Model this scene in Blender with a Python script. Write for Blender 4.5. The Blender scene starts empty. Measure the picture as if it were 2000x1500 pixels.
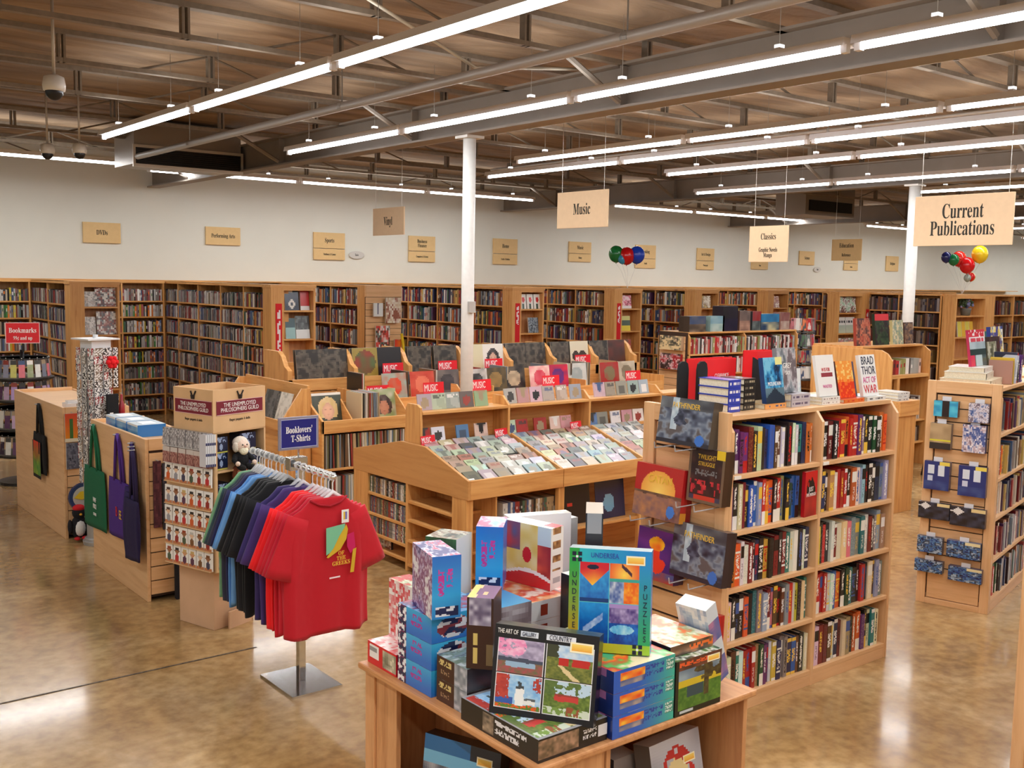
import bpy, math, random
from mathutils import Vector, Matrix
R = random.Random(11)
S = bpy.context.scene
COL = S.collection
PI = math.pi
V = Vector

# ------------------------------------------------------------------ helpers
def lin(c):
    return tuple((x/255.0/12.92 if x/255.0 <= .04045 else ((x/255.0+.055)/1.055)**2.4) for x in c[:3])
def mix(a, b, t):
    t = max(0.0, min(1.0, t)); return tuple(a[i]+(b[i]-a[i])*t for i in range(3))
def hsh(*k):
    n = 0
    for x in k: n = (n*1103515245 + int(x)*2654435761 + 12345) & 0xffffffff
    n ^= n >> 15; n = (n*2246822519) & 0xffffffff; n ^= n >> 13
    return n/4294967296.0
def vn(x, y, s=0):
    xi, yi = math.floor(x), math.floor(y); fx, fy = x-xi, y-yi
    fx = fx*fx*(3-2*fx); fy = fy*fy*(3-2*fy)
    a = hsh(xi, yi, s); b = hsh(xi+1, yi, s); c = hsh(xi, yi+1, s); d = hsh(xi+1, yi+1, s)
    return (a+(b-a)*fx)+((c+(d-c)*fx)-(a+(b-a)*fx))*fy

def tx(u, v, x0, x1, y0, y1, lines, chars, seed=0, fill=.62):
    # small print: lines of letter-like marks inside a rectangle
    if not (x0 < u < x1 and y0 < v < y1): return False
    q = (v-y0)/(y1-y0)*lines; l = int(q)
    if q-l < .3: return False
    p = (u-x0)/(x1-x0)*chars
    if hsh(int(p/3.1), l, seed+3) < .14: return False
    return hsh(int(p*2), int((q-l)*5), l, seed) < fill
class MB:
    def __init__(s): s.v = []; s.f = []; s.c = []; s.M = None
    def p(s, q):
        q = V(q); s.v.append(s.M @ q if s.M else q); return len(s.v)-1
    def quad(s, a, b, c, d, col):
        s.f.append([s.p(a), s.p(b), s.p(c), s.p(d)]); s.c.append(col)
    def poly(s, pts, col):
        s.f.append([s.p(q) for q in pts]); s.c.append(col)
    def box(s, x0, y0, z0, x1, y1, z1, col=(200, 200, 200), front=None, left=None, top=None):
        i = [s.p((x, y, z)) for z in (z0, z1) for y in (y0, y1) for x in (x0, x1)]
        for k, fc in enumerate(((0, 2, 3, 1), (4, 5, 7, 6), (0, 1, 5, 4), (2, 6, 7, 3), (0, 4, 6, 2), (1, 3, 7, 5))):
            s.f.append([i[j] for j in fc]); s.c.append({1: top, 2: front, 4: left}.get(k) or col)
        return s
    def cyl(s, p0, p1, r0, r1=None, n=16, col=(200, 200, 200), caps=True):
        r1 = r0 if r1 is None else r1
        p0, p1 = V(p0), V(p1); d = (p1-p0).normalized()
        a = d.orthogonal().normalized(); b = d.cross(a)
        A = [s.p(p0+(a*math.cos(t)+b*math.sin(t))*r0) for t in [2*PI*k/n for k in range(n)]]
        B = [s.p(p1+(a*math.cos(t)+b*math.sin(t))*r1) for t in [2*PI*k/n for k in range(n)]]
        for k in range(n):
            s.f.append([A[k], A[(k+1) % n], B[(k+1) % n], B[k]]); s.c.append(col)
        if caps: s.f.append(A[::-1]); s.c.append(col); s.f.append(B); s.c.append(col)
        return s
    def tube(s, pts, r, n=8, col=(200, 200, 200)):
        pts = [V(q) for q in pts]; rings = []
        up = None
        for k, q in enumerate(pts):
            d = (pts[min(k+1, len(pts)-1)]-pts[max(k-1, 0)]).normalized()
            a = d.orthogonal().normalized() if up is None else (up-d*up.dot(d)).normalized()
            up = a; b = d.cross(a); rr = r[k] if isinstance(r, (list, tuple)) else r
            rings.append([s.p(q+(a*math.cos(2*PI*j/n)+b*math.sin(2*PI*j/n))*rr) for j in range(n)])
        s.loft(rings, col)
        return s
    def loft(s, rings, col, caps=True):
        for A, B in zip(rings, rings[1:]):
            n = len(A)
            for j in range(n):
                s.f.append([A[j], A[(j+1) % n], B[(j+1) % n], B[j]]); s.c.append(col)
        if caps:
            s.f.append(rings[0][::-1]); s.c.append(col); s.f.append(rings[-1]); s.c.append(col)
    def lathe(s, prof, c=(0, 0, 0), n=20, col=(200, 200, 200)):
        c = V(c)
        s.loft([[s.p(c+V((r*math.cos(2*PI*j/n), r*math.sin(2*PI*j/n), z))) for j in range(n)] for r, z in prof], col)
        return s
    def ball(s, c, r, col, n=14, m=9):
        r = (r, r, r) if not isinstance(r, (tuple, list)) else r; c = V(c)
        s.loft([[s.p(c+V((r[0]*math.sin(a)*math.cos(2*PI*j/n), r[1]*math.sin(a)*math.sin(2*PI*j/n), -r[2]*math.cos(a)))) for j in range(n)]
                for a in [PI*(.04+.92*k/(m-1)) for k in range(m)]], col)
        return s
    def prism(s, pts, ax, a, b, col):
        # pts: 2-d outline in the plane across axis ax (0: y,z  1: x,z  2: x,y)
        def q(p, t): return (t, p[0], p[1]) if ax == 0 else ((p[0], t, p[1]) if ax == 1 else (p[0], p[1], t))
        A = [s.p(q(p, a)) for p in pts]; B = [s.p(q(p, b)) for p in pts]; n = len(pts)
        s.f.append(A[::-1]); s.c.append(col); s.f.append(B); s.c.append(col)
        for k in range(n): s.f.append([A[k], A[(k+1) % n], B[(k+1) % n], B[k]]); s.c.append(col)
        return s
    def canvas(s, o, ux, uy, nx, ny, fn):
        o, ux, uy = V(o), V(ux), V(uy)
        g = [[s.p(o+ux*(i/nx)+uy*(j/ny)) for i in range(nx+1)] for j in range(ny+1)]
        for j in range(ny):
            for i in range(nx):
                s.f.append([g[j][i], g[j][i+1], g[j+1][i+1], g[j+1][i]]); s.c.append(fn((i+.5)/nx, (j+.5)/ny))
        return s
    def mesh(s, name, mat, smooth=False):
        me = bpy.data.meshes.new(name); me.from_pydata([tuple(q) for q in s.v], [], s.f)
        at = me.color_attributes.new('Col', 'FLOAT_COLOR', 'CORNER')
        buf = []
        cache = {}
        for fc, c in zip(s.f, s.c):
            k = tuple(c)
            if k not in cache: cache[k] = list(lin(k))+[1.0]
            buf.extend(cache[k]*len(fc))
        at.data.foreach_set('color', buf)
        if smooth: me.polygons.foreach_set('use_smooth', [True]*len(me.polygons))
        me.materials.append(mat); me.update()
        return me
    def build(s, name, mat, parent=None, smooth=False, M=None, bevel=0):
        o = bpy.data.objects.new(name, s.mesh(name, mat, smooth)); COL.objects.link(o)
        if parent: o.parent = parent
        if M is not None: o.matrix_basis = M
        if bevel:
            b = o.modifiers.new('edge', 'BEVEL'); b.width = bevel; b.segments = 2; b.limit_method = 'ANGLE'
        return o

def tag(o, label=None, cat=None, group=None, kind=None):
    if label: o['label'] = label
    if cat: o['category'] = cat
    if group: o['group'] = group
    if kind: o['kind'] = kind
    return o
def FR(x, y, z=0, rz=0, rx=0, ry=0):
    return Matrix.Translation((x, y, z)) @ Matrix.Rotation(rz, 4, 'Z') @ Matrix.Rotation(rx, 4, 'X') @ Matrix.Rotation(ry, 4, 'Y')
def thing(name, label, cat, M=None, group=None):
    o = bpy.data.objects.new(name, None); COL.objects.link(o); o.empty_display_size = .1
    if M is not None: o.matrix_basis = M
    return tag(o, label, cat, group)
def inst(name, me, M, parent=None, color=None):
    o = bpy.data.objects.new(name, me); COL.objects.link(o)
    if parent: o.parent = parent
    if M is not None: o.matrix_basis = M
    if color: o.color = (*lin(color), 1)
    return o
ONES = ['', 'first', 'second', 'third', 'fourth', 'fifth', 'sixth', 'seventh', 'eighth', 'ninth', 'tenth', 'eleventh', 'twelfth', 'thirteenth', 'fourteenth', 'fifteenth', 'sixteenth', 'seventeenth', 'eighteenth', 'nineteenth', 'twentieth']
def ordw(n):
    if n <= 20: return ONES[n]
    t = {2: 'twenty', 3: 'thirty', 4: 'forty', 5: 'fifty', 6: 'sixty', 7: 'seventy', 8: 'eighty', 9: 'ninety'}[n//10]
    return t+'-'+ONES[n % 10] if n % 10 else t[:-1]+'ieth'

# ------------------------------------------------------------------ materials
def newmat(name):
    m = bpy.data.materials.new(name); m.use_nodes = True
    nt = m.node_tree; b = nt.nodes['Principled BSDF']
    return m, nt, b
def N(nt, t, **kw):
    n = nt.nodes.new(t)
    for k, v in kw.items(): setattr(n, k, v)
    return n
def ramp(nt, stops):
    r = N(nt, 'ShaderNodeValToRGB'); e = r.color_ramp.elements
    while len(e) < len(stops): e.new(.5)
    for k, (p, c) in enumerate(stops): e[k].position = p; e[k].color = (*lin(c), 1)
    return r
def printed(name, rough, coat=0, metal=0, bump=0, bscale=60, alpha=1):
    m, nt, b = newmat(name)
    a = N(nt, 'ShaderNodeAttribute', attribute_name='Col'); nt.links.new(a.outputs['Color'], b.inputs['Base Color'])
    b.inputs['Roughness'].default_value = rough; b.inputs['Metallic'].default_value = metal
    b.inputs['Coat Weight'].default_value = coat; b.inputs['Coat Roughness'].default_value = .12
    if bump:
        tc = N(nt, 'ShaderNodeTexCoord'); no = N(nt, 'ShaderNodeTexNoise'); no.inputs['Scale'].default_value = bscale
        bp = N(nt, 'ShaderNodeBump'); bp.inputs['Strength'].default_value = bump; bp.inputs['Distance'].default_value = .01
        nt.links.new(tc.outputs['Object'], no.inputs['Vector']); nt.links.new(no.outputs['Fac'], bp.inputs['Height']); nt.links.new(bp.outputs['Normal'], b.inputs['Normal'])
    if alpha < 1: b.inputs['Alpha'].default_value = alpha
    return m
def plain(name, col, rough=.5, metal=0, emit=0, var=0, bump=0, scale=20):
    m, nt, b = newmat(name)
    b.inputs['Base Color'].default_value = (*lin(col), 1); b.inputs['Roughness'].default_value = rough; b.inputs['Metallic'].default_value = metal
    tc = N(nt, 'ShaderNodeTexCoord'); no = N(nt, 'ShaderNodeTexNoise'); no.inputs['Scale'].default_value = scale; no.inputs['Detail'].default_value = 4
    nt.links.new(tc.outputs['Object'], no.inputs['Vector'])
    if var:
        r = ramp(nt, [(.3, mix(col, (0, 0, 0), var)), (.7, mix(col, (255, 255, 255), var*.5))])
        nt.links.new(no.outputs['Fac'], r.inputs['Fac']); nt.links.new(r.outputs['Color'], b.inputs['Base Color'])
    if bump:
        bp = N(nt, 'ShaderNodeBump'); bp.inputs['Strength'].default_value = bump; bp.inputs['Distance'].default_value = .02
        nt.links.new(no.outputs['Fac'], bp.inputs['Height']); nt.links.new(bp.outputs['Normal'], b.inputs['Normal'])
    if emit:
        b.inputs['Emission Color'].default_value = (.96, .97, 1, 1); b.inputs['Emission Strength'].default_value = emit
    return m
def wood(name, a, b_, axis, rough=.42, knots=0):
    m, nt, b = newmat(name)
    tc = N(nt, 'ShaderNodeTexCoord'); mp = N(nt, 'ShaderNodeMapping')
    mp.inputs['Scale'].default_value = tuple(1.2 if k == axis else 16 for k in range(3))
    no = N(nt, 'ShaderNodeTexNoise'); no.inputs['Scale'].default_value = 1.6; no.inputs['Detail'].default_value = 5; no.inputs['Roughness'].default_value = .62; no.inputs['Distortion'].default_value = .5
    r = ramp(nt, [(.3, b_), (.5, mix(a, b_, .35)), (.72, a)])
    nt.links.new(tc.outputs['Object'], mp.inputs['Vector']); nt.links.new(mp.outputs['Vector'], no.inputs['Vector']); nt.links.new(no.outputs['Fac'], r.inputs['Fac'])
    out = r.outputs['Color']
    if knots:
        vo = N(nt, 'ShaderNodeTexVoronoi'); vo.inputs['Scale'].default_value = 1
        m2 = N(nt, 'ShaderNodeMapping'); m2.inputs['Scale'].default_value = tuple(1.6 if k == axis else 4 for k in range(3))
        nt.links.new(tc.outputs['Object'], m2.inputs['Vector']); nt.links.new(m2.outputs['Vector'], vo.inputs['Vector'])
        kr = ramp(nt, [(0.0, (0, 0, 0)), (.1, (255, 255, 255))]); nt.links.new(vo.outputs['Distance'], kr.inputs['Fac'])
        mx = N(nt, 'ShaderNodeMix', data_type='RGBA'); mx.inputs['A'].default_value = (*lin((110, 62, 30)), 1)
        nt.links.new(kr.outputs['Color'], mx.inputs['Factor']); nt.links.new(out, mx.inputs['B']); out = mx.outputs['Result']
    nt.links.new(out, b.inputs['Base Color']); b.inputs['Roughness'].default_value = rough
    b.inputs['Coat Weight'].default_value = .15; b.inputs['Coat Roughness'].default_value = .3
    return m
PINE_A, PINE_B = (226, 172, 106), (192, 128, 64)
MAP_A, MAP_B = (232, 188, 140), (212, 162, 112)
pineX = wood('pine_x', PINE_A, PINE_B, 0, knots=1); pineY = wood('pine_y', PINE_A, PINE_B, 1, knots=1); pineZ = wood('pine_z', PINE_A, PINE_B, 2)
mapX = wood('maple_x', MAP_A, MAP_B, 0); mapY = wood('maple_y', MAP_A, MAP_B, 1); mapZ = wood('maple_z', MAP_A, MAP_B, 2)
oakX = wood('oak_x', (214, 156, 104), (168, 108, 62), 0); oakY = wood('oak_y', (214, 156, 104), (168, 108, 62), 1); oakZ = wood('oak_z', (220, 165, 115), (180, 120, 72), 2)
GLOSS = printed('glossy_print', .3, .35); MATTE = printed('matte_print', .75); CLOTH = printed('cotton', .92, bump=.25, bscale=220); PLUSH = printed('plush', .95, bump=.6, bscale=120)
METAL = printed('painted_metal', .4, 0, .3); PLASTIC = printed('plastic', .35)
CHROME = plain('chrome', (225, 228, 232), .12, 1); WHITEP = plain('white_paint', (232, 230, 226), .4, var=.03); STEEL = plain('grey_steel', (138, 124, 108), .6, .1, var=.08)
GIRD = plain('grey_girder', (142, 132, 122), .6, 0, var=.05, scale=3); TUBE = plain('lit_tube', (250, 250, 255), .4, emit=17.0); RUBBER = plain('balloon', (255, 0, 0), .2)
BLK = plain('black_plastic', (18, 18, 20), .4)
WALL = plain('cream_wall', (226, 226, 216), .85, var=.015, scale=2)
DARKG = plain('dark_groove', (58, 36, 22), .8)
def clear(name, a):
    m, nt, b = newmat(name); b.inputs['Base Color'].default_value = (.92, .93, .95, 1); b.inputs['Alpha'].default_value = a; b.inputs['Roughness'].default_value = .12
    return m
CLEAR = clear('clear_plastic', .62)
def balloonmat():
    m, nt, b = newmat('balloon_rubber'); oi = N(nt, 'ShaderNodeObjectInfo'); nt.links.new(oi.outputs['Color'], b.inputs['Base Color']); b.inputs['Roughness'].default_value = .18; return m
BALL = balloonmat()
def bookmat():
    # cover colour is the object's own; the mesh attribute says where title and ornament are printed
    m, nt, b = newmat('book_cover'); oi = N(nt, 'ShaderNodeObjectInfo'); at = N(nt, 'ShaderNodeAttribute', attribute_name='Col')
    r = ramp(nt, [(0, (240, 238, 228)), (.32, (236, 196, 70)), (.48, (20, 18, 22)), (.62, (240, 240, 240)), (.8, (190, 28, 30)), (.9, (60, 90, 160))]); r.color_ramp.interpolation = 'CONSTANT'
    nt.links.new(oi.outputs['Random'], r.inputs['Fac'])
    mx = N(nt, 'ShaderNodeMix', data_type='RGBA'); nt.links.new(at.outputs['Fac'], mx.inputs['Factor']); nt.links.new(oi.outputs['Color'], mx.inputs['A']); nt.links.new(r.outputs['Color'], mx.inputs['B'])
    nt.links.new(mx.outputs['Result'], b.inputs['Base Color']); b.inputs['Roughness'].default_value = .32; b.inputs['Coat Weight'].default_value = .25
    return m
BOOK = bookmat()
PAPER = plain('paper_edges', (226, 216, 192), .85, var=.08, scale=150)
# ------------------------------------------------------------------ camera
cy, sy, cp, sp = math.cos(math.radians(38.52)), math.sin(math.radians(38.52)), math.cos(math.radians(5.786)), math.sin(math.radians(5.786))
fw = V((sy*cp, cy*cp, -sp)); rt = V((cy, -sy, 0)); up = rt.cross(fw)
ro = math.radians(.977); RT = rt*math.cos(ro)+up*math.sin(ro); UP = up*math.cos(ro)-rt*math.sin(ro)
cam = bpy.data.cameras.new('camera'); co = bpy.data.objects.new('camera', cam); COL.objects.link(co)
cam.sensor_width = 36; cam.lens = 2021.5/2000*36; cam.clip_end = 200
m = Matrix((RT, UP, -fw)).transposed().to_4x4(); m.translation = (0, 0, 2.25); co.matrix_world = m
S.camera = co
S.view_settings.view_transform = 'Standard'; S.view_settings.look = 'None'; S.view_settings.gamma = 1; S.view_settings.use_curve_mapping = False
S.view_settings.exposure = 0.0
S.cycles.use_denoising = True; S.cycles.max_bounces = 8; S.cycles.sample_clamp_indirect = 6; S.cycles.caustics_reflective = False; S.cycles.caustics_refractive = False
w = bpy.data.worlds.new('store'); S.world = w; w.use_nodes = True
w.node_tree.nodes['Background'].inputs['Color'].default_value = (.9, .82, .7, 1); w.node_tree.nodes['Background'].inputs['Strength'].default_value = .15

# ------------------------------------------------------------------ text
SERIF = {}
for k in range(26):
    SERIF[chr(65+k)] = chr(0x1D400+k); SERIF[chr(97+k)] = chr(0x1D41A+k)
def lettering(s, h, mat, parent, M, sx=.7, serif=False, depth=.0015, name='lettering', space=.85):
    cu = bpy.data.curves.new(name, 'FONT')
    cu.body = ''.join(SERIF.get(ch, ch) for ch in s) if serif else s
    cu.size = h; cu.align_x = 'CENTER'; cu.align_y = 'CENTER'; cu.extrude = depth; cu.space_line = space; cu.resolution_u = 3
    t = bpy.data.objects.new(name, cu); me = bpy.data.meshes.new_from_object(t)
    bpy.data.objects.remove(t); bpy.data.curves.remove(cu)
    me.name = name; me.materials.clear(); me.materials.append(mat)
    me.transform(Matrix.Diagonal((sx, 1, 1, 1)) @ Matrix.Identity(4))
    o = bpy.data.objects.new(name, me); COL.objects.link(o); o.parent = parent; o.matrix_basis = M
    return o
FACE_NY = Matrix.Rotation(PI/2, 4, 'X')                       # reads from -Y
FACE_NX = Matrix.Rotation(-PI/2, 4, 'Z') @ Matrix.Rotation(PI/2, 4, 'X')   # reads from -X
INKBLK = plain('ink_black', (38, 34, 28), .7); INKWHT = plain('ink_white', (246, 244, 240), .6); INKGOLD = plain('ink_gold', (226, 184, 60), .5); INKRED = plain('ink_red', (200, 30, 40), .6)
INKBLUE = plain('ink_blue', (40, 70, 170), .6); INKNAVY = plain('ink_navy', (24, 30, 60), .6); INKPINK = plain('ink_pink', (205, 70, 140), .6)

# ------------------------------------------------------------------ setting
def floor_mat():
    m, nt, b = newmat('stained_concrete'); tc = N(nt, 'ShaderNodeTexCoord')
    n1 = N(nt, 'ShaderNodeTexNoise'); n1.inputs['Scale'].default_value = .9; n1.inputs['Detail'].default_value = 8; n1.inputs['Roughness'].default_value = .65; n1.inputs['Distortion'].default_value = .6
    n2 = N(nt, 'ShaderNodeTexNoise'); n2.inputs['Scale'].default_value = 14; n2.inputs['Detail'].default_value = 6
    for n in (n1, n2): nt.links.new(tc.outputs['Object'], n.inputs['Vector'])
    r1 = ramp(nt, [(.28, (150, 114, 68)), (.5, (182, 146, 96)), (.72, (212, 182, 134))]); r2 = ramp(nt, [(.35, (150, 130, 110)), (.65, (255, 255, 255))])
    nt.links.new(n1.outputs['Fac'], r1.inputs['Fac']); nt.links.new(n2.outputs['Fac'], r2.inputs['Fac'])
    mx = N(nt, 'ShaderNodeMix', data_type='RGBA', blend_type='MULTIPLY'); mx.inputs['Factor'].default_value = .45
    nt.links.new(r1.outputs['Color'], mx.inputs['A']); nt.links.new(r2.outputs['Color'], mx.inputs['B'])
    nt.links.new(mx.outputs['Result'], b.inputs['Base Color'])
    rr = N(nt, 'ShaderNodeMapRange'); rr.inputs['To Min'].default_value = .12; rr.inputs['To Max'].default_value = .34
    nt.links.new(n1.outputs['Fac'], rr.inputs['Value']); nt.links.new(rr.outputs['Result'], b.inputs['Roughness'])
    b.inputs['Coat Weight'].default_value = .5; b.inputs['Coat Roughness'].default_value = .1
    return m
def ceil_mat():
    m, nt, b = newmat('ceiling_deck'); tc = N(nt, 'ShaderNodeTexCoord')
    mp = N(nt, 'ShaderNodeMapping'); mp.inputs['Scale'].default_value = (.5, 1.6, 1); nt.links.new(tc.outputs['Object'], mp.inputs['Vector'])
    n1 = N(nt, 'ShaderNodeTexNoise'); n1.inputs['Scale'].default_value = 1.5; n1.inputs['Detail'].default_value = 6; n1.inputs['Distortion'].default_value = 1.2
    nt.links.new(mp.outputs['Vector'], n1.inputs['Vector'])
    r = ramp(nt, [(.3, (116, 94, 72)), (.55, (148, 123, 97)), (.75, (176, 150, 122))]); nt.links.new(n1.outputs['Fac'], r.inputs['Fac'])
    nt.links.new(r.outputs['Color'], b.inputs['Base Color']); b.inputs['Roughness'].default_value = .8
    bp = N(nt, 'ShaderNodeBump'); bp.inputs['Strength'].default_value = .6; bp.inputs['Distance'].default_value = .15
    nt.links.new(n1.outputs['Fac'], bp.inputs['Height']); nt.links.new(bp.outputs['Normal'], b.inputs['Normal'])
    return m
X0, X1, Y0, Y1, ZC = -7, 40, -7, 16.7, 4.19
def struct(name, mb, mat): return tag(mb.build(name, mat), kind='structure')
struct('floor', MB().box(X0, Y0, -.1, X1, Y1, 0), floor_mat())
struct('ceiling', MB().box(X0, Y0, ZC, X1, Y1, ZC+.1), ceil_mat())
struct('wall_back', MB().box(X0, Y1, 0, X1, Y1+.2, ZC), WALL)
struct('wall_front', MB().box(X0, Y0-.2, 0, X1, Y0, ZC), WALL)
struct('wall_left', MB().box(X0-.2, Y0, 0, X0, Y1, ZC), WALL)
struct('wall_right', MB().box(X1, Y0, 0, X1+.2, Y1, ZC), WALL)
JM = plain('joint_filler', (84, 62, 40), .7, var=.4, scale=40)
struct('trim_1', MB().box(-3, 5.705, .0005, 2.6, 5.72, .002), JM)
struct('trim_2', MB().box(-3, 1.9, .0005, 12, 1.91, .002), JM)

# girders along Y carried by the round columns, open-web joists along X
def truss(name, y, x0, x1, zb=3.93, zt=4.15):
    b = MB(); c = (150, 138, 124)
    b.box(x0, y-.028, zb, x1, y+.028, zb+.035, c); b.box(x0, y-.045, zt, x1, y+.045, zt+.04, c)
    x = x0+.25+(y*.37) % 1; k = 0; st = 1.25
    while x < x1-st:
        (b.cyl((x, y, zb+.03), (x+st/2, y, zt), .011, n=5, col=c), b.cyl((x+st/2, y, zt), (x+st, y, zb+.03), .011, n=5, col=c)) if k % 3 == 0 else None
        b.box(x+st/2-.03, y-.03, zb, x+st/2-.012, y+.03, zt, c); b.box(x+st/2+.012, y-.03, zb, x+st/2+.03, y+.03, zt, c)
        x += st; k += 1
    return struct(name, b, STEEL)
for y in [-1.5, 0, 1.5, 3.0, 4.5, 6.0, 7.5, 9.0, 10.5, 12.0, 13.5, 15.0, 16.3]: truss('ceiling_beam_joist', y, -5, 36)
for x, z0 in ((5.9, 3.62), (13.0, 3.62), (20.0, 3.62)):
    g = MB(); c = (142, 132, 122)
    g.box(x-.015, -5, z0, x+.015, Y1-.02, z0+.31, c); g.box(x-.1, -5, z0-.02, x+.1, Y1-.02, z0, c); g.box(x-.1, -5, z0+.31, x+.1, Y1-.02, z0+.33, c)
    for yy in (0, 3.0, 6.0, 9.0, 12.0, 15.0):
        g.box(x-.09, yy-.008, z0, x+.09, yy+.008, z0+.31, c)
        for s in (-1, 1): g.tube([(x+s*.1, yy, z0+.03), (x+s*.7, yy, 3.95)], .025, 6, c)
    struct('ceiling_beam_girder', g, GIRD)
def column(x, y, r, label):
    t = thing('column', label, 'column', FR(x, y)); t['kind'] = 'structure'
    b = MB().cyl((0, 0, 0), (0, 0, 3.59), r, n=28); b.build('shaft', WHITEP, t, smooth=True)
    MB().box(-.1, -.1, 3.575, .1, .1, 3.6, (225, 222, 216)).build('cap_plate', METAL, t)
    return t
c1 = column(5.92, 8.15, .062, 'round white steel column rising behind the wooden disc table')
MB().box(-.045, -.095, 1.92, .03, -.06, 2.03, (196, 194, 190)).build('switch_box', METAL, c1, bevel=.004)
column(12.93, 7.66, .075, 'round white steel column beside the large two-line hanging sign')
# sprinkler main and conduits
def pipe(name, label, pts, r, col, hang=None, ztop=4.18):
    t = thing(name, label, 'pipe', FR(*pts[0])); o = V(pts[0])
    MB().tube([V(p)-o for p in pts], r, 12, col).build('pipe_run', METAL, t, smooth=True)
    if hang:
        a, b = V(pts[0]), V(pts[1]); L = (b-a).length; n = int(L/hang)
        for k in range(n):
            q = a+(b-a)*((k+.5)/n)-o
            MB().lathe([(r*1.2, -.02), (r*1.35, 0), (r*1.2, .02)], (0, 0, 0), 10, (150, 146, 140)).cyl((0, 0, r), (0, 0, ztop-a.z), .006, n=6, col=(150, 146, 140)).build('hanger', METAL, t, M=Matrix.Translation(q))
    return t
pipe('sprinkler_pipe', 'long grey sprinkler main hung just above the light rows', [(4.33, -4, 3.66), (4.38, 12.9, 3.66)], .036, (178, 172, 164), 3.2)
pipe('steel_rod', 'thin pale rod slanting under the deck across the sprinkler main', [(2.93, 5.8, 4.15), (4.4, 6.0, 3.72), (5.6, 6.2, 3.9)], .012, (196, 188, 172))
pipe('conduit', 'thin white conduit running beside the third light row', [(6.75, -3, 3.78), (6.75, 10.5, 3.78)], .016, (190, 184, 176), 3.5)
pipe('conduit', 'thin white conduit running past the fifth light row', [(9.1, -3, 3.8), (9.1, 12, 3.8)], .016, (190, 184, 176), 3.5)

# fluorescent rows: 2.4 m strips, each with housing, tube and hangers
LH = {}
def strip_meshes(L):
    b = MB(); c = (236, 236, 240)
    b.prism([(-.05, .05), (-.06, .0), (-.028, .012), (.028, .012), (.06, 0), (.05, .05)], 1, -L/2+.01, L/2-.01, c)
    h = b.mesh('housing', PLASTIC)
    t = MB().cyl((0, -L/2+.05, -.012), (0, L/2-.05, -.012), .019, n=10).mesh('tube', TUBE, True)
    e = MB().box(-.02, -.02, -.034, .02, .02, .012, (240, 240, 242)).mesh('socket', PLASTIC)
    k = MB().cyl((0, 0, .07), (0, 0, .52), .0022, n=5, col=(150, 142, 132)).box(-.025, -.02, .05, .025, .02, .09, (235, 235, 238)).mesh('hanger', METAL)
    return h, t, e, k
def strip(M, label, L=2.4):
    if L not in LH: LH[L] = strip_meshes(L)
    h, t, e, k = LH[L]
    r = thing('strip_light', label, 'ceiling light', M, 'fluorescent strip lights')
    inst('housing', h, None, r); inst('tube', t, None, r)
    for s in (-1, 1): inst('socket', e, Matrix.Translation((0, s*(L/2-.03), 0)), r); inst('hanger', k, Matrix.Translation((0, s*(L/2-.5), 0)), r)
def lamp(x, y, z, sx, sy, power, name='fluorescent_and_fill_glow', up=False):
    l = bpy.data.lights.new(name, 'AREA'); l.shape = 'RECTANGLE'; l.size = sx; l.size_y = sy; l.energy = power; l.color = (.97, .985, .97)
    o = bpy.data.objects.new(name, l); COL.objects.link(o); o.location = (x, y, z); o.rotation_euler = (PI*up, 0, 0); return o
ZL = 3.62
PWR = {3.38: 1.25, 5.33: .95, 7.65: .72, 8.5: .72, 9.85: .8, 1.2: 1.5}
rows = [(3.38, -3.6, 11.0, 'first'), (5.33, -3.6, 10.8, 'second'), (7.65, -3.6, 9.6, 'third'), (8.5, 1.0, 11.3, 'fourth'), (9.85, 1.0, 9.3, 'fifth'), (12.2, 1.0, 10.9, 'sixth'), (14.1, 1, 8.4, 'seventh'), (17.0, 1, 9.5, 'eighth'), (20.5, 1, 10.5, 'ninth'), (24.0, 1, 12, 'tenth'), (28.0, 3, 13, 'eleventh'), (1.2, -4, 3.4, 'nearest')]  # rows farthest along X are added to brighten the dim far right end
KW = 7.7
for x, ya, yb, nm in rows:
    n = max(1, int(round((yb-ya)/2.42))); L = (yb-ya)/n
    for k in range(n):
        yc = yb-L*(k+.5)
        strip(FR(x, yc, ZL), 'white fluorescent strip, %s from the far end of the %s hanging light row' % (ordw(k+1), nm), round(L-.03, 2))
    lamp(x, (ya+yb)/2, ZL-.04, .09, yb-ya-.1, KW*(yb-ya)*PWR.get(x, 1)); lamp(x, (ya+yb)/2, ZL+.07, .12, yb-ya-.1, KW*.3*(yb-ya), up=True)  # the upward lamp is added above the housings to brighten the ceiling
WP = {'leftward': 2.2, 'middle': 1.5}
brow = [(1.6, 4.7, 14.6, 3.74, 'leftward'), (5.2, 12.4, 15.0, 3.72, 'middle'), (14.0, 21.0, 14.6, 3.7, 'rightward'), (22.5, 29, 14.6, 3.7, 'farthest'), (30.5, 38, 14.6, 3.7, 'added corner')]  # corner run is added to light the otherwise dark end of the wall
for xa, xb, y, z, nm in brow:
    n = int(round((xb-xa)/2.42)); L = (xb-xa)/n
    for k in range(n):
        strip(FR(xa+L*(k+.5), y, z, PI/2), 'white fluorescent strip along the far wall, %s of the %s run' % (ordw(k+1), nm), round(L-.03, 2))
    lamp((xa+xb)/2, y, z-.04, xb-xa-.1, .09, KW*WP.get(nm, 1.9)*(xb-xa)); lamp((xa+xb)/2, y, z+.07, xb-xa-.1, .12, KW*.4*(xb-xa), up=True)  # upward fill lamp added over each wall run to lift the deck
lamp(-3, 3, 3.6, .09, 14, KW*16); lamp(-.5, 4, 3.6, .09, 14, KW*16); lamp(-5, 3, 3.6, .09, 14, KW*16)

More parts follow.
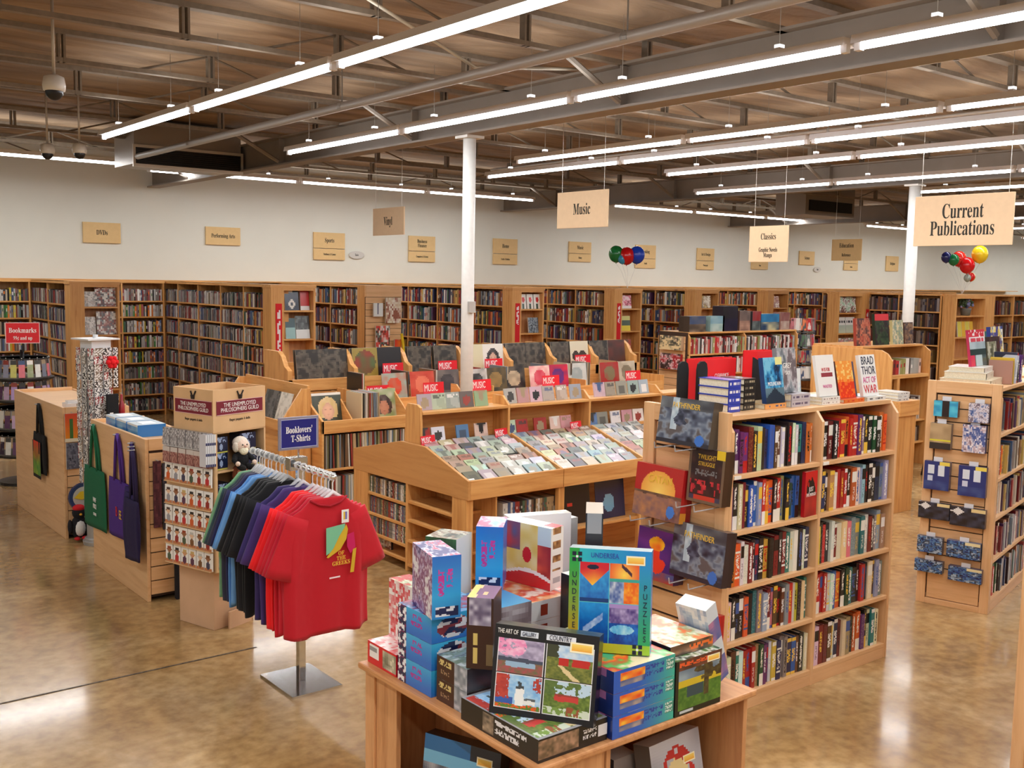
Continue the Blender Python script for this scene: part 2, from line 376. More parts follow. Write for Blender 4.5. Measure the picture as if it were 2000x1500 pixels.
# air handling box and cameras under the deck
t = thing('air_diffuser', 'grey air box with a dark grille hanging under the deck', 'vent', FR(5.12, 13.15, 3.6))
b = MB(); b.box(-.70, 0, 0, .70, .75, .5, (150, 138, 124)); b.build('box', METAL, t)
b = MB(); b.box(-.72, -.03, -.04, .72, 0, 0, (214, 206, 192)); b.box(-.72, -.03, .2, .72, 0, .235, (200, 192, 178)); b.box(-.72, -.03, 0, -.69, 0, .2, (200, 192, 178)); b.box(.69, -.03, 0, .72, 0, .2, (200, 192, 178)); b.build('frame', METAL, t)
b = MB(); b.box(-.69, -.012, 0, .69, -.006, .2, (24, 22, 20))
for k in range(8): b.box(-.69, -.024, .012+k*.025, .69, -.012, .018+k*.025, (46, 42, 38))
b.build('grille', METAL, t)
t = thing('air_diffuser', 'smaller dark-faced air box far off beneath the light rows', 'vent', FR(17.6, 12.2, 3.58))
MB().box(-.8, 0, 0, .8, .7, .6, (150, 138, 124)).build('box', METAL, t); MB().box(-.7, -.02, .08, .7, 0, .28, (26, 24, 22)).build('grille', METAL, t)
for x, y, z, lb in ((2.01, 7.55, 3.47, 'large white dome camera nearest the viewer, hanging on a thin rod'), (3.07, 11.85, 3.5, 'white dome camera of the far pair, nearer the picture edge'), (3.34, 11.65, 3.51, 'white dome camera of the far pair, beside the light strip end')):
    t = thing('dome_camera', lb, 'security camera', FR(x, y, z))
    MB().lathe([(.03, .1), (.065, .085), (.075, .03), (.07, -.005), (.05, -.01)][::-1], n=20, col=(226, 224, 218)).build('housing', PLASTIC, t, smooth=True)
    MB().ball((0, 0, -.012), .058, (20, 20, 24), 18, 11).build('dome', PLASTIC, t, smooth=True)
    MB().cyl((0, 0, .09), (0, 0, .68), .011, n=8, col=(206, 200, 190)).build('rod', METAL, t, smooth=True)
# ------------------------------------------------------------------ books
def g(x): return (x, x, x)
def spine_mask(d, u, v):
    r = random.Random(d*77+int(v*40)*13+int(u*7))
    if d == 0: return 255 if (.3 < u < .7 and .3 < v < .82 and r.random() < .62) else 0
    if d == 1: return 255 if (v > .9 or v < .08) else (255 if (.2 < u < .8 and .35 < v < .7 and r.random() < .6) else 0)
    if d == 2: return 255 if (.62 < v < .9) else (200 if (.3 < u < .7 and .14 < v < .5 and r.random() < .5) else 0)
    if d == 3: return 255 if v < .3 else (255 if (.3 < u < .7 and .45 < v < .92 and r.random() < .66) else 0)
    if d == 4: return 255 if (abs(v-.8) < .02 or abs(v-.2) < .02) else (255 if (.2 < u < .8 and .28 < v < .74 and r.random() < .45) else 0)
    if d == 5: return 255 if (.3 < u < .7 and .1 < v < .92 and r.random() < .75) else 0
    return 110 if r.random() < .2 else 0
def book_meshes(d):
    b = MB(); e = .09
    b.canvas((-.5, 0, 0), (1, 0, 0), (0, 0, 1), 7, 40, lambda u, v: g(spine_mask(d, u, v)))
    for s in (-1, 1):
        x0, x1 = (s*.5, s*(.5-e)); x0, x1 = min(x0, x1), max(x0, x1)
        b.box(x0, 0.0005, 0, x1, 1, 1, g(0))
    b.quad((.5, .06, 0), (.5, .06, 1), (-.5, .06, 1), (-.5, .06, 0), g(0))
    b.quad((-.5, 0, 1), (.5, 0, 1), (.5, .06, 1), (-.5, .06, 1), g(0)); b.quad((-.5, .06, 0), (.5, .06, 0), (.5, 0, 0), (-.5, 0, 0), g(0))
    return b.mesh('book', BOOK)
BM = [book_meshes(d) for d in range(7)]
PG = MB().box(-.42, .06, .02, .42, .97, .975).mesh('pages', PAPER)
PAL = [('black', (26, 24, 26), 17), ('dark red', (120, 22, 26), 7), ('red', (196, 34, 32), 8), ('orange', (226, 102, 32), 5), ('yellow', (226, 190, 60), 3), ('cream', (228, 216, 186), 8), ('white', (236, 234, 230), 9), ('grey', (140, 140, 142), 5),
       ('navy blue', (28, 38, 84), 7), ('blue', (38, 96, 176), 6), ('pale blue', (150, 186, 214), 3), ('teal', (30, 122, 122), 4), ('dark green', (24, 74, 48), 5), ('purple', (92, 36, 110), 4), ('brown', (96, 58, 34), 6), ('tan', (180, 146, 100), 4), ('pink', (214, 110, 130), 2)]
PK = [i for i, p in enumerate(PAL) for _ in range(p[2])]
NB = [0]
def book(M, th, h, dep, ci=None, label='', group='books', d=None):
    ci = R.choice(PK) if ci is None else ci
    c = mix(PAL[ci][1], (110, 104, 100), .12); c = tuple(max(0, min(255, x*R.uniform(.88, 1.12))) for x in c)
    o = inst('book', BM[R.randrange(7) if d is None else d], M @ Matrix.Diagonal((th, dep, h, 1)), color=c)
    inst('pages', PG, None, o); tag(o, label.replace('@', PAL[ci][0]), 'book', group); NB[0] += 1
    return o
def book_row(F, x0, x1, z, hmax, where, group, dep=.16, ths=(.018, .04), colors=None, gap=0.0):
    """F: frame whose -Y looks out of the shelf; books stand from x0 to x1 on height z."""
    x = x0+R.uniform(.002, .008); k = 0
    while True:
        th = R.uniform(*ths)
        if x+th > x1-gap: break
        h = R.uniform(.88, 1.0)*hmax; k += 1
        ci = colors[k-1] if colors and k <= len(colors) else None
        lean = 0
        book(F @ FR(x+th/2, .012+R.uniform(0, .02), z+.001, 0, 0, lean), th-.0012, h, dep*R.uniform(.88, 1), ci, '@ book, %s along %s' % (ordw(k), where), group)
        x += th+.0006

def board(mat, parent, name, a, b, bev=.002): return MB().box(*a, *b).build(name, mat, parent, bevel=bev)

# ------------------------------------------------------------------ the wooden bookcase with game boxes on its end
ZT = [.09, .39, .68, .98, 1.275]
bc = thing('bookcase', 'tall double-sided maple bookcase packed with books, behind the puzzle table', 'bookcase', FR(0, 0))
def side_profile(y0, y1, zt, ch=.055): return [(y0, 0), (y1, 0), (y1, zt-ch*1.3), (y1-ch, zt), (y0+ch, zt), (y0, zt-ch*1.3)]
yf, yb = 3.344, 3.93
for nm, x in (('side_panel', 5.585), ('divider', 4.845), ('side_panel', 4.085)):
    MB().prism(side_profile(yf, yb, 1.57), 0, x, x+.022, (0, 0, 0)).build(nm, mapZ, bc, bevel=.002)
board(mapX, bc, 'centre_panel', (4.107, 3.628, .07), (5.585, 3.645, 1.55))
board(mapX, bc, 'plinth', (4.107, yf+.004, 0), (5.585, yb-.004, .066))
board(mapX, bc, 'top', (4.107, yf+.045, 1.55), (5.585, yb-.045, 1.575))
for z in ZT:
    for xa, xb in ((4.107, 4.845), (4.867, 5.585)):
        board(mapX, bc, 'shelf', (xa, yf+.003, z-.024), (xb, 3.628, z)); 
    if z < 1: board(mapX, bc, 'shelf', (4.107, 3.645, z-.024), (5.585, yb-.003, z))
MB().box(4.112, 3.3405, 1.255, 4.165, 3.3465, 1.272, (235, 232, 224)).build('shelf_tag', MATTE, bc); MB().box(4.87, 3.3405, 1.255, 4.92, 3.3465, 1.272, (235, 232, 224)).build('shelf_tag', MATTE, bc)
# slat board on its end
es = thing('slat_board', 'upright slatted maple end board carrying five game boxes', 'display board', FR(0, 0))
b = MB()
for k in range(11): b.box(4.063, 3.418, .074+k*.131, 4.072, 3.842, .074+k*.131+.118)
b.build('slat_panel', mapY, es); MB().box(4.0725, 3.41, .07, 4.0845, 3.85, 1.575).build('groove_backing', DARKG, es)
for a, c in (((4.05, 3.344, 0), (4.084, 3.41, 1.6)), ((4.05, 3.85, 0), (4.084, 3.93, 1.6))): board(mapZ, es, 'stile', a, c)
board(mapY, es, 'top_rail', (4.05, 3.41, 1.51), (4.084, 3.85, 1.6)); board(mapY, es, 'bottom_rail', (4.05, 3.41, 0), (4.084, 3.85, .07))
F0 = FR(0, yf+.008)
RW = ['the bottom shelf', 'the second shelf up', 'the middle shelf', 'the second shelf down', 'the top shelf']
BAYN = 'slatted end bay of the maple bookcase'; BAYF = 'aisle end bay of the maple bookcase'
K = {n: i for i, (n, _, _) in enumerate(PAL)}
def ks(s): return [K[x] for x in s.split(',')]
c1_ = {4: ks('black,purple,purple,purple,dark red,black,cream,black,navy blue,blue,brown,brown,white,black,black,white,white,teal,navy blue,orange,orange,dark green'),
       3: ks('purple,black,cream,dark red,black,blue,blue,pale blue,red,orange,orange,black,red,tan,black,dark green,blue,blue,navy blue'),
       1: ks('black,cream,black,black,black,orange,black,teal,grey,pale blue,dark red,pink,brown,black,brown,grey,red,white,yellow,black,cream'),
       0: ks('cream,cream,brown,teal,white,red,red,red,tan,dark green,purple,purple,white,yellow,navy blue,grey,grey,navy blue,blue'),
       2: ks('orange,orange,orange,white,white,dark red,black,navy blue,black,yellow,black,black,dark red,black,dark red,teal,white,white,black,cream,navy blue,orange,red')}
c2_ = {4: ks('black,black,dark red,black,red,red,orange,red,red,purple,grey,black,black,dark green,black,orange,orange,blue'),
       3: ks('black,navy blue,black,tan,white,red,red,red,black,orange,cream,pale blue,pale blue,black,black,black'),
       2: ks('yellow,black,red,black,white,dark red,white,cream,pink,grey,grey,teal,white,dark red,black,grey'),
       1: ks('white,red,red,red,white,white,blue,orange,black,dark green,teal,black,black,red,navy blue,cream,brown,pale blue,grey'),
       0: ks('white,white,dark red,dark red,brown,white,navy blue,dark red,cream,tan,black,orange,orange,purple,black,cream,teal,white')}
for r in range(5):
    book_row(F0, 4.107, 4.845, ZT[r], .235 if r != 3 else .245, '%s, %s' % (RW[r], BAYN), 'books in the maple bookcase', .19, (.024, .042), c1_[r], .01 if r != 3 else .12)
    book_row(F0, 4.867, 5.585, ZT[r], .235, '%s, %s' % (RW[r], BAYF), 'books in the maple bookcase', .19, (.026, .046), c2_[r], .02)

# covers: generic art ------------------------------------------------------
def art(seed, pal, sc=5, border=None, title=None, tcol=(240, 230, 120), tv=(.78, .92), tu=(.12, .88)):
    def fn(u, v):
        if border and (u < .04 or u > .96 or v < .05 or v > .95): return border
        if title and tv[0] < v < tv[1] and tu[0] < u < tu[1]:
            k = int((u-tu[0])/(tu[1]-tu[0])*title*3); q = (v-tv[0])/(tv[1]-tv[0])
            if k % 3 != 2 and hsh(k, int(q*3), seed) > .3: return tcol
        a = vn(u*sc, v*sc, seed)*.46+vn(u*sc*2.6, v*sc*2.6, seed+5)*.32+vn(u*sc*6, v*sc*6, seed+7)*.22
        i = max(0, min(len(pal)-1.001, (a*1.9-.45)*len(pal))); j = int(i)
        return mix(pal[j], pal[min(j+1, len(pal)-1)], i-j)
    return fn
def cover_book(M, w, h, th, fn, label, group, spine=(230, 230, 226), nx=22, ny=30, cat='book', name='book', letters=()):
    """a closed book standing with its front cover towards -Y of M; origin bottom centre of the front."""
    b = MB(); b.canvas((-w/2, 0, 0), (w, 0, 0), (0, 0, h), nx, ny, fn)
    b.box(-w/2, .0002, 0, w/2, .003, h, spine); b.box(-w/2, th-.003, 0, w/2, th, h, spine); b.box(-w/2, .003, 0, -w/2+.004, th-.003, h, spine)
    o = b.build(name, GLOSS, M=M)
    MB().box(-w/2+.004, .003, .003, w/2-.004, th-.003, h-.003).build('pages', PAPER, o)
    for s, hh, mat, lx, lz, sx in letters: lettering(s, hh, mat, o, FR(lx, -.0012, lz) @ FACE_NY, sx, depth=.0005, name='title')
    NB[0] += 1
    return tag(o, label, cat, group)
def stack_book(M, w, d, th, label, group, cover=(230, 228, 224), spine=None, name='book'):
    """a closed book lying flat; origin bottom front-left corner, spine along -Y (front)"""
    b = MB(); sp = spine or (lambda u, v: cover)
    b.canvas((0, 0, 0), (w, 0, 0), (0, 0, th), 24, 3, sp); b.box(0, .0003, 0, w, d, .003, cover); b.box(0, .0003, th-.003, w, d, th, cover); b.quad((0, .004, 0), (0, .004, th), (w, .004, th), (w, .004, 0), cover)
    o = b.build(name, GLOSS, M=M); MB().box(.004, .005, .003, w-.004, d-.004, th-.003).build('pages', PAPER, o); NB[0] += 1
    return tag(o, label, 'book', group)
def sptxt(a, t, seed, d=.5): return lambda u, v: t if (.25 < v < .8 and .08 < u < .92 and hsh(int(u*26), int(v*3), seed) < d) else a
TZ = 1.576; G1 = 'books displayed on top of the maple bookcase'
gE = lambda x, y, rz=0, rx=0: FR(x, y, TZ, rz, rx)
# stacks at the slatted end
for k in range(4): stack_book(FR(4.21, 3.48, TZ+k*.043, .05), .085*1.2, .20, .042, 'thick white-paged book with blue and red spine, %s from the bottom of its stack' % ordw(k+1), G1, (40, 60, 170), (lambda k: lambda u, v: (226, 60, 60) if v > .86 else ((236, 236, 240) if (.3 < v < .75 and .1 < u < .9 and hsh(int(u*14), k, int(v*3)) > .35) else (44, 64, 176)))(k))
for k in range(5): stack_book(FR(4.36, 3.50, TZ+k*.034, .05), .10, .16, .033, 'black and silver book, %s from the bottom of the dark stack' % ordw(k+1), G1, (30, 30, 32), sptxt((30, 30, 32), (176, 166, 140), 90+k))
b5 = stack_book(FR(4.50, 3.47, TZ, .02), .19, .15, .028, 'cream and orange book lying under the blue mountain book', G1, (222, 196, 150), sptxt((226, 160, 90), (60, 80, 130), 7, .3))
MOUNT = art(31, [(20, 40, 70), (30, 96, 150), (60, 150, 200), (120, 190, 220)], 4)
def mountain(u, v):
    if v < .34: return (34, 48, 66) if v < .12+.22*(1-abs(u-.5)*2) else mix((70, 96, 116), (110, 140, 150), v*2)
    if v > .84 and u > .62: return (232, 226, 150)
    return MOUNT(u, v)
cover_book(FR(4.595, 3.47, TZ+.029, .02, -.16), .165, .25, .03, mountain, 'blue book with a dark mountain on its cover, propped upright', G1, (30, 60, 110), letters=[('MOUNTAIN', .03, INKWHT, 0, .105, .72)])
for k in range(2): stack_book(FR(4.71, 3.455, TZ+k*.036, .01), .17, .15, .035, 'grey lettered book lying flat, %s one under the silver book' % ('lower', 'upper')[k], G1, (186, 180, 188), sptxt((190, 184, 192), (96, 84, 112), 40+k, .6))
cover_book(FR(4.745, 3.50, TZ+.075, .02, -.14), .17, .25, .03, art(51, [(96, 104, 112), (150, 156, 160), (196, 190, 194), (110, 100, 104)], 3), 'silver grey book with a cloudy sky cover, standing on two flat books', G1, (120, 120, 126), letters=[('GREY', .04, INKWHT, 0, .15, .8), ('SKY', .03, INKWHT, 0, .11, .8)])
cover_book(FR(4.885, 3.55, TZ, .02, -.1), .10, .20, .03, art(55, [(120, 150, 170), (190, 206, 214), (220, 224, 224)], 4), 'pale blue book half hidden behind the silver grey book', G1, (190, 200, 206))
for k in range(2): stack_book(FR(4.95, 3.425, TZ+k*.022, .0), .17, .15, .021, 'thin white book lying flat, %s of the pair under the red-on-white book' % ('lower', 'upper')[k], G1, (236, 234, 230), sptxt((236, 234, 230), (150, 130, 130), 60+k, .4))
def wcov(u, v):
    if .46 < v < .56 and .22 < u < .85 and hsh(int(u*9), 3) > .25: return (150, 60, 70)
    return (238, 236, 232)
cover_book(FR(5.03, 3.44, TZ+.046, -.02, -.2), .165, .235, .02, wcov, 'white book with red lettering, propped on two thin white books', G1, letters=[('W IS FOR', .03, INKRED, .0, .15, .6), ('WASTED', .026, INKPINK, 0, .055, .8)])
stack_book(FR(5.14, 3.41, TZ, 0), .2, .15, .022, 'orange and red book lying flat under the orange-red book', G1, (226, 90, 40), sptxt((222, 120, 50), (210, 40, 40), 66, .5))
def orcov(u, v): return mix((236, 150, 60), (220, 60, 28), v < .45) if hsh(int(u*14), int(v*18)) > .3 else ((240, 200, 120) if v > .5 else (236, 110, 40))
cover_book(FR(5.235, 3.45, TZ+.024, -.05, -.22), .15, .215, .02, orcov, 'orange-red book with a fiery cover beside the white thriller', G1, (60, 40, 40))
cover_book(FR(5.315, 3.47, TZ+.0, -.05, -.22), .10, .23, .02, art(71, [(30, 40, 70), (70, 60, 110), (40, 50, 90)], 5), 'dark violet book squeezed behind the white thriller', G1, (60, 50, 110))
stack_book(FR(5.355, 3.40, TZ, 0), .19, .16, .024, 'white book with dark spine lettering lying under the white thriller', G1, (234, 234, 230), sptxt((234, 234, 230), (90, 90, 96), 69, .45))
cover_book(FR(5.425, 3.42, TZ+.026, -.02, -.2), .155, .245, .022, lambda u, v: (240, 240, 238), 'white thriller with huge dark author lettering, nearest the aisle end', G1,
           letters=[('BRAD', .068, INKNAVY, 0, .208, .72), ('THOR', .068, INKNAVY, 0, .15, .72), ('ACT OF', .05, INKPINK, 0, .095, .72), ('WAR', .07, INKRED, 0, .04, .8)])
# face-out book in the fourth row
def jee(u, v):
    if v < .5: return mix((150, 20, 26), (196, 40, 40), vn(u*4, v*4, 3))
    if ((u-.5)/.36)**2+((v-.62)/.24)**2 < 1 and vn(u*7, v*7, 9) > .42: return (20, 12, 16)
    return (206, 24, 30)
cover_book(FR(4.775, yf+.004, ZT[3]+.001, .06), .118, .25, .022, jee, 'red face-out book with black figures and white title, tall bookcase', 'books in the maple bookcase', (180, 20, 28), letters=[('JUST', .036, INKWHT, 0, .15, .62), ('EVIL ENOUGH', .026, INKWHT, 0, .12, .56)])
# red display trays and black standees at the back of the top
def redtray(x, y, w, h, d, lb, words, rz=0.05):
    t = thing('display_tray', lb, 'display tray', FR(x, y, TZ, rz))
    b = MB(); c = (226, 22, 30); b.box(-w/2, 0, 0, w/2, .006, h, c); b.box(-w/2, .006, 0, -w/2+.006, d, h, c); b.box(w/2-.006, .006, 0, w/2, d, h, c); b.box(-w/2, d-.006, 0, w/2, d, h, c); b.build('tray_body', MATTE, t)
    lettering(words, .032, INKWHT, t, FR(.03, -.001, h*.62) @ FACE_NY, .7, depth=.0006)
redtray(4.50, 3.80, .32, .25, .10, 'red cardboard tray with white lettering, lower one beside the black arches', 'CLEARANCE')
redtray(4.83, 3.72, .2, .29, .10, 'red cardboard tray with white lettering behind the mountain book', 'CLEARANCE')
for x, y, lb in ((4.215, 3.80, 'black arched cardboard standee at the corner of the bookcase top'), (4.318, 3.755, 'black arched cardboard standee next to the white book stack')):
    pts = [(-.043, 0), (.043, 0), (.043, .2), (.035, .232), (.015, .245), (-.015, .245), (-.035, .232), (-.043, .2)]
    tag(MB().prism(pts, 1, 0, .012, (16, 16, 18)).box(-.043, -.0, 0, .043, .07, .006, (16, 16, 18)).build('standee', MATTE, M=FR(x, y, TZ, .05)), lb, 'standee')
tag(MB().prism([(0, 0), (.1, 0), (.1, .22), (0, .26)], 1, 0, .008, (20, 20, 22)).build('card_divider', MATTE, M=FR(4.68, 3.7, TZ, .05)), 'black card divider standing between the two red trays', 'divider')
tag(MB().box(0, 0, 0, .16, .12, .15, (232, 228, 226)).build('paper_block', MATTE, M=FR(4.40, 3.64, TZ, .05)), 'white block of paper in front of the red tray', 'paper')
# ------------------------------------------------------------------ game boxes on the slat board (faces look to -X)
FX = lambda x, y, z, tilt=0, yaw=0: Matrix.Translation((x, y, z)) @ Matrix.Rotation(-PI/2+yaw, 4, 'Z') @ Matrix.Rotation(tilt, 4, 'X')   # local -Y looks to world -X, local x runs to world -Y
def gbox(M, w, h, d, front, side, label, cat='board game', name='game_box', top=(120, 110, 110), group=None, nx=64, ny=46, sticker=None, letters=(), sidefn=None, topfn=None):
    """boxed game standing with its front to local -Y; origin bottom centre of the front; parts: lid and tray"""
    t = thing(name, label, cat, M, group)
    dd = d*.55
    b = MB(); b.canvas((-w/2, 0, 0), (w, 0, 0), (0, 0, h), nx, ny, front)
    ns = max(4, int(nx*d/w*.55))
    sf = sidefn or (lambda u, v: side)
    b.canvas((-w/2, dd, 0), (0, -dd, 0), (0, 0, h), ns, ny, sf); b.canvas((w/2, 0, 0), (0, dd, 0), (0, 0, h), ns, ny, sf)
    b.canvas((-w/2, 0, h), (w, 0, 0), (0, dd, 0), nx, ns, topfn or (lambda u, v: top)); b.quad((-w/2, dd, 0), (w/2, dd, 0), (w/2, 0, 0), (-w/2, 0, 0), side); b.quad((-w/2, dd, 0), (-w/2, dd, h), (w/2, dd, h), (w/2, dd, 0), side)
    b.build('lid', GLOSS, t)
    e = .0015; MB().box(-w/2+e, dd, e, w/2-e, d, h-e, mix(side, (0, 0, 0), .12)).build('tray', GLOSS, t)
    if sticker:
        x, z, sw, sh = sticker
        MB().canvas((x-sw/2, -.0008, z-sh/2), (sw, 0, 0), (0, 0, sh), 14, 6, lambda u, v: mix((238, 160, 50), (246, 226, 120), v) if .22 < v < .78 and .06 < u < .94 and (u*7 % 1) > .16 else (248, 240, 206)).build('price_sticker', MATTE, t)
    for s, hh, mat, lx, lz, sx in letters: lettering(s, hh, mat, t, FR(lx, -.0012, lz) @ FACE_NY, sx, depth=.0005, name='title')
    return t
DUN = [(34, 34, 44), (58, 62, 78), (88, 96, 114), (130, 140, 152), (92, 84, 84)]
def dungeon(seed):
    a = art(seed, DUN, 3)
    def fn(u, v):
        if (u-.82)**2+(v-.14)**2*.5 < .007: return (60, 110, 190)
        if abs(u-.42)*1.2+abs(v-.5)*.5 < .16*vn(u*11, v*11, 2)+.03: return mix((30, 34, 48), (90, 96, 116), vn(u*20, v*20, 4))
        if abs(u-.3) < .06 and v > .3: return mix((150, 170, 186), (206, 216, 220), vn(u*15, v*9, 6))
        if v < .09: return (46, 44, 52)
        if v > .76: return mix((60, 60, 66), (120, 126, 130), vn(u*6, v*6, 7))
        return a(u, v)
    return fn
HK = []
def hook(x, y, z, w=.2):
    pass
gbox(FX(3.975, 3.585, 1.415, -.16), .36, .24, .072, dungeon(3), (70, 66, 60), 'grey fantasy board game box at the top of the slat board', top=(200, 204, 210), letters=[('PATHFINDER', .04, INKGOLD, 0, .2, .8)])
def sunset(u, v):
    if (u-.8)**2+(v-.17)**2*.5 < .007: return (60, 120, 200)
    d = math.hypot((u-.5)*1.1, v-.5)
    if v > .48: return mix((250, 214, 110), (226, 150, 60), d*2.2) if d < .4 else (176, 40, 34)
    if v > .40+.04*vn(u*9, 1, 3): return mix((80, 60, 50), (130, 96, 66), vn(u*20, v*20, 3))
    return mix((110, 86, 96), (190, 130, 80), vn(u*9, v*12, 8)*.6+.4*vn(u*22, v*22, 9)) if u < .72 or v > .3 else mix((70, 50, 60), (150, 110, 90), vn(u*16, v*16, 3))
gbox(FX(3.965, 3.745, 1.0, -.12), .34, .28, .085, sunset, (180, 34, 36), 'board game box with a yellow sunset, left half of the slat board', top=(178, 60, 50), letters=[('CATAN', .06, INKGOLD, .01, .205, .85)], sidefn=lambda u, v: (186, 36, 38) if v > .2 else (220, 150, 50))
def dark(u, v):
    if u > .78 and v > .82: return (226, 190, 40)
    if u < .06 or u > .94 or v < .06: return (110, 90, 70)
    if v < .14: return (190, 60, 40) if .2 < u < .8 else (60, 60, 80)
    if .16 < v < .42 and vn(u*14, v*11, 4) > .5: return mix((150, 26, 40), (206, 60, 60), vn(u*25, v*25, 4))
    if tx(u, v, .2, .8, .48, .62, 3, 16, 4): return (110, 110, 110)
    return mix((30, 20, 20), (74, 44, 36), vn(u*9, v*9, 2))
gbox(FX(3.995, 3.44, 1.13, -.08), .235, .28, .07, dark, (60, 42, 30), 'dark upright strategy game box with gold title on the slat board', nx=30, ny=36, letters=[('TWILIGHT', .036, INKGOLD, 0, .235, .7), ('STRUGGLE', .03, INKGOLD, 0, .2, .75)])
def purp(u, v):
    if (u-.5)**2+(v-.72)**2*2 < .04: return mix((240, 190, 40), (230, 90, 30), vn(u*9, v*9, 3))
    if (u-.5)**2+(v-.4)**2 < .07 and vn(u*6, v*6, 5) > .35: return (226, 60, 36)
    return mix((60, 36, 110), (110, 50, 130), vn(u*4, v*4, 1)) if v > .2 else mix((70, 90, 150), (180, 60, 40), vn(u*7, v*7, 1))
gbox(FX(3.975, 3.75, .66, -.1), .28, .27, .08, purp, (60, 40, 90), 'purple game box with an orange burst, low on the slat board', top=(70, 50, 110))
gbox(FX(3.965, 3.455, .73, -.12), .35, .28, .08, dungeon(17), (48, 40, 44), 'dark blue fantasy board game box low on the slat board', top=(50, 46, 56), letters=[('PATHFINDER', .044, INKGOLD, 0, .225, .78)])
gbox(FX(3.975, 3.42, .36, -.04), .2, .21, .07, lambda u, v: mix((190, 26, 30), (216, 50, 44), vn(u*6, v*6, 3)), (196, 30, 32), 'plain red game box, lowest on the slat board', nx=16, ny=16, top=(206, 50, 44))
for y, z in ((3.66, 1.40), (3.52, 1.40), (3.82, .985), (3.68, .985), (3.5, 1.115), (3.38, 1.115), (3.8, .645), (3.53, .715), (3.4, .715), (3.45, .35)):
    tag(MB().cyl((4.064, y, z), (3.86, y, z), .0035, n=6, col=(180, 180, 184)).cyl((3.86, y, z), (3.855, y, z+.03), .0035, n=6, col=(180, 180, 184)).build('shelf_hook', METAL), 'thin metal hook holding up a box on the slat board', 'hook', 'hooks on the slat board')

# ------------------------------------------------------------------ gondola by the aisle, turned a little (local -X side = slatted end)
A2 = math.atan2(.235, .972); G2 = FR(6.952, 3.388, 0, A2)   # origin: front corner of the slatted end; x along the shelves, y along the end
def P2(x, y, z, rz=0, rx=0): return G2 @ FR(x, y, z, rz, rx)
gd = thing('bookcase', 'maple bookcase across the aisle with blue toys hanging on its end', 'bookcase', G2)
W2, H2, L2 = .484, 1.57, 2.4
MB().prism(side_profile(0, W2, H2), 0, .0, .022, (0,)*3).build('side_panel', mapZ, gd); MB().prism(side_profile(0, W2, H2), 0, L2, L2+.022, (0,)*3).build('side_panel', mapZ, gd)
MB().prism(side_profile(0, W2, H2), 0, 1.2, 1.222, (0,)*3).build('divider', mapZ, gd)
board(mapX, gd, 'centre_panel', (.022, .235, .06), (L2, .25, 1.54)); board(mapX, gd, 'plinth', (.022, .004, 0), (L2, W2-.004, .06)); board(mapX, gd, 'top', (.022, .04, 1.53), (L2, W2-.04, 1.555))
Z2 = [.085, .37, .665, .94, 1.25]
for z in Z2:
    board(mapX, gd, 'shelf', (.022, .003, z-.024), (1.2, .235, z)); board(mapX, gd, 'shelf', (1.222, .003, z-.024), (L2, .235, z))
for r in range(5): book_row(P2(0, .008, 0), .024, .30, Z2[r], .225, '%s of the bookcase across the aisle' % RW[r], 'books in the aisle bookcase', .18, (.024, .042), None, 0)
es2 = thing('slat_board', 'slatted maple end board hung with packs of blue toys', 'display board', P2(-.03, 0, 0))
b = MB()
for k in range(13): b.box(.008, .068, .27+k*.095, .017, W2-.068, .27+k*.095+.087)
b.build('slat_panel', mapY, es2); MB().box(.0175, .060, .07, .0295, W2-.060, 1.51).build('groove_backing', DARKG, es2)
board(mapY, es2, 'kick_panel', (.004, .068, .044), (.0172, W2-.068, .262))
for a, c in (((-.006, 0, 0), (.0295, .06, 1.595)), ((-.006, W2-.06, 0), (.0295, W2, 1.595))): board(mapZ, es2, 'stile', a, c)
board(mapY, es2, 'top_rail', (-.006, .06, 1.51), (.0295, W2-.06, 1.595)); board(mapY, es2, 'bottom_rail', (-.006, .06, 0), (.0295, W2-.06, .04))
def E2(s, z): return P2(-.075, W2-s, z) @ Matrix.Rotation(-PI/2, 4, 'Z')     # s metres from the far stile, local -Y looks out of the end
def toy(s0, s1, z0, z1, fn, label, d=.05, cat='toy pack', nx=20, ny=16):
    w, h = s1-s0, z1-z0
    M = E2((s0+s1)/2, z0); t = thing('toy_pack', label, cat, M)
    b = MB(); b.canvas((-w/2, 0, 0), (w, 0, 0), (0, 0, h), nx, ny, fn); b.box(-w/2, .0005, 0, w/2, d, h, mix(fn(.5, .5), (30, 40, 80), .5)); b.build('pack', GLOSS, t)
    MB().box(-.03, d*.4, h, .03, d*.4+.002, h+.03, (220, 220, 226)).build('hang_tab', MATTE, t)
    MB().cyl((0, d*.4+.003, h+.018), (0, d+.05, h+.018), .003, n=6, col=(190, 190, 194)).build('peg', METAL, t)
    return t
BL = [(16, 24, 60), (30, 60, 130), (90, 140, 190), (20, 30, 50), (160, 180, 200)]
toy(.06, .22, 1.35, 1.46, lambda u, v: (20, 20, 30) if abs(u-.5) < .14 else mix((30, 140, 190), (90, 200, 220), vn(u*5, v*5, 2)), 'turquoise and black toy pack at the top of the slatted end')
toy(.29, .42, 1.33, 1.46, art(5, [(60, 90, 150), (190, 190, 210), (220, 214, 220), (110, 100, 120)], 6), 'white and blue toy pack beside the turquoise pack')
toy(.045, .185, 1.12, 1.30, lambda u, v: (214, 206, 60) if .3 < v < .38 else ((40, 40, 44) if v < .22 else mix((150, 126, 92), (190, 164, 126), vn(u*4, v*4, 1))), 'clear hanging pack with a yellow stripe')
toy(.26, .41, 1.12, 1.31, art(9, [(130, 110, 120), (190, 170, 180), (230, 226, 230), (70, 90, 150)], 6), 'pinkish toy pack with a silver figure')
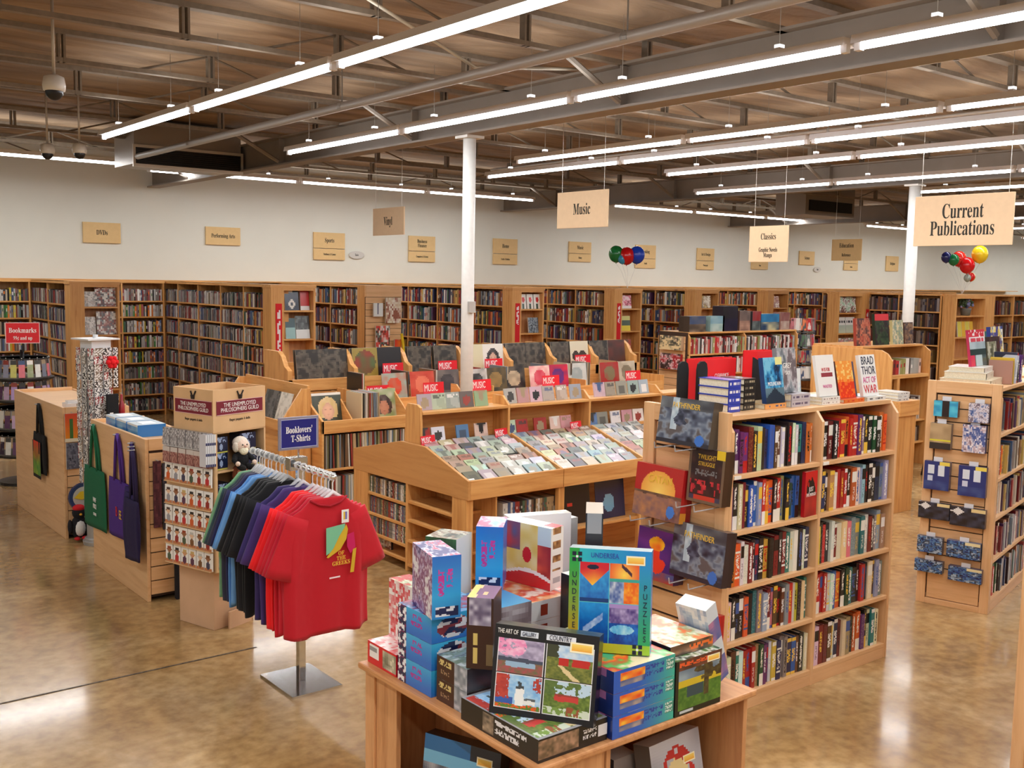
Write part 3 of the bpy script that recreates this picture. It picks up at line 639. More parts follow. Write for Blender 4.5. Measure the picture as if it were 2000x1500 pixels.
def police(u, v):
    if (.14 < u < .38 and .58 < v < .86) or (.56 < u < .8 and .5 < v < .86): return (214, 224, 236)
    if .16 < u < .36 and .3 < v < .48: return (196, 206, 226)
    if u > .6 and v > .88: return (230, 210, 90)
    return mix((20, 40, 110), (60, 84, 140), vn(u*5, v*5, 3) if v < .3 else .2)
toy(.02, .19, .83, 1.03, police, 'navy toy pack with white window panes, nearer the far stile'); toy(.25, .43, .815, 1.025, police, 'navy toy pack with white window panes, nearer the shelves')
def blk(u, v):
    if abs(u-.22)+abs(v-.78) < .2: return (226, 226, 226)
    if u > .6 and v > .8: return (226, 206, 150)
    return mix((14, 14, 18), (70, 80, 110), vn(u*7, v*6, 4)*.8)
toy(-.005, .205, .62, .735, blk, 'black toy pack with a white diamond, nearer the far stile'); toy(.21, .44, .60, .73, blk, 'black toy pack with a white diamond, nearer the shelves')
for k, (a, c, z0, z1, nm) in enumerate(((.0, .17, .375, .49, 'upper blue hanging pack of the far column'), (.2, .42, .375, .49, 'upper blue hanging pack of the near column'), (-.01, .18, .235, .32, 'lower blue hanging pack of the far column'), (.22, .44, .21, .31, 'lower blue hanging pack of the near column'))):
    toy(a, c, z0, z1, (lambda k: lambda u, v: (226, 216, 170) if (k % 2 and u > .55 and v > .8) else art(20+k, BL, 5)(u, v))(k), nm)
# on top of the aisle gondola
T2 = 1.556; G3 = 'books displayed on the aisle bookcase'
stack_book(P2(.09, .10, T2, .05), .42, .34, .05, 'huge cream atlas lying at the slatted end of the aisle bookcase', G3, (222, 208, 176), sptxt((226, 214, 186), (186, 150, 120), 3, .3))
stack_book(P2(.13, .14, T2+.051, .1), .34, .28, .045, 'large pale book lying on the cream atlas', G3, (226, 220, 204), sptxt((220, 212, 196), (170, 150, 130), 5, .3))
stack_book(P2(.15, .16, T2+.097, .06), .30, .24, .035, 'greyish white book on top of the pale pile', G3, (232, 228, 220), sptxt((232, 228, 220), (200, 190, 180), 6, .3))
def carmag(u, v):
    if v > .8: return (206, 24, 50) if hsh(int(u*16), int(v*20)) > .3 else (238, 236, 236)
    if v > .66: return (206, 60, 80) if (.08 < u < .92 and hsh(int(u*22), 4) > .35 and .68 < v < .76) else (232, 232, 236)
    if v > .45: return mix((190, 206, 214), (140, 160, 170), vn(u*4, v*5, 2))
    if v > .3: return (34, 56, 54)
    if .3 < u < .75: return (180, 200, 204)
    return (60, 80, 80) if u > .25 else (214, 40, 80)
cover_book(P2(.33, .24, T2+.134, A2*-.5, -.15), .29, .26, .02, carmag, 'white magazine with red headline and a pale car, propped on the pile', G3, (180, 40, 80))
for k, (x, y, w, h, pl, lb) in enumerate(((.60, .2, .20, .30, [(60, 60, 50), (110, 110, 80), (200, 196, 180)], 'olive green face-out book behind the pale pile'), (.78, .22, .22, .33, [(50, 24, 20), (90, 36, 28), (40, 20, 24)], 'dark brown face-out book on the aisle bookcase'),
                              (.95, .24, .26, .40, [(30, 50, 130), (230, 230, 226), (230, 200, 70), (60, 60, 140)], 'tall blue and white face-out book on the aisle bookcase'), (1.12, .3, .22, .36, [(30, 110, 110), (20, 60, 70), (150, 190, 180)], 'teal face-out book on the aisle bookcase'))):
    cover_book(P2(x, y, T2, -.1, -.12), w, h, .03, art(70+k, pl, 4), lb, G3, pl[0], nx=14, ny=18)
for k in range(7):
    book(P2(.52+k*.05, .06, T2, R.uniform(-.2, .2), 0, ) @ Matrix.Rotation(R.uniform(-.1, .15), 4, 'Y'), .035, R.uniform(.16, .24), .16, [K['tan'], K['yellow'], K['white'], K['navy blue'], K['black'], K['purple'], K['cream']][k], '@ book, %s of the loose row on the aisle bookcase top' % ordw(k+1), G3)
# bookcase end at the right border of the view
rb = thing('bookcase', 'pale maple bookcase end at the right border, only its edge showing', 'bookcase', FR(4.75, 2.17))
board(mapZ, rb, 'stile', (0, -.06, 0), (.05, 0, 1.6)); board(mapZ, rb, 'stile', (0, -.55, 0), (.05, -.49, 1.6)); board(mapY, rb, 'slat_panel', (.01, -.49, .0), (.04, -.06, 1.6))
board(mapX, rb, 'back_panel', (.05, -.30, 0), (1.8, -.28, 1.55))
for z in (.08, .37, .665, .94, 1.25, 1.555): board(mapX, rb, 'shelf', (.05, -.28, z-.024), (1.8, -.004, z))
# ------------------------------------------------------------------ puzzle table (top 0.9 m, front corner nearest the camera)
tb = thing('display_table', 'oak display table with open shelves, piled with puzzle boxes', 'table', FR(0, 0))
tx0, tx1, ty0, ty1, tz = 1.785, 2.735, 2.09, 3.09, .9
b = MB().box(tx0, ty0, tz-.022, tx1, ty1, tz); b.build('table_top', oakY, tb, bevel=.006)
ix, iy = .022, .022
board(oakZ, tb, 'corner_board', (tx0+ix, ty0+iy, 0), (tx0+ix+.02, ty0+.06, tz-.022)); board(oakZ, tb, 'corner_board', (tx0+ix+.02, ty0+iy, 0), (tx0+.27, ty0+iy+.02, tz-.022))
board(oakZ, tb, 'corner_board', (tx0+ix, ty1-.06-.018, 0), (tx0+ix+.02, ty1-.018, tz-.022)); board(oakZ, tb, 'corner_board', (tx0+ix+.008, ty1-.21, 0), (tx0+ix+.028, ty1-.08, tz-.022))
board(oakZ, tb, 'side_panel', (tx1-ix-.02, ty0+iy, 0), (tx1-ix, ty1-iy, tz-.022)); board(oakZ, tb, 'back_panel', (tx0+.05, ty1-iy-.02, 0), (tx1-ix-.02, ty1-iy, tz-.022))
board(oakZ, tb, 'divider', (tx0+.3, ty0+.045, .06), (tx0+.318, ty1-.05, tz-.022)); board(oakX, tb, 'corner_board', (tx0+.27, ty0+iy, .0), (tx1-ix-.02, ty0+iy+.018, .06))
for z in (.06, .46): board(oakX, tb, 'shelf', (tx0+.05, ty0+.05, z-.02), (tx1-.045, ty1-.05, z))
def PB(M, w, d, h, front, left, top, label, nx=52, ny=40, base=None, letters=(), name='puzzle_box', cat='puzzle', group='puzzle boxes on the oak table', sticker=None, lip=.62, right=None):
    """box with lid; local x 0..w, y 0..d, z 0..h; front looks to -Y, left to -X"""
    t = thing(name, label, cat, M, group); z1 = h*(1-lip)
    bb = base or (60, 60, 60); e = .0015
    b = MB(); nl = max(5, int(nx*d/w)) if w > .1 else max(5, int(ny*d/h)); nt = max(5, int(ny*.8))
    b.canvas((0, 0, z1 if lip < 1 else 0), (w, 0, 0), (0, 0, h-z1 if lip < 1 else h), nx, ny, front); b.canvas((0, d, z1), (0, -d, 0), (0, 0, h-z1), nl, ny, left)
    b.canvas((0, 0, h), (w, 0, 0), (0, d, 0), nx, max(6, int(nx*d/max(w, .05))) if nx*d/max(w, .05) < 60 else 60, top)
    b.canvas((w, 0, z1), (0, d, 0), (0, 0, h-z1), 4, 4, right or (lambda u, v: bb)); b.quad((w, d, z1), (0, d, z1), (0, d, h), (w, d, h), bb); b.quad((0, 0, z1), (0, d, z1), (w, d, z1), (w, 0, z1), bb)
    b.build('lid', GLOSS, t)
    if z1 > 0: MB().box(e, e, 0, w-e, d-e, z1, mix(bb, front(.5, .3), .55)).build('tray', GLOSS, t)
    for s, hh, mat, fr, sx in letters: lettering(s, hh, mat, t, fr, sx, depth=.0005, name='title')
    if sticker:
        x, z, sw, sh = sticker
        MB().canvas((x-sw/2, -.0008, z-sh/2), (sw, 0, 0), (0, 0, sh), 14, 6, lambda u, v: mix((238, 160, 50), (246, 226, 120), v) if .22 < v < .78 and .06 < u < .94 and (u*7 % 1) > .16 else (248, 240, 206)).build('price_sticker', MATTE, t)
    return t
Zt = tz+.001
def redside(u, v):
    if .04 < u < .4 and .25 < v < .92: return (150, 150, 152) if (.55 < v < .85 and hsh(int(u*60), 1) > .45) else (240, 238, 236)
    if .54 < u < .97 and .08 < v < .9: return mix((236, 226, 200), (90, 90, 70), vn(u*12, v*6, 3)*.9)
    return (214, 24, 40)
wsp = art(4, [(214, 40, 50), (240, 230, 226), (236, 214, 206), (224, 90, 90)], 4)
wht = lambda u, v: (236, 234, 232)
PB(FR(1.815, 2.885, Zt), .24, .185, .078, lambda u, v: (206, 24, 38), redside, wsp, 'red box with a white barcode, lying at the far left corner of the table', 20, 10, (200, 24, 36), lip=1)
def redtall(u, v): return (230, 228, 226) if (.12 < u < .7 and .8 < v < .92) else ((206, 24, 44) if v > .7 else mix((206, 24, 44), (120, 30, 60), vn(u*4, v*6, 4)*.8))
PB(FR(1.895, 2.89, Zt), .085, .17, .29, redtall, art(8, [(236, 232, 228), (230, 200, 200), (214, 60, 70), (240, 236, 230)], 7), art(9, [(232, 226, 206), (180, 200, 150), (214, 60, 60)], 5), 'tall red box with white dotted side, standing behind the cow boxes', 12, 26, (200, 24, 44), lip=1)
CYAN, BLUE_ = (60, 180, 226), (40, 110, 200)
def cowside(u, v):
    if u < .26: return (236, 236, 240) if vn(u*22, v*7, 3) > .5 else ((30, 40, 80) if vn(u*18, v*9, 8) > .42 else (120, 40, 90))
    if tx(u, v, .4, .8, .3, .85, 2, 8, 2, .6): return (170, 50, 150)
    return mix(CYAN, BLUE_, 1-v+.25*u)
def cowfront(u, v):
    if ((u-.35)/.26)**2+((v-.52)/.42)**2 < 1: return (236, 236, 240) if vn(u*9, v*6, 3) > .52 else ((28, 36, 80) if vn(u*8, v*7, 5) > .4 else (140, 50, 60))
    if tx(u, v, .62, .95, .3, .7, 2, 10, 3): return (40, 80, 160)
    return mix(CYAN, BLUE_, 1-v)
for k in range(3):
    PB(FR(1.815, 2.672, Zt+k*.0885), .24, .20, .0875, cowfront, cowside, art(14, [(60, 170, 220), (190, 60, 90), (60, 60, 120), (120, 180, 220)], 4), 'cow picture puzzle box, %s from the bottom of the blue stack' % ordw(k+1), 44, 18, BLUE_, lip=1)
def cowspine(u, v):
    if .12 < u < .9 and .04 < v < .2: return (236, 236, 240) if vn(u*7, v*22, 3) > .5 else (30, 36, 80)
    if tx(v, 1-u, .36, .78, .2, .8, 2, 9, 5, .6): return (196, 60, 150)
    return mix(CYAN, BLUE_, .2+abs(v-.35)*1.2)
PB(FR(1.80, 2.65, Zt+.2665, -.26), .098, .2, .205, cowspine, art(15, [(70, 60, 120), (200, 190, 220), (120, 60, 110), (230, 230, 236)], 4), art(16, [(120, 190, 220), (206, 70, 110), (230, 230, 236), (90, 90, 140)], 4), 'cow puzzle box standing on end on top of the blue stack', 24, 52, BLUE_, lip=1)
def brownside(u, v):
    if u > .58: return mix((110, 120, 130), (206, 206, 214), vn(u*11, v*6, 4))
    if tx(u, v, .06, .5, .5, .85, 1, 10, 3): return (206, 186, 120)
    if tx(u, v, .06, .4, .2, .42, 1, 12, 5): return (150, 120, 90)
    return (58, 26, 22)
for k in range(2):
    PB(FR(1.825, 2.49, Zt+k*.075), .25, .165, .074, lambda u, v: mix((30, 22, 22), (70, 50, 46), vn(u*5, v*4, 3)), brownside, art(22, [(60, 60, 66), (130, 150, 160), (90, 110, 90), (180, 190, 196)], 4), 'dark brown landscape puzzle box, %s of the pair beside the blue stack' % ('lower', 'upper')[k], 44, 16, (40, 24, 22), lip=1)
def brspine(u, v):
    if v > .62: return mix((90, 80, 110), (210, 206, 220), vn(u*6, v*14, 5)) if .1 < u < .92 else (50, 26, 24)
    if .25 < u < .42 and .03 < v < .5 and hsh(int(v*30), 4) > .3: return (214, 190, 110)
    if u > .75 and .05 < v < .35: return (120, 100, 70)
    return (54, 26, 24)
PB(FR(1.828, 2.50, Zt+.151, -.85), .083, .135, .225, brspine, art(24, [(60, 50, 60), (130, 120, 130), (190, 186, 196)], 5), lambda u, v: (222, 200, 90) if u < .25 else (mix((96, 40, 90), (120, 60, 110), vn(u*4, v*4, 2)) if hsh(int(u*6), int(v*4)) > .25 else (236, 190, 130)), 'brown spined puzzle box standing on end on the dark brown pair', 24, 54, (54, 26, 24), lip=1)
# four-picture box
def pastoral(k, x, y):
    n = vn(x*7, y*7, 60+k)*.55+vn(x*19, y*19, 64+k)*.45; n2 = vn(x*12, y*12, 70+k)*.5+vn(x*27, y*27, 73+k)*.5
    x += .03*(vn(y*14, x*9, 5)-.5); y += .03*(vn(x*14, y*9, 6)-.5)
    if k == 0:   # blossom by a bridge
        if y > .5 and (x-.3)**2+(y-.78)**2 < .1 and n2 > .3: return mix((230, 110, 170), (250, 214, 230), n)
        if y > .45: return mix((120, 110, 140), (206, 196, 222), n)
        if y > .34: return (70, 76, 96)
        if .2 < y < .34 and .2 < x < .8: return (150, 180, 206)
        return mix((96, 110, 70), (196, 70, 90), n2)
    if k == 1:   # red barn and dirt track
        if y > .62: return (60, 64, 44) if x < .22+.1*n2 else mix((150, 190, 230), (226, 234, 240), n)
        if .42 < y < .62 and (.28 < x < .48 or .55 < x < .9): return (190, 40, 36)
        if abs(x-.3-(.42-y)*.9) < .06+.06*(.42-y) and y < .42: return (222, 200, 150)
        return mix((70, 84, 34), (150, 150, 70), n2)
    if k == 2:   # white lighthouse
        if .44 < x < .62 and .12 < y < .68: return (242, 242, 240) if y < .6 else (60, 66, 70)
        if .49 < x < .57 and .68 <= y < .8: return (60, 70, 76)
        if .62 <= x < .86 and .18 < y < .36: return (236, 236, 232) if y < .3 else (90, 96, 100)
        if (x < .3 and y > .3 and n2 > .25) or (x > .8 and y > .55 and n2 > .4): return mix((150, 40, 44), (210, 80, 60), n)
        if y < .16: return (226, 90, 30) if n2 > .5 else (90, 130, 50)
        if x < .4 and y < .34: return (50, 90, 170)
        return mix((110, 170, 226), (200, 224, 240), n)
    if .25 < x < .72 and .42 < y < .62: return (196, 60, 56) if y < .56 else (150, 60, 50)
    if y > .6: return mix((70, 96, 50), (110, 130, 60), n2) if n > .55 or x < .25 else (190, 214, 232)
    if .5 < x < .75 and y < .3 and n2 > .45: return (150, 80, 50)
    if y < .24: return (206, 216, 196) if n > .5 else (120, 150, 70)
    return mix((60, 84, 30), (140, 160, 70), n2)
def four(u, v):
    if v > .86: return mix((206, 216, 232), (240, 240, 244), u) if ((.25 < u < .42 or .5 < u < .78) and .885 < v < .955) else (12, 14, 22)
    if u < .03 or u > .97 or v < .07: return (10, 12, 24)
    uu, vv = (u-.03)/.94, (v-.07)/.79
    i, j = int(uu*2), int(vv*2); x, y = uu*2-i, vv*2-j
    if x < .03 or x > .97 or y < .03 or y > .97: return (226, 226, 230) if .015 < min(x, 1-x, y, 1-y) else (12, 14, 24)
    return pastoral({(0, 1): 0, (1, 1): 1, (0, 0): 2, (1, 0): 3}[(i, j)], x, y)
Mf = FR(1.80, 2.345, Zt+.0705, math.atan2(-.248, .178)) @ Matrix.Rotation(-.16, 4, 'X') @ Matrix.Rotation(.02, 4, 'Y')
PB(Mf, .315, .065, .262, four, lambda u, v: (16, 18, 30), lambda u, v: mix((20, 24, 26), (90, 100, 84), vn(u*12, v*3, 2)), 'black puzzle box with four country pictures and a lighthouse, propped up', 128, 108, (14, 16, 28), sticker=(.265, .222, .07, .03), lip=1, letters=[('THE ART OF', .019, INKWHT, FR(.04, -.0012, .243) @ FACE_NY, .6), ('GALLERY', .017, INKNAVY, FR(.105, -.0012, .241) @ FACE_NY, .62), ('COUNTRY', .02, INKNAVY, FR(.2, -.0012, .241) @ FACE_NY, .7)])
def flatside(u, v):
    if u < .3 or u > .97 or v < .1 or v > .92: return (14, 14, 16)
    if tx(u, v, .46, .86, .15, .85, 2, 12, 4, .7): return (226, 226, 230)
    if u > .44: return (14, 14, 16)
    return mix((50, 44, 40), (206, 180, 150), vn(u*9, v*5, 7)*.5+vn(u*30, v*9, 8)*.5)
def flatfront(u, v):
    if v < .12 or v > .9: return (14, 14, 16)
    if u < .58: return mix((60, 52, 34), (206, 160, 130), vn(u*12, v*5, 9)*.5+.5*vn(u*30, v*9, 3))
    if u > .86 and .25 < v < .75: return (220, 220, 224)
    return (226, 226, 230) if tx(u, v, .64, .84, .25, .75, 2, 9, 3) else (14, 14, 18)
def flattop(u, v):
    if u < .03 or u > .97 or v < .03 or v > .97: return (150, 150, 156)
    return pastoral((1, 0)[v > .5], u, v*2 % 1) if u > .5 else pastoral((3, 2)[v > .5], u*2, v*2 % 1)
PB(FR(1.80, 2.115, Zt), .265, .37, .069, flatfront, flatside, flattop, 'black puzzle box lying flat at the near corner of the table', 80, 24, (14, 14, 16), lip=1)
# undersea boxes
def sea(k, x, y):
    n = vn(x*6, y*6, 80+k)*.6+vn(x*17, y*17, 84+k)*.4
    if k in (0, 1):
        d = math.hypot(x-.5, (y-.72)*1.2)
        if k == 0:
            if y > .42+abs(x-.45)*.75: return (20, 30, 60) if ((x-.45)/.2)**2+((y-.88)/.06)**2 < 1 else mix((255, 200, 60), (206, 30, 50), (y-.45)*2+abs(x-.5)*.6)
            return mix((20, 80, 170), (60, 170, 226), n*.7+y*.5) if y > .12 else (20, 60, 120)
        if y > .62: return (70, 40, 60) if abs((y-.9)+(x-.5)*.7) < .05 and .4 < x < .75 else mix((255, 220, 90), (226, 70, 40), d*1.6)
        if y > .54: return (60, 160, 150)
        return mix((30, 60, 140), (240, 240, 236), n) if x < .5 else mix((226, 60, 30), (250, 190, 50), n)
    if k == 2:
        if abs((y-.42)-(x-.4)*.6) < .09 and .15 < x < .8: return mix((90, 130, 200), (220, 230, 240), n)
        return mix((10, 40, 130), (30, 150, 220), y*.8+n*.3)
    if y > .52: return mix((60, 40, 110), (206, 190, 226), n) if y < .9 else (170, 140, 200)
    if ((x-.45)/.4)**2+((y-.36)/.12)**2 < 1: return mix((60, 160, 220), (190, 230, 240), n)
    return mix((8, 30, 110), (30, 110, 200), n+y*.5)
def undersea(u, v):
    if u < .125: return mix((240, 160, 40), (40, 160, 70), v*1.15)
    if v < .09: return mix((240, 170, 30), (150, 200, 60), u)
    if u > .86: return mix((50, 170, 90), (40, 140, 210), v*1.1)
    if v > .87: return mix((40, 190, 190), (30, 120, 210), u)
    uu, vv = (u-.125)/.735, (v-.09)/.78; i, j = int(uu*2), int(vv*2); x, y = uu*2-i, vv*2-j
    if x < .015 or x > .985 or y < .015: return (90, 190, 200)
    return sea({(0, 1): 0, (1, 1): 1, (0, 0): 2, (1, 0): 3}[(i, j)], x, y)
Mu = FR(2.083, 2.318, Zt+.2085, math.radians(-50.8)) @ Matrix.Rotation(-.09, 4, 'X') @ Matrix.Rotation(-.015, 4, 'Y')
us = PB(Mu, .253, .062, .318, undersea, lambda u, v: (60, 150, 180), lambda u, v: (170, 190, 196), 'blue puzzle box with four sea pictures standing upright in the middle', 104, 130, (40, 130, 200), sticker=(.205, .288, .058, .028), lip=1,
        letters=[('UNDERSEA'[k], .026, INKNAVY, FR(.017, -.001, .235-k*.026) @ FACE_NY, .8) for k in range(8)]+[('PUZZLES'[k], .026, INKNAVY, FR(.236, -.001, .205-k*.026) @ FACE_NY, .8) for k in range(7)]+[('UNDERSEA', .022, INKBLUE, FR(.11, -.001, .298) @ FACE_NY, .8)])
def puzzlemark(x, z):
    b = MB(); c = (20, 24, 50)
    for dx, dz in ((-1, 1), (1, 1), (-1, -1), (1, -1)): b.box(x+dx*.009-.006, -.001, z+dz*.009-.006, x+dx*.009+.006, -.0002, z+dz*.009+.006, c)
    b.box(x-.0035, -.0012, z-.0035, x+.0035, -.0004, z+.0035, (236, 240, 240)); b.build('puzzle_mark', MATTE, us)
puzzlemark(.024, .292); puzzlemark(.215, .016)
def usfront(u, v):
    if .1 < u < .5 and .25 < v < .85:
        return mix((226, 60, 30), (250, 200, 60), vn(u*12, v*5, 4)) if v > .5 else mix((30, 60, 140), (190, 170, 150), vn(u*14, v*6, 6))
    if tx(u, v, .5, .82, .25, .85, 2, 10, 3): return (30, 60, 150)
    if u > .86 and .35 < v < .85: return (206, 220, 214) if tx(u, v, .86, .98, .35, .85, 3, 6, 3, .7) else (60, 140, 120)
    return mix((30, 90, 190), (60, 190, 150), max(0, u*1.5-.6))
for k in range(3):
    PB(FR(2.072, 2.10, Zt+k*.0695), .262, .375, .0685, usfront, lambda u, v: mix((20, 40, 110), (30, 60, 140), v) if hsh(int(u*12), int(v*3), 4) > .12 else (190, 120, 190), art(33, [(40, 160, 120), (240, 140, 40), (226, 60, 40), (90, 190, 90), (240, 220, 180)], 3),
       'blue sea puzzle box, %s from the bottom of the stack by the front edge' % ordw(k+1), 76, 20, (24, 60, 140), lip=1)
def farm(u, v):
    if u < .07 or v < .1: return (14, 22, 18) if not (.1 < u < .4 and .03 < v < .08) else (190, 200, 206)
    if v > .82: return (226, 90, 40) if tx(u, v, .08, .72, .84, .96, 1, 9, 3, .7) else mix((60, 30, 26), (120, 70, 50), vn(u*9, v*9, 2))
    if (.62 < u < .72 and v > .25) or (u > .4 and v > .55 and vn(u*12, v*12, 4) > .5): return mix((50, 36, 26), (90, 80, 40), vn(u*24, v*24, 4))
    if v > .62: return mix((90, 110, 130), (150, 170, 180), vn(u*6, v*6, 2))
    if v > .5: return (206, 180, 40)
    if .25 < u < .6 and .3 < v < .5: return (40, 70, 80)
    return mix((40, 90, 30), (110, 150, 50), vn(u*8, v*8, 5)*.5+.5*vn(u*24, v*24, 6))
gtop = art(40, [(20, 40, 24), (70, 110, 50), (226, 226, 220), (40, 60, 40)], 4)
PB(FR(2.338, 2.098, Zt), .215, .3, .178, farm, lambda u, v: (14, 26, 24), gtop, 'green farm picture puzzle box standing beside the sea puzzle stack', 76, 64, (16, 30, 26), lip=1, sticker=(.175, .158, .06, .022))
PB(FR(2.345, 2.13, Zt+.179), .2, .26, .036, lambda u, v: (236, 110, 40) if (u > .45 and .2 < v < .8 and hsh(int(u*26), int(v*4)) > .3) else mix((50, 40, 34), (190, 130, 90), vn(u*7, v*3, 3)), lambda u, v: (40, 30, 26), art(43, [(236, 226, 200), (250, 240, 220), (190, 206, 150), (236, 120, 60)], 4), 'thin orange lettered puzzle box lying on the green farm box', 34, 8, (60, 44, 36), lip=1)
PB(FR(2.37, 2.42, Zt), .17, .26, .32, lambda u, v: mix((40, 26, 24), (150, 90, 70), vn(u*4, v*5, 2)) if .2 < u < .8 else (24, 20, 20), lambda u, v: (26, 22, 22), lambda u, v: (226, 224, 214), 'dark puzzle box standing tall behind the sea picture box', 12, 24, (120, 30, 26), lip=1)
Ml = FR(2.632, 2.17, Zt+.018, .12) @ Matrix.Rotation(-.34, 4, 'Y')
PB(Ml, .06, .12, .285, lambda u, v: (206, 214, 222) if .3 < v < .55 or v > .8 else mix((60, 90, 160), (190, 120, 150), vn(u*3, v*9, 3)), art(45, [(190, 206, 220), (150, 170, 200), (226, 226, 230)], 4), lambda u, v: (226, 224, 214), 'pale blue and white puzzle box leaning at the right end of the table', 10, 26, (40, 60, 120), lip=1)
PB(FR(2.44, 2.72, Zt), .2, .2, .22, wht, wht, wsp, 'white and red box behind the orange lettered puzzle box', 14, 12, (226, 220, 214), lip=1)
# wine and fruit boxes
def fruitside(u, v):
    if v < .1 or v > .9: return (232, 228, 220)
    k = int(u*5); x = u*5-k
    if k < 3: return mix((110, 60, 40), (206, 170, 90), vn(u*14, v*6, 7)) if .12 < x < .88 and .2 < v < .8 else (232, 228, 220)
    if k == 4: return (206, 24, 34) if x > .1 else (232, 228, 220)
    return (232, 228, 220)
def fruitfront(u, v): return (206, 50, 40) if (u > .72 and .2 < v < .8) and hsh(int(u*20), int(v*5), 3) > .3 else ((160, 60, 40) if (.3 < u < .44 and .2 < v < .8) else (230, 226, 220))
for k in range(3):
    PB(FR(2.245, 2.725, Zt+k*.072, .02), .24, .26, .071, fruitfront, fruitside, art(52, [(236, 214, 190), (226, 150, 90), (206, 60, 40), (240, 230, 214)], 3), 'white fruit puzzle box, %s from the bottom of its stack' % ordw(k+1), 36, 14, (228, 224, 218), lip=1)
def fruitart(u, v):
    if v < .16+.12*math.sin(u*3): return (200, 26, 36) if v < .12+.1*math.sin(u*3.2) else (240, 236, 232)
    if (u-.5)**2*2+(v-.5)**2 < .016: return (206, 28, 40)
    if u < .35 and v > .55: return mix((60, 90, 150), (206, 40, 50), vn(u*9, v*6, 3))
    if u > .72: return mix((150, 40, 40), (226, 90, 60), vn(u*8, v*9, 4)) if v < .7 else (200, 214, 220)
    return mix((226, 190, 90), (240, 226, 180), vn(u*6, v*5, 5))
def fruitspine(u, v): return mix((90, 50, 30), (220, 170, 110), vn(u*6, v*20, 5)) if (.15 < u < .8 and v > .3 and int(v*9) % 2 == 0) else ((170, 170, 170) if (.2 < u < .8 and .1 < v < .2) else (234, 230, 224))
PB(FR(2.415, 2.79, Zt+.2165, .2), .074, .225, .232, fruitspine, fruitart, lambda u, v: (236, 232, 230) if v > .25 or u < .3 else (214, 40, 60), 'white puzzle box with a wine glass picture, standing on the fruit boxes', 20, 56, (234, 230, 226), lip=1)
PB(FR(2.139, 2.877, Zt+.251, -.75), .097, .16, .228, cowspine, wht, art(60, [(150, 190, 220), (200, 206, 226), (214, 110, 150)], 3), 'second tall cow puzzle box standing beside the white boards', 24, 60, BLUE_, lip=1)
PB(FR(2.035, 2.85, Zt+.201, .5), .125, .12, .25, lambda u, v: (222, 220, 216), lambda u, v: mix((20, 60, 40), (60, 110, 70), vn(u*4, v*5, 2)) if v > .35 else (40, 16, 30), art(61, [(40, 50, 40), (190, 190, 170), (120, 90, 70), (220, 220, 200)], 4), 'grey backed puzzle box with a dark green side, behind the cow stack', 10, 24, (222, 220, 216), lip=1)
for x, w, h, lb in ((2.31, .05, .40, 'white puzzle box seen edge-on next to the second cow box'), (2.40, .26, .45, 'large white backed puzzle box standing at the rear of the table')):
    PB(FR(x, 3.02, Zt, -.3), w, .055, h, lambda u, v: (232, 230, 232), wht, lambda u, v: (206, 200, 190) if hsh(int(u*18), int(v*2)) > .5 else (232, 226, 218), lb, 10, 12, (230, 228, 228), lip=1)
PB(FR(2.68, 3.0, Zt), .055, .085, .41, wht, wht, wht, 'narrow white puzzle box standing at the rear right corner', 6, 10, (232, 224, 224), lip=1)
PB(FR(2.63, 2.84, Zt, -.75), .066, .2, .47, lambda u, v: (150, 156, 160) if (v > .82 and .1 < u < .9) else ((190, 190, 194) if (.35 < v < .7 and vn(u*5, v*12, 3) > .45) else (34, 40, 46)), lambda u, v: (40, 44, 48), lambda u, v: (196, 180, 160), 'black and white photo puzzle box standing tall at the rear', 12, 30, (120, 100, 84), lip=1)
PB(FR(2.08, 2.66, Zt), .14, .2, .25, lambda u, v: mix((110, 90, 90), (190, 180, 180), vn(u*4, v*9, 3)), lambda u, v: (150, 100, 90) if v > .4 else (120, 140, 170), lambda u, v: mix((80, 160, 200), (40, 110, 170), v), 'blue topped puzzle box tucked between the cow box and brown box', 10, 14, (90, 90, 110), lip=1)
PB(FR(1.99, 2.88, Zt), .24, .19, .20, lambda u, v: mix((150, 60, 90), (90, 90, 140), vn(u*6, v*6, 4)), lambda u, v: (200, 40, 60), lambda u, v: mix((170, 170, 190), (200, 60, 80), vn(u*5, v*5, 3)), 'mixed coloured puzzle box under the green sided box at the rear', 16, 14, (120, 70, 90), lip=1)
# boxes on the shelf under the top
def sh1(u, v):
    if v > .8: return (40, 110, 170) if u < .6 else (20, 30, 50)
    return mix((60, 70, 90), (206, 206, 214), vn(u*8, v*8, 4)) if v < .62 else (120, 190, 230)
PB(FR(1.86, 2.80, .461, -1.2) @ Matrix.Rotation(-.12, 4, 'X'), .30, .06, .255, sh1, lambda u, v: (20, 22, 26), lambda u, v: (40, 34, 30), 'puzzle box with a snowy town picture on the shelf below the top', 36, 30, (24, 24, 28), lip=1, sticker=(.24, .21, .06, .03))
PB(FR(1.85, 2.50, .461, -1.1) @ Matrix.Rotation(-.1, 4, 'X'), .28, .06, .225, lambda u, v: (12, 12, 16) if v > .75 or u < .06 else (206, 206, 212), lambda u, v: (20, 20, 24), lambda u, v: (60, 44, 40), 'black edged puzzle box beside the town picture box', 24, 20, (14, 14, 18), lip=1)
PB(FR(2.36, 2.16, .461, .05) @ Matrix.Rotation(-.2, 4, 'X'), .25, .07, .30, lambda u, v: (190, 40, 40) if abs(math.hypot(u-.5, (v-.58))-.25) < .07 and vn(u*12, v*12, 3) > .35 else ((226, 206, 150) if math.hypot(u-.5, v-.58) < .2 else mix((150, 150, 160), (206, 206, 214), vn(u*3, v*3, 1))), lambda u, v: (120, 110, 100), lambda u, v: (190, 176, 160), 'silver puzzle box with a round red picture on the front shelf', 30, 32, (150, 140, 130), lip=1, sticker=(.185, .215, .06, .026))
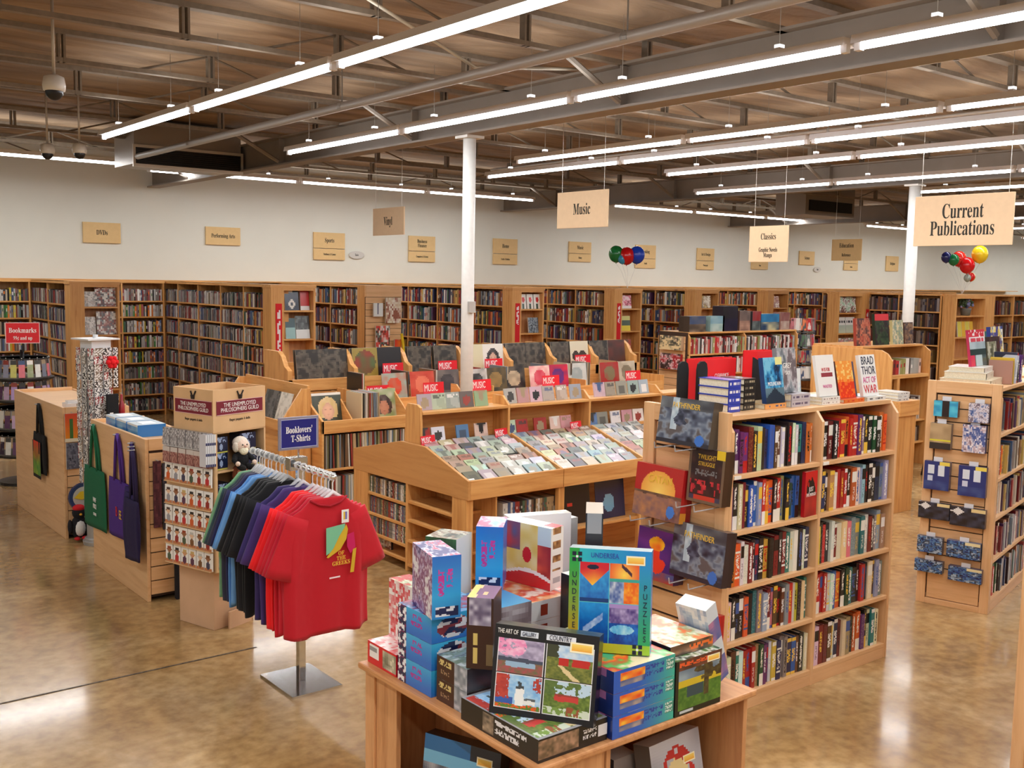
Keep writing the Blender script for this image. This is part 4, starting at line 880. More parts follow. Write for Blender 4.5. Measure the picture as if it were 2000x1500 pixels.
PB(FR(2.28, 2.3, .461), .1, .2, .24, lambda u, v: (170, 160, 156), lambda u, v: (90, 90, 96), lambda u, v: (196, 190, 180), 'grey puzzle box standing behind the silver one', 8, 10, (140, 130, 124), lip=1)
PB(FR(2.13, 2.17, .461), .17, .24, .17, lambda u, v: (226, 180, 50) if (u > .7 and v > .7) else (70, 30, 30), lambda u, v: (60, 26, 26), lambda u, v: (110, 70, 56), 'low dark red puzzle box on the front shelf', 12, 10, (80, 40, 36), lip=1)
# ------------------------------------------------------------------ wooden CD table
ct = thing('disc_table', 'long pine table with a gable end, its sloping top filled with discs', 'display table', FR(0, 0))
X0c, X1c, yF, yR, yM = 4.23, 7.75, 5.79, 7.4, 6.55
gable = [(yF, .69), (yF, .83), (6.34, 1.0), (6.68, 1.0), (yR, .845), (yR, .672)]
MB().prism(gable, 0, X0c, X0c+.024, (0,)*3).build('end_panel', mapY if False else wood('birch_ply', (206, 152, 92), (190, 134, 74), 1), ct, bevel=.003)
MB().prism(gable, 0, X1c, X1c+.024, (0,)*3).build('end_panel', pineY, ct)
for k in range(4):
    xa = X0c+.024+k*.874; board(pineX, ct, 'front_rail', (xa, yF, .69), (xa+.868, yF+.022, .83), .003)
board(pineX, ct, 'rear_rail', (X0c+.024, yR-.022, .67), (X1c, yR, .84))
def slope_board(nm, ya, za, yb_, zb, x0, x1, th=.02, mat=pineX):
    MB().prism([(ya, za), (yb_, zb), (yb_, zb-th), (ya, za-th)], 0, x0, x1, (0,)*3).build(nm, mat, ct)
slope_board('sloped_tray', yF+.022, .80, 6.44, .985, X0c+.024, X1c); slope_board('tray_liner', yF+.024, .8025, 6.43, .9855, X0c+.026, X1c-.002, .002, BLK); slope_board('sloped_tray', yR-.022, .82, 6.66, .985, X0c+.024, X1c); board(pineX, ct, 'ridge_board', (X0c+.024, 6.44, .955), (X1c, 6.66, .985))
for k in range(1, 4):
    xa = X0c+.018+k*.874; MB().prism([(yF+.022, .80), (yF+.022, .835), (6.43, 1.022), (6.43, .985)], 0, xa-.01, xa+.01, (0,)*3).build('tray_divider', pineY, ct)
# body under the trays
board(pineZ, ct, 'post', (X0c+.002, yF+.02, 0), (X0c+.062, yF+.09, .69)); board(pineZ, ct, 'post', (X0c+.004, yF+.09, 0), (X0c+.03, yF+.20, .69))
board(pineZ, ct, 'post', (X0c+.002, 7.17, 0), (X0c+.062, yR-.01, .68)); board(pineZ, ct, 'divider', (X0c+.004, 6.575, 0), (X0c+.28, 6.605, .78))
for z in (.085, .2, .36, .525): board(pineY, ct, 'end_shelf', (X0c+.006, 6.605, z-.022), (X0c+.27, 7.17, z))
for z in (.06, .25, .41, .555): board(pineY, ct, 'end_shelf', (X0c+.006, yF+.2, z-.022), (X0c+.27, 6.575, z))
board(pineZ, ct, 'end_back', (X0c+.27, yF+.03, 0), (X0c+.285, yR-.03, .78))
for k in range(1, 4): board(pineZ, ct, 'post', (X0c+k*.874-.01, yF+.02, 0), (X0c+k*.874+.05, yF+.06, .69)); 
board(pineX, ct, 'centre_panel', (X0c+.285, 6.2, 0), (X1c, 6.22, .76)); board(pineX, ct, 'lower_shelf', (X0c+.285, yF+.03, .33), (X1c, 6.2, .35)); board(pineX, ct, 'lower_shelf', (X0c+.285, yF+.03, .03), (X1c, 6.2, .05))
board(pineX, ct, 'lower_shelf', (X0c+.285, 6.22, .33), (X1c, yR-.03, .35))
# raised double shelf on the ridge
rs = thing('disc_rack', 'low two-tier pine rack of discs along the ridge of the disc table', 'rack', FR(0, 0, .986))
rz0, ry0, ry1 = 0, 6.45, 6.66
endp = [(ry0, 0), (ry1, 0), (ry1, .27), (ry1-.03, .31), (ry0+.05, .31), (ry0+.01, .29), (ry0, .16)]
for x in (4.262, X1c-.03): MB().prism(endp, 0, x, x+.022, (0,)*3).build('end_panel', pineZ, rs, bevel=.003)
for k, (xa, xb) in enumerate(((4.284, 5.10), (5.12, 5.98), (6.0, 6.86), (6.88, X1c-.03))):
    board(pineX, rs, 'upper_shelf', (xa, ry0, .235), (xb, ry1, .257)); board(pineX, rs, 'lip', (xa, ry0, 0), (xb, ry0+.016, .022)); board(pineX, rs, 'back_panel', (xa, ry1-.012, .0), (xb, ry1, .235))
    if k: MB().prism([(ry0, 0), (ry1, 0), (ry1, .33), (ry0+.08, .33), (ry0, .26)], 0, xa-.02, xa, (0,)*3).build('divider', pineZ, rs)
# disc cases
def casemat():
    m, nt, b = newmat('disc_case'); oi = N(nt, 'ShaderNodeObjectInfo'); at = N(nt, 'ShaderNodeAttribute', attribute_name='Col')
    r = ramp(nt, [(0, (60, 58, 56)), (.2, (150, 60, 50)), (.35, (236, 232, 226)), (.5, (70, 90, 130)), (.65, (30, 28, 28)), (.8, (160, 140, 110))]); r.color_ramp.interpolation = 'CONSTANT'
    nt.links.new(oi.outputs['Random'], r.inputs['Fac'])
    mx = N(nt, 'ShaderNodeMix', data_type='RGBA'); nt.links.new(at.outputs['Fac'], mx.inputs['Factor']); nt.links.new(oi.outputs['Color'], mx.inputs['A']); nt.links.new(r.outputs['Color'], mx.inputs['B'])
    nt.links.new(mx.outputs['Result'], b.inputs['Base Color']); b.inputs['Roughness'].default_value = .38; b.inputs['Coat Weight'].default_value = .15; b.inputs['Coat Roughness'].default_value = .25
    return m
CASE = casemat()
def traymat():
    m = CASE.copy(); m.name = 'tray_case'
    nt = m.node_tree; mx = [n for n in nt.nodes if n.type == 'MIX'][0]; at = [n for n in nt.nodes if n.type == 'ATTRIBUTE'][0]
    mu = N(nt, 'ShaderNodeMath', operation='MULTIPLY'); mu.inputs[1].default_value = .62; nt.links.new(at.outputs['Fac'], mu.inputs[0]); nt.links.new(mu.outputs[0], mx.inputs['Factor'])
    return m
TRAYC = traymat()
def face_mask(d, u, v):
    n = vn(u*4+d, v*4, d*9)
    if d % 4 == 0: return 230 if .15 < u < .85 and .72 < v < .9 and hsh(int(u*12), int(v*9), d) > .3 else int(120*(n > .6))
    if d % 4 == 1: return 255 if math.hypot(u-.5, v-.45) < .26+.1*n else 0
    if d % 4 == 2: return int(255*max(0, min(1, (n-.35)*3)))
    return 220 if (.25 < u < .75 and .12 < v < .7 and n > .4) else 0
def front_mesh(d, name, mat, t, nn=9, jewel=False):
    """unit square sleeve: x -.5...5, z 0..1, front at y 0, thickness t"""
    b = MB(); b.canvas((-.5, 0, 0), (1, 0, 0), (0, 0, 1), nn, nn, lambda u, v: g(face_mask(d, u, v) if not (jewel and u < .09) else 40))
    b.box(-.5, .0004, 0, .5, t, 1, g(0)); return b.mesh(name, mat)
CD = [front_mesh(d, 'disc_case', CASE, .08, 9, True) for d in range(6)]
CDP = [front_mesh(d, 'disc_case', TRAYC, .08, 9, True) for d in range(6)]
LP = [front_mesh(d+20, 'record_sleeve', CASE, .03, 12) for d in range(6)]
CDT = MB().box(-.475, -.002, .2, -.06, -.0005, .32, (240, 238, 230)).mesh('price_label', MATTE)
PALE = [('pale grey', (160, 162, 158)), ('white', (196, 194, 186)), ('grey', (136, 138, 134)), ('pale blue', (146, 156, 158)), ('cream', (186, 178, 158)), ('pinkish', (170, 150, 138)), ('tan', (160, 142, 116)), ('pale green', (148, 156, 142)), ('dark', (96, 92, 88)), ('reddish', (150, 104, 92)), ('pale grey', (172, 172, 166)), ('grey', (146, 146, 140)), ('white', (190, 188, 180)), ('cream', (180, 172, 154))]
def disc(M, s, label, group, ci=None, name='disc_case', meshes=None, cat='disc case', pal=None, h=None, price=False):
    pal = pal or PALE; n, c = R.choice(pal) if ci is None else pal[ci]
    c = tuple(max(0, min(255, x*R.uniform(.9, 1.08))) for x in c)
    o = inst(name, R.choice(meshes or CD), M @ Matrix.Diagonal((s, s, h or s, 1)), color=c)
    if price: inst('price_label', CDT, None, o)
    return tag(o, label.replace('@', n), cat, group)
sl = math.atan2(.985-.80, 6.44-(yF+.022)); 
BAYT = ['nearest bay', 'middle bay', 'third bay']
for bay in range(3):
    for c in range(6):
        for r in range(7):
            x = X0c+.034+bay*.874+.012+(c+.5)*.1385; f = (r+.02)*.0895+.02
            y = yF+.022+f*math.cos(sl); z = .802+f*math.sin(sl)
            if hsh(bay, c, r, 5) < .04: continue
            M = FR(x+R.uniform(-.003, .003), y, z+.003, R.uniform(-.02, .02)) @ Matrix.Rotation(sl-PI/2+.17+R.uniform(-.02, .04), 4, 'X')
            disc(M, .123, '@ disc case, %s across, %s row up, %s of the sloping tray' % (ordw(c+1), ordw(r+1), BAYT[bay]), 'disc cases in the sloping tray', price=R.random() < .6, meshes=CDP)
        if False: pass
# face-out discs on the rack
PAL2 = [('silver', (206, 208, 210)), ('black', (30, 30, 34)), ('cream', (226, 212, 180)), ('blue', (96, 130, 170)), ('grey', (140, 144, 144)), ('pink', (206, 150, 150)), ('brown', (120, 90, 70)), ('white', (232, 230, 228)), ('teal', (50, 120, 130)), ('orange', (214, 140, 80)), ('red', (180, 50, 44))]
x = 4.36; k = 0
while x < 6.95:
    k += 1; ok = not any(abs(x-q) < .07 for q in (5.11, 5.99, 6.87))
    if ok: disc(FR(x, 6.53, .986+.258, R.uniform(-.08, .08), -.22), .126, '@ disc case standing face out, %s along the upper tier of the ridge rack' % ordw(k), 'face-out disc cases on the ridge rack')
    x += .128+R.uniform(0, .03)
for k, x in enumerate((4.33, 4.47, 4.70, 4.88, 5.19, 5.30, 5.49, 5.66, 5.78, 6.08, 6.20, 6.36, 6.50, 6.64, 6.78)):
    disc(FR(x, 6.50, .987, R.uniform(-.1, .1), -.2), .126, '@ disc case standing face out, %s along the lower tier of the ridge rack' % ordw(k+1), 'face-out disc cases on the ridge rack', meshes=CD, pal=PAL2)
# red tags on the rack
def music_tag(M, label, w=.27, h=.13, words='MUSIC'):
    t = thing('header_card', label, 'sign', M, 'red and white header cards')
    def fn(u, v): return (222, 20, 36) if u > .66 or v < .14 or v > .9 else (222, 60, 76)
    b = MB(); b.canvas((-w/2, 0, 0), (w, 0, 0), (0, 0, h), 12, 8, fn); b.box(-w/2, .0004, 0, w/2, .004, h, (214, 24, 38)); b.build('card', MATTE, t)
    lettering(words, h*.8, INKWHT, t, FR(-w*.13, -.001, h*.52) @ FACE_NY, .6*w/.27*.13/h, depth=.0006)
    return t
for x, lb in ((4.33, 'small pink and red header card by the gable end of the disc rack'), (5.03, 'small pink and red header card at the first divider of the disc rack'), (5.83, 'small pink and red header card in the second bay of the disc rack')):
    music_tag(FR(x, 6.435, .99, .2, -.2), lb, .15, .075)
# spine-out discs in the end shelf and front shelf
SPM = MB()
SPM.canvas((-.5, 0, 0), (1, 0, 0), (0, 0, 1), 2, 14, lambda u, v: g(200 if (.15 < v < .85 and hsh(int(v*14), int(u*2), 3) > .5) else 0)); SPM.box(-.5, .004, 0, .5, 1, 1, g(0))
SPINE = SPM.mesh('disc_case', CASE)
PAL3 = [('black', (30, 28, 28), ), ('grey', (126, 126, 124)), ('white', (206, 204, 198)), ('brown', (104, 84, 66)), ('blue', (70, 90, 130)), ('red', (140, 44, 40)), ('green', (70, 100, 80)), ('tan', (170, 146, 110))]
for r, z in enumerate((.525, .36, .2)):
    y = 7.165; k = 0
    while y > 6.63:
        k += 1; th = R.uniform(.016, .024); y -= th; n, c = R.choice(PAL3)
        o = inst('disc_case', SPINE, FX(X0c+.02, y+th/2, z+.001) @ Matrix.Diagonal((th-.001, .14, .125, 1)), color=c)
        tag(o, '%s spined disc case, %s along the %s shelf under the gable' % (n, ordw(k), ('top', 'middle', 'lower')[r]), 'disc case', 'disc cases on the end shelves')
x = 4.60; k = 0
while x < 5.1:
    k += 1; th = R.uniform(.018, .028); n, c = R.choice(PAL3); o = inst('disc_case', SPINE, FR(x+th/2, yF+.07, .352) @ Matrix.Diagonal((th-.001, .18, .26, 1)), color=c); x += th
    tag(o, '%s tall boxed disc set, %s along the shelf under the front rail' % (n, ordw(k)), 'disc set', 'boxed sets under the disc table')
tag(MB().canvas((-.16, 0, 0), (.32, 0, 0), (0, 0, .31), 24, 24, lambda u, v: (206, 50, 40) if (abs(u-.35) < .08 and abs(v-.5) < .04) else (16, 14, 20)).box(-.16, .0005, 0, .16, .004, .31, (20, 18, 22)).build('record_sleeve', GLOSS, M=FR(5.36, 5.9, .352, 0, -.12)), 'black record sleeve standing under the front rail of the disc table', 'record')
tag(MB().canvas((-.16, 0, 0), (.32, 0, 0), (0, 0, .31), 24, 24, lambda u, v: mix((90, 150, 190), (150, 190, 210), v) if math.hypot((u-.45)*1.3, v-.4) < .24 else (22, 34, 74)).box(-.16, .0005, 0, .16, .004, .31, (20, 30, 60)).build('record_sleeve', GLOSS, M=FR(5.74, 5.9, .352, 0, -.12)), 'navy record sleeve with a pale figure under the front rail', 'record')
tag(MB().canvas((-.1, 0, 0), (.2, 0, 0), (0, 0, .12), 12, 8, art(88, [(40, 40, 40), (190, 186, 180), (110, 60, 50)], 5)).box(-.1, .0005, 0, .1, .02, .12, (60, 50, 46)).build('disc_set', GLOSS, M=FX(X0c+.06, 7.0, .0862)), 'patterned boxed set lying on the lowest end shelf of the disc table', 'disc set')

# ------------------------------------------------------------------ record browsers
rba = thing('record_browser', 'front pine record browser with packed sleeves below its rail', 'record rack', FR(0, 0))
xa, xb, ya = 4.53, 8.9, 8.5
board(pineX, rba, 'front_rail', (xa, ya, .79), (xb, ya+.022, .91), .003); board(pineX, rba, 'bin_floor', (xa+.022, ya+.022, .79), (xb, 9.12, .81)); board(pineX, rba, 'back_panel', (xa, 9.10, 0), (xb, 9.12, 1.0))
for z in (.06, .455): board(pineX, rba, 'shelf', (xa+.022, ya+.01, z-.022), (xb, 9.10, z))
MB().prism([(ya, 0), (9.12, 0), (9.12, 1.14), (ya+.42, 1.14), (ya, .91)], 0, xa, xa+.022, (0,)*3).build('end_panel', pineY, rba)
for x in (5.45, 6.4, 7.35, 8.3): board(pineZ, rba, 'divider', (x, ya+.022, .06), (x+.022, 9.1, .79))
for x in (4.95, 5.26, 5.6, 6.4): MB().prism([(8.60, .81), (9.1, .81), (9.1, 1.12), (9.0, 1.12)], 0, x, x+.014, (0,)*3).build('bin_divider', pineY, rba)
PLP = [('beige', (206, 190, 156)), ('brown', (120, 90, 64)), ('grey', (150, 148, 138)), ('white', (222, 216, 204)), ('olive', (130, 124, 84)), ('black', (40, 38, 36)), ('tan', (180, 150, 110)), ('blue grey', (110, 124, 136)), ('red', (150, 60, 50))]
LS = MB().box(-.5, 0, 0, .5, 1, 1, g(0)).mesh('record_sleeve', CASE)
for r, (z, xe) in enumerate(((.456, 5.445), (.061, 5.0))):
    x = 4.56; k = 0
    while x < xe:
        k += 1; th = R.uniform(.009, .02); n, c = R.choice(PLP); ln = R.uniform(-.05, .02) if x > 4.62 else 0
        o = inst('record_sleeve', LS, FR(x+th/2, ya+.02+R.uniform(0, .015), z+.001, 0, 0, ln) @ Matrix.Diagonal((th-.001, .315, .313, 1)), color=c); x += th+.0008
        tag(o, '%s edge of a record sleeve, %s along the %s shelf of the front browser' % (n, ordw(k), ('upper', 'lower')[r]), 'record', 'records filed under the front browser')
def sleeve(M, fn, label, s=.315, group='face-out records', nx=26):
    b = MB(); b.canvas((-s/2, 0, 0), (s, 0, 0), (0, 0, s), nx, nx, fn); b.box(-s/2, .0005, 0, s/2, .005, s, (200, 190, 176)); return tag(b.build('record_sleeve', GLOSS, M=M), label, 'record', group)
def face(bg, hair, skin, cx=.55, cyy=.4, s=1):
    def fn(u, v):
        d = math.hypot((u-cx)/(.2*s), (v-cyy)/(.26*s)); e = math.hypot((u-cx)/(.34*s), (v-cyy-.05)/(.4*s))
        if d < 1: return mix(skin, (120, 70, 56), .45*max(0, 1-math.hypot((abs(u-cx)-.085)/.05, (v-cyy-.06)/.03))+.5*max(0, 1-math.hypot((u-cx)/.07, (v-cyy+.11)/.025))+.35*max(0, d-.5))
        if e < 1 and v > cyy-.2: return mix(hair, mix(hair, (255, 255, 255), .3), vn(u*12, v*5, 4))
        return bg(u, v)
    return fn
sleeve(FR(4.80, 8.86, .815, .0, -.22), lambda u, v: (226, 222, 214) if v > .93 else face(lambda u, v: mix((40, 50, 36), (70, 74, 60), vn(u*6, v*6, 3)), (206, 176, 110), (226, 180, 150), .52, .42)(u, v), 'record sleeve with a fair haired portrait leaning in the front browser')
sleeve(FR(5.46, 8.90, .815, .05, -.2), face(lambda u, v: mix((200, 190, 170), (120, 150, 90), vn(u*5, v*5, 3)), (50, 30, 26), (190, 130, 100), .5, .4, .9), 'record sleeve with a dark haired portrait near the disc rack')
for k in range(12):
    n, c = R.choice(PLP); o = inst('record_sleeve', LS, FR(5.06+k*.018, 8.68, .812, 0, 0, -.04*(k > 6)) @ Matrix.Diagonal((.012, .3, .313, 1)), color=c); tag(o, '%s record sleeve, %s of the twelve edge-on in the front bin' % (n, ordw(k+1)), 'record', 'records filed edge-on in the front bin')
# middle tier
rbm = thing('record_browser', 'middle pine record browser, a step above the front one', 'record rack', FR(0, 0))
board(pineX, rbm, 'front_rail', (5.42, 9.14, .86), (9.75, 9.16, .985)); board(pineX, rbm, 'bin_floor', (5.42, 9.16, .90), (9.75, 9.80, .92)); board(pineX, rbm, 'back_panel', (5.42, 9.78, 0), (9.75, 9.80, 1.05)); board(pineX, rbm, 'base', (5.45, 9.16, 0), (9.75, 9.18, .86))
for x in (5.40, 7.0, 8.4, 9.75): board(pineZ, rbm, 'side_panel', (x, 9.14, 0), (x+.02, 9.80, 1.06))
mids = [((150, 180, 170), (206, 70, 40), 'teal sleeve with an orange swirl'), ((190, 60, 44), (226, 120, 90), 'orange red sleeve'), ((120, 110, 104), (60, 56, 60), 'dusky grey sleeve'), ((230, 226, 220), (40, 40, 40), 'black and white sleeve'), ((60, 56, 44), (150, 120, 70), 'brown and gold group sleeve'), ((30, 30, 34), (190, 170, 140), 'dark sleeve with gold pattern'), ((240, 214, 200), (206, 60, 80), 'cream sleeve with a red band'), ((206, 30, 60), (90, 40, 120), 'crimson and violet sleeve'), ((206, 206, 200), (150, 160, 160), 'pale grey sleeve'), ((170, 30, 36), (120, 110, 80), 'deep red sleeve'), ((200, 190, 170), (120, 110, 90), 'beige sleeve')]
for k, (a, c, n) in enumerate(mids):
    x = (5.86, 6.24, 6.6, 6.95, 7.25, 7.55, 7.88, 8.2, 8.54, 9.02, 9.36)[k]
    sleeve(FR(x, 9.34+.04*(k % 3), .921, R.uniform(-.06, .06), -.16), (lambda a, c, k: lambda u, v: mix(a, c, (math.hypot(u-.5, v-.55) < .3)*.7+.5*vn(u*6, v*6, k)))(a, c, k), '%s, %s along the middle browser' % (n, ordw(k+1)), nx=18)
for i, x0 in enumerate((5.5, 6.05, 6.42, 7.06, 7.42, 8.05, 8.42, 8.72, 9.2)):
    for k in range(4):
        n, c = R.choice(PLP); o = inst('record_sleeve', LS, FR(x0+k*.012, 9.45, .921) @ Matrix.Diagonal((.009, .3, .313, 1)), color=c); tag(o, '%s record sleeve edge, %s of clump %s in the middle browser' % (n, ordw(k+1), ordw(i+1)), 'record', 'records filed edge-on in the middle browser')
for x, z, lb in ((5.51, 1.0, 'header card over the first sleeves of the middle browser'), (6.2, 1.0, 'header card over the second bin of the middle browser'), (6.84, 1.0, 'header card just past the column on the middle browser'), (7.85, 1.0, 'header card halfway along the middle browser'), (9.2, 1.0, 'header card at the far end of the middle browser')):
    music_tag(FR(x, 9.125, z+.01, .04, -.1), 'red and white '+lb)
# top tier
rbb = thing('record_browser', 'highest pine record browser with dark sleeves, behind the other two', 'record rack', FR(0, 0))
board(pineX, rbb, 'front_board', (4.84, 9.83, 0), (10.0, 9.85, 1.03)); board(pineX, rbb, 'front_rail', (4.84, 9.815, 1.04), (10.0, 9.85, 1.165), .003); board(pineX, rbb, 'bin_floor', (4.84, 9.85, 1.13), (10.0, 10.4, 1.15)); board(pineX, rbb, 'back_panel', (4.84, 10.38, 0), (10.0, 10.4, 1.3))
for x in (4.84, 5.62, 6.32, 7.12, 7.78, 8.48, 9.2, 9.9):
    MB().prism([(9.815, .6), (10.4, .6), (10.4, 1.45), (10.05, 1.45), (9.97, 1.40), (9.90, 1.3), (9.815, 1.26)], 0, x, x+.05, (0,)*3).build('bin_divider', pineZ, rbb)
DK = [(52, 46, 42), (78, 70, 62), (96, 88, 76), (44, 40, 38)]
topx = [5.16, 5.46, 5.84, 6.15, 6.56, 6.92, 7.33, 7.62, 7.99, 8.30, 8.70, 9.03, 9.38, 9.70]
nm = {2: ('sleeve with a colourful crowd', lambda u, v: mix((150, 50, 40), (70, 110, 60), vn(u*5, v*5, 2)) if math.hypot(u-.5, v-.5) < .42 else (150, 130, 60)), 3: ('black sleeve with a white spark', lambda u, v: (220, 220, 224) if abs(u-.5) < .04*(1-abs(v-.25)*4) and abs(v-.25) < .2 else (30, 28, 32)),
      6: ('cream sleeve seen half open', lambda u, v: (214, 206, 170) if u > .3 else (180, 160, 110)), 7: ('white sleeve with a dark haired portrait', face(lambda u, v: (226, 222, 214), (30, 26, 26), (206, 170, 150), .5, .42, .9)), 11: ('pale sleeve with two dark figures', lambda u, v: (60, 46, 40) if (math.hypot(u-.3, v-.4) < .2 or math.hypot(u-.68, v-.42) < .2) else (216, 206, 180)), 13: ('reddish brown sleeve', lambda u, v: mix((96, 46, 40), (60, 40, 36), vn(u*5, v*5, 2)))}
for k, x in enumerate(topx):
    n, fn = nm.get(k, ('dark worn sleeve', art(100+k, DK, 3)))
    sleeve(FR(x, 9.93, 1.152, R.uniform(-.02, .02), -.14), fn, '%s, %s along the highest browser' % (n, ordw(k+1)), nx=18)
    for j in range(3): o = inst('record_sleeve', LP[k % 6], FR(x, 9.95+j*.02, 1.152, 0, -.14) @ Matrix.Diagonal((.31, .1, .312, 1)), color=DK[j]); tag(o, 'sleeve %s behind the %s front one of the highest browser' % (('just', 'second', 'third')[j], ordw(k+1)), 'record', 'records filed in the highest browser')
for x, lb in ((6.11, 'in the second bin of the highest browser'), (6.85, 'in front of dark sleeves just before the column'), (7.52, 'below the dark haired portrait sleeve'), (8.96, 'below the two dark figures sleeve')):
    music_tag(FR(x, 9.80, 1.17, .03, -.06), 'red and white header card '+lb)
# side browser turned to the aisle, left of the front browser
sb = thing('record_browser', 'slanted record tray at the end of the browsers, facing the aisle', 'record rack', FR(0, 0))
prof = [(4.20, 0), (4.52, 0), (4.52, 1.20), (4.43, 1.20), (4.24, .93), (4.20, .9)]
MB().prism(prof, 1, 8.70, 8.722, (0,)*3).build('end_panel', pineZ, sb); MB().prism(prof, 1, 10.1, 10.122, (0,)*3).build('end_panel', pineZ, sb)
board(pineY, sb, 'back_panel', (4.50, 8.722, .0), (4.52, 10.1, 1.225)); board(pineY, sb, 'bin_floor', (4.22, 8.722, .82), (4.50, 10.1, .84)); board(pineY, sb, 'front_rail', (4.20, 8.722, .82), (4.22, 10.1, .92)); board(pineY, sb, 'base', (4.22, 8.722, 0), (4.24, 10.1, .82))
for y, c, lb in ((9.2, (60, 58, 56), 'dark sleeve leaning in the slanted record tray'), (9.62, (206, 196, 186), 'pale sleeve leaning deep in the slanted record tray'), (8.95, (214, 206, 190), 'cream sleeve leaning near the end of the slanted record tray')):
    sleeve(FX(4.30, y, .845, -.3), art(int(y*10), [c, mix(c, (0, 0, 0), .25), mix(c, (255, 255, 255), .2)], 3), lb, nx=12)
# ------------------------------------------------------------------ pony counters with hanging bags
def counter(name_lb, y0, y1, x0, x1, h):
    t = thing('counter', name_lb, 'counter', FR(0, 0))
    board(mapY, t, 'side_panel', (x0, y0, 0), (x0+.025, y1, h), .003); board(mapY, t, 'side_panel', (x1-.025, y0, 0), (x1, y1, h-.02)); board(mapX, t, 'back_panel', (x0+.025, y1-.025, 0), (x1-.025, y1, h-.0))
    board(mapX, t, 'top', (x0+.025, y0+.012, h-.05), (x1-.025, y1-.025, h-.03))
    b = MB(); n = 10
    for k in range(n): b.box(x0+.027, y0-.004, .05+k*(h-.14)/n, x1-.027, y0+.006, .05+(k+1)*(h-.14)/n-.008)
    b.build('slat_panel', mapX, t); MB().box(x0+.027, y0+.007, .03, x1-.027, y0+.018, h-.05).build('groove_backing', DARKG, t)
    board(mapX, t, 'cap_rail', (x0+.025, y0-.004, h-.08), (x1-.025, y0+.012, h-.0))
    return t
counter('tan laminate counter panel with green and purple bags hanging on its side', 6.95, 8.15, 2.37, 2.80, 1.13)
counter('tan laminate counter panel behind the pin tower, one dark bag on its side', 9.03, 10.66, 2.40, 2.95, 1.12)
def bag(M, w, h, strap, col, label, emb=None, letters=(), thick=.03, folds=0, srx=.12):
    """tote hung by its handle; origin at the hook, local -Y outward"""
    t = thing('tote_bag', label, 'bag', M)
    b = MB(); rings = []
    for k in range(13):
        v = k/12; z = -strap-h*v; hw = w/2*(1-.12*(1-v)**3); n = 28; rg = []
        for j in range(n):
            a = 2*PI*j/n; cxx = math.cos(a); sxx = math.sin(a); px = hw*math.copysign(abs(cxx)**.35, cxx); py = -thick*.5*(1+.35*math.sin(px*38+1))*(.4+.6*math.sin(PI*min(1, v*1.1)))*math.copysign(abs(sxx)**.7, sxx)-thick*.5
            rg.append(b.p((px, py-.004, z+.012*math.sin(px*9)*v)))
        rings.append(rg)
    b.loft(rings, col); b.build('bag_body', CLOTH, t, smooth=True)
    for s, dy in ((1, -.012), (.72, -.022)):
        b = MB(); pts = [(-w*.22*s, dy, -strap-.01), (-w*.16*s, dy, -strap*.55), (-srx*w*.6, dy, -strap*.18), (0, dy-.004, .0), (srx*w*.6, dy, -strap*.18), (w*.16*s, dy, -strap*.55), (w*.22*s, dy, -strap-.01)]
        b.tube(pts, .011, 6, mix(col, (255, 255, 255), .04)); b.build('handle', CLOTH, t, smooth=True)
    MB().cyl((0, .0, 0), (0, -.05, 0), .005, n=8, col=(160, 160, 164)).build('hook', METAL, t)
    if emb: emb(t)
    for s_, hh, mat, lx, lz, sx in letters: lettering(s_, hh, mat, t, FR(lx, -thick*1.25-.006, lz) @ FACE_NY, sx, depth=.001)
    return t
HX = 2.369
bag(FX(HX, 8.02, 1.10), .54, .46, .33, (14, 96, 62), 'green cloth bag with white lettering hanging on the counter panel', letters=[('HALF', .05, INKWHT, .07, -.56, .62), ('PRICE', .05, INKWHT, .07, -.61, .62), ('BOOKS', .03, INKWHT, .07, -.67, .7)], srx=.1)
bag(FX(HX, 7.46, 1.10), .48, .42, .33, (72, 36, 128), 'purple cloth bag with red and orange letters hanging on the counter panel', letters=[('B', .1, INKRED, .0, -.56, .7), ('EE', .09, INKGOLD, .08, -.57, .6)], thick=.025)
for k in range(3): bag(FX(HX-.02*k, 7.15-.06*k, 1.08-.015*k), .28, .42, .32+.01*k, (44-6*k, 26-3*k, 92-14*k), 'dark violet folded bag, %s in the bunch at the counter edge' % ordw(k+1), thick=.05)
def flame(t):
    MB().canvas((-.15, -.042, -.66), (.26, 0, 0), (0, 0, .33), 20, 22, lambda u, v: (16, 14, 16) if (u < .06 or u > .94 or v < .1 or (v > .7 and vn(u*6, 1, 2) < .4)) else mix(mix((70, 130, 60), (150, 170, 50), vn(u*7, v*7, 3)), (220, 60, 36), max(0, v*1.6-.6+.3*(vn(u*5, v*5, 4)-.5)))).build('bag_print', MATTE, t)
bag(FX(2.399, 9.70, 1.08), .42, .36, .26, (16, 15, 17), 'black cloth bag with a flame coloured print on the far counter panel', emb=flame)
# tissue boxes on top of the near counter
for k, (y, lb) in enumerate(((7.92, 'far'), (7.68, 'middle'), (7.44, 'near'))):
    t = thing('card_box', 'blue and white box lying on the counter top, the %s of three' % lb, 'box', FR(2.42, y-.2, 1.101))
    b = MB(); b.canvas((0, .22, 0), (0, -.22, 0), (0, 0, .085), 16, 6, lambda u, v: mix((30, 110, 190), (150, 206, 236), vn(u*4, v*3, k)) if v < .8 else (236, 240, 244)); b.box(.0006, 0, 0, .2, .22, .085, (206, 222, 232), front=(40, 120, 196)); b.build('box', GLOSS, t)
    MB().box(.05, .05, .085, .15, .17, .088, (240, 242, 246)).build('lid_flap', MATTE, t)
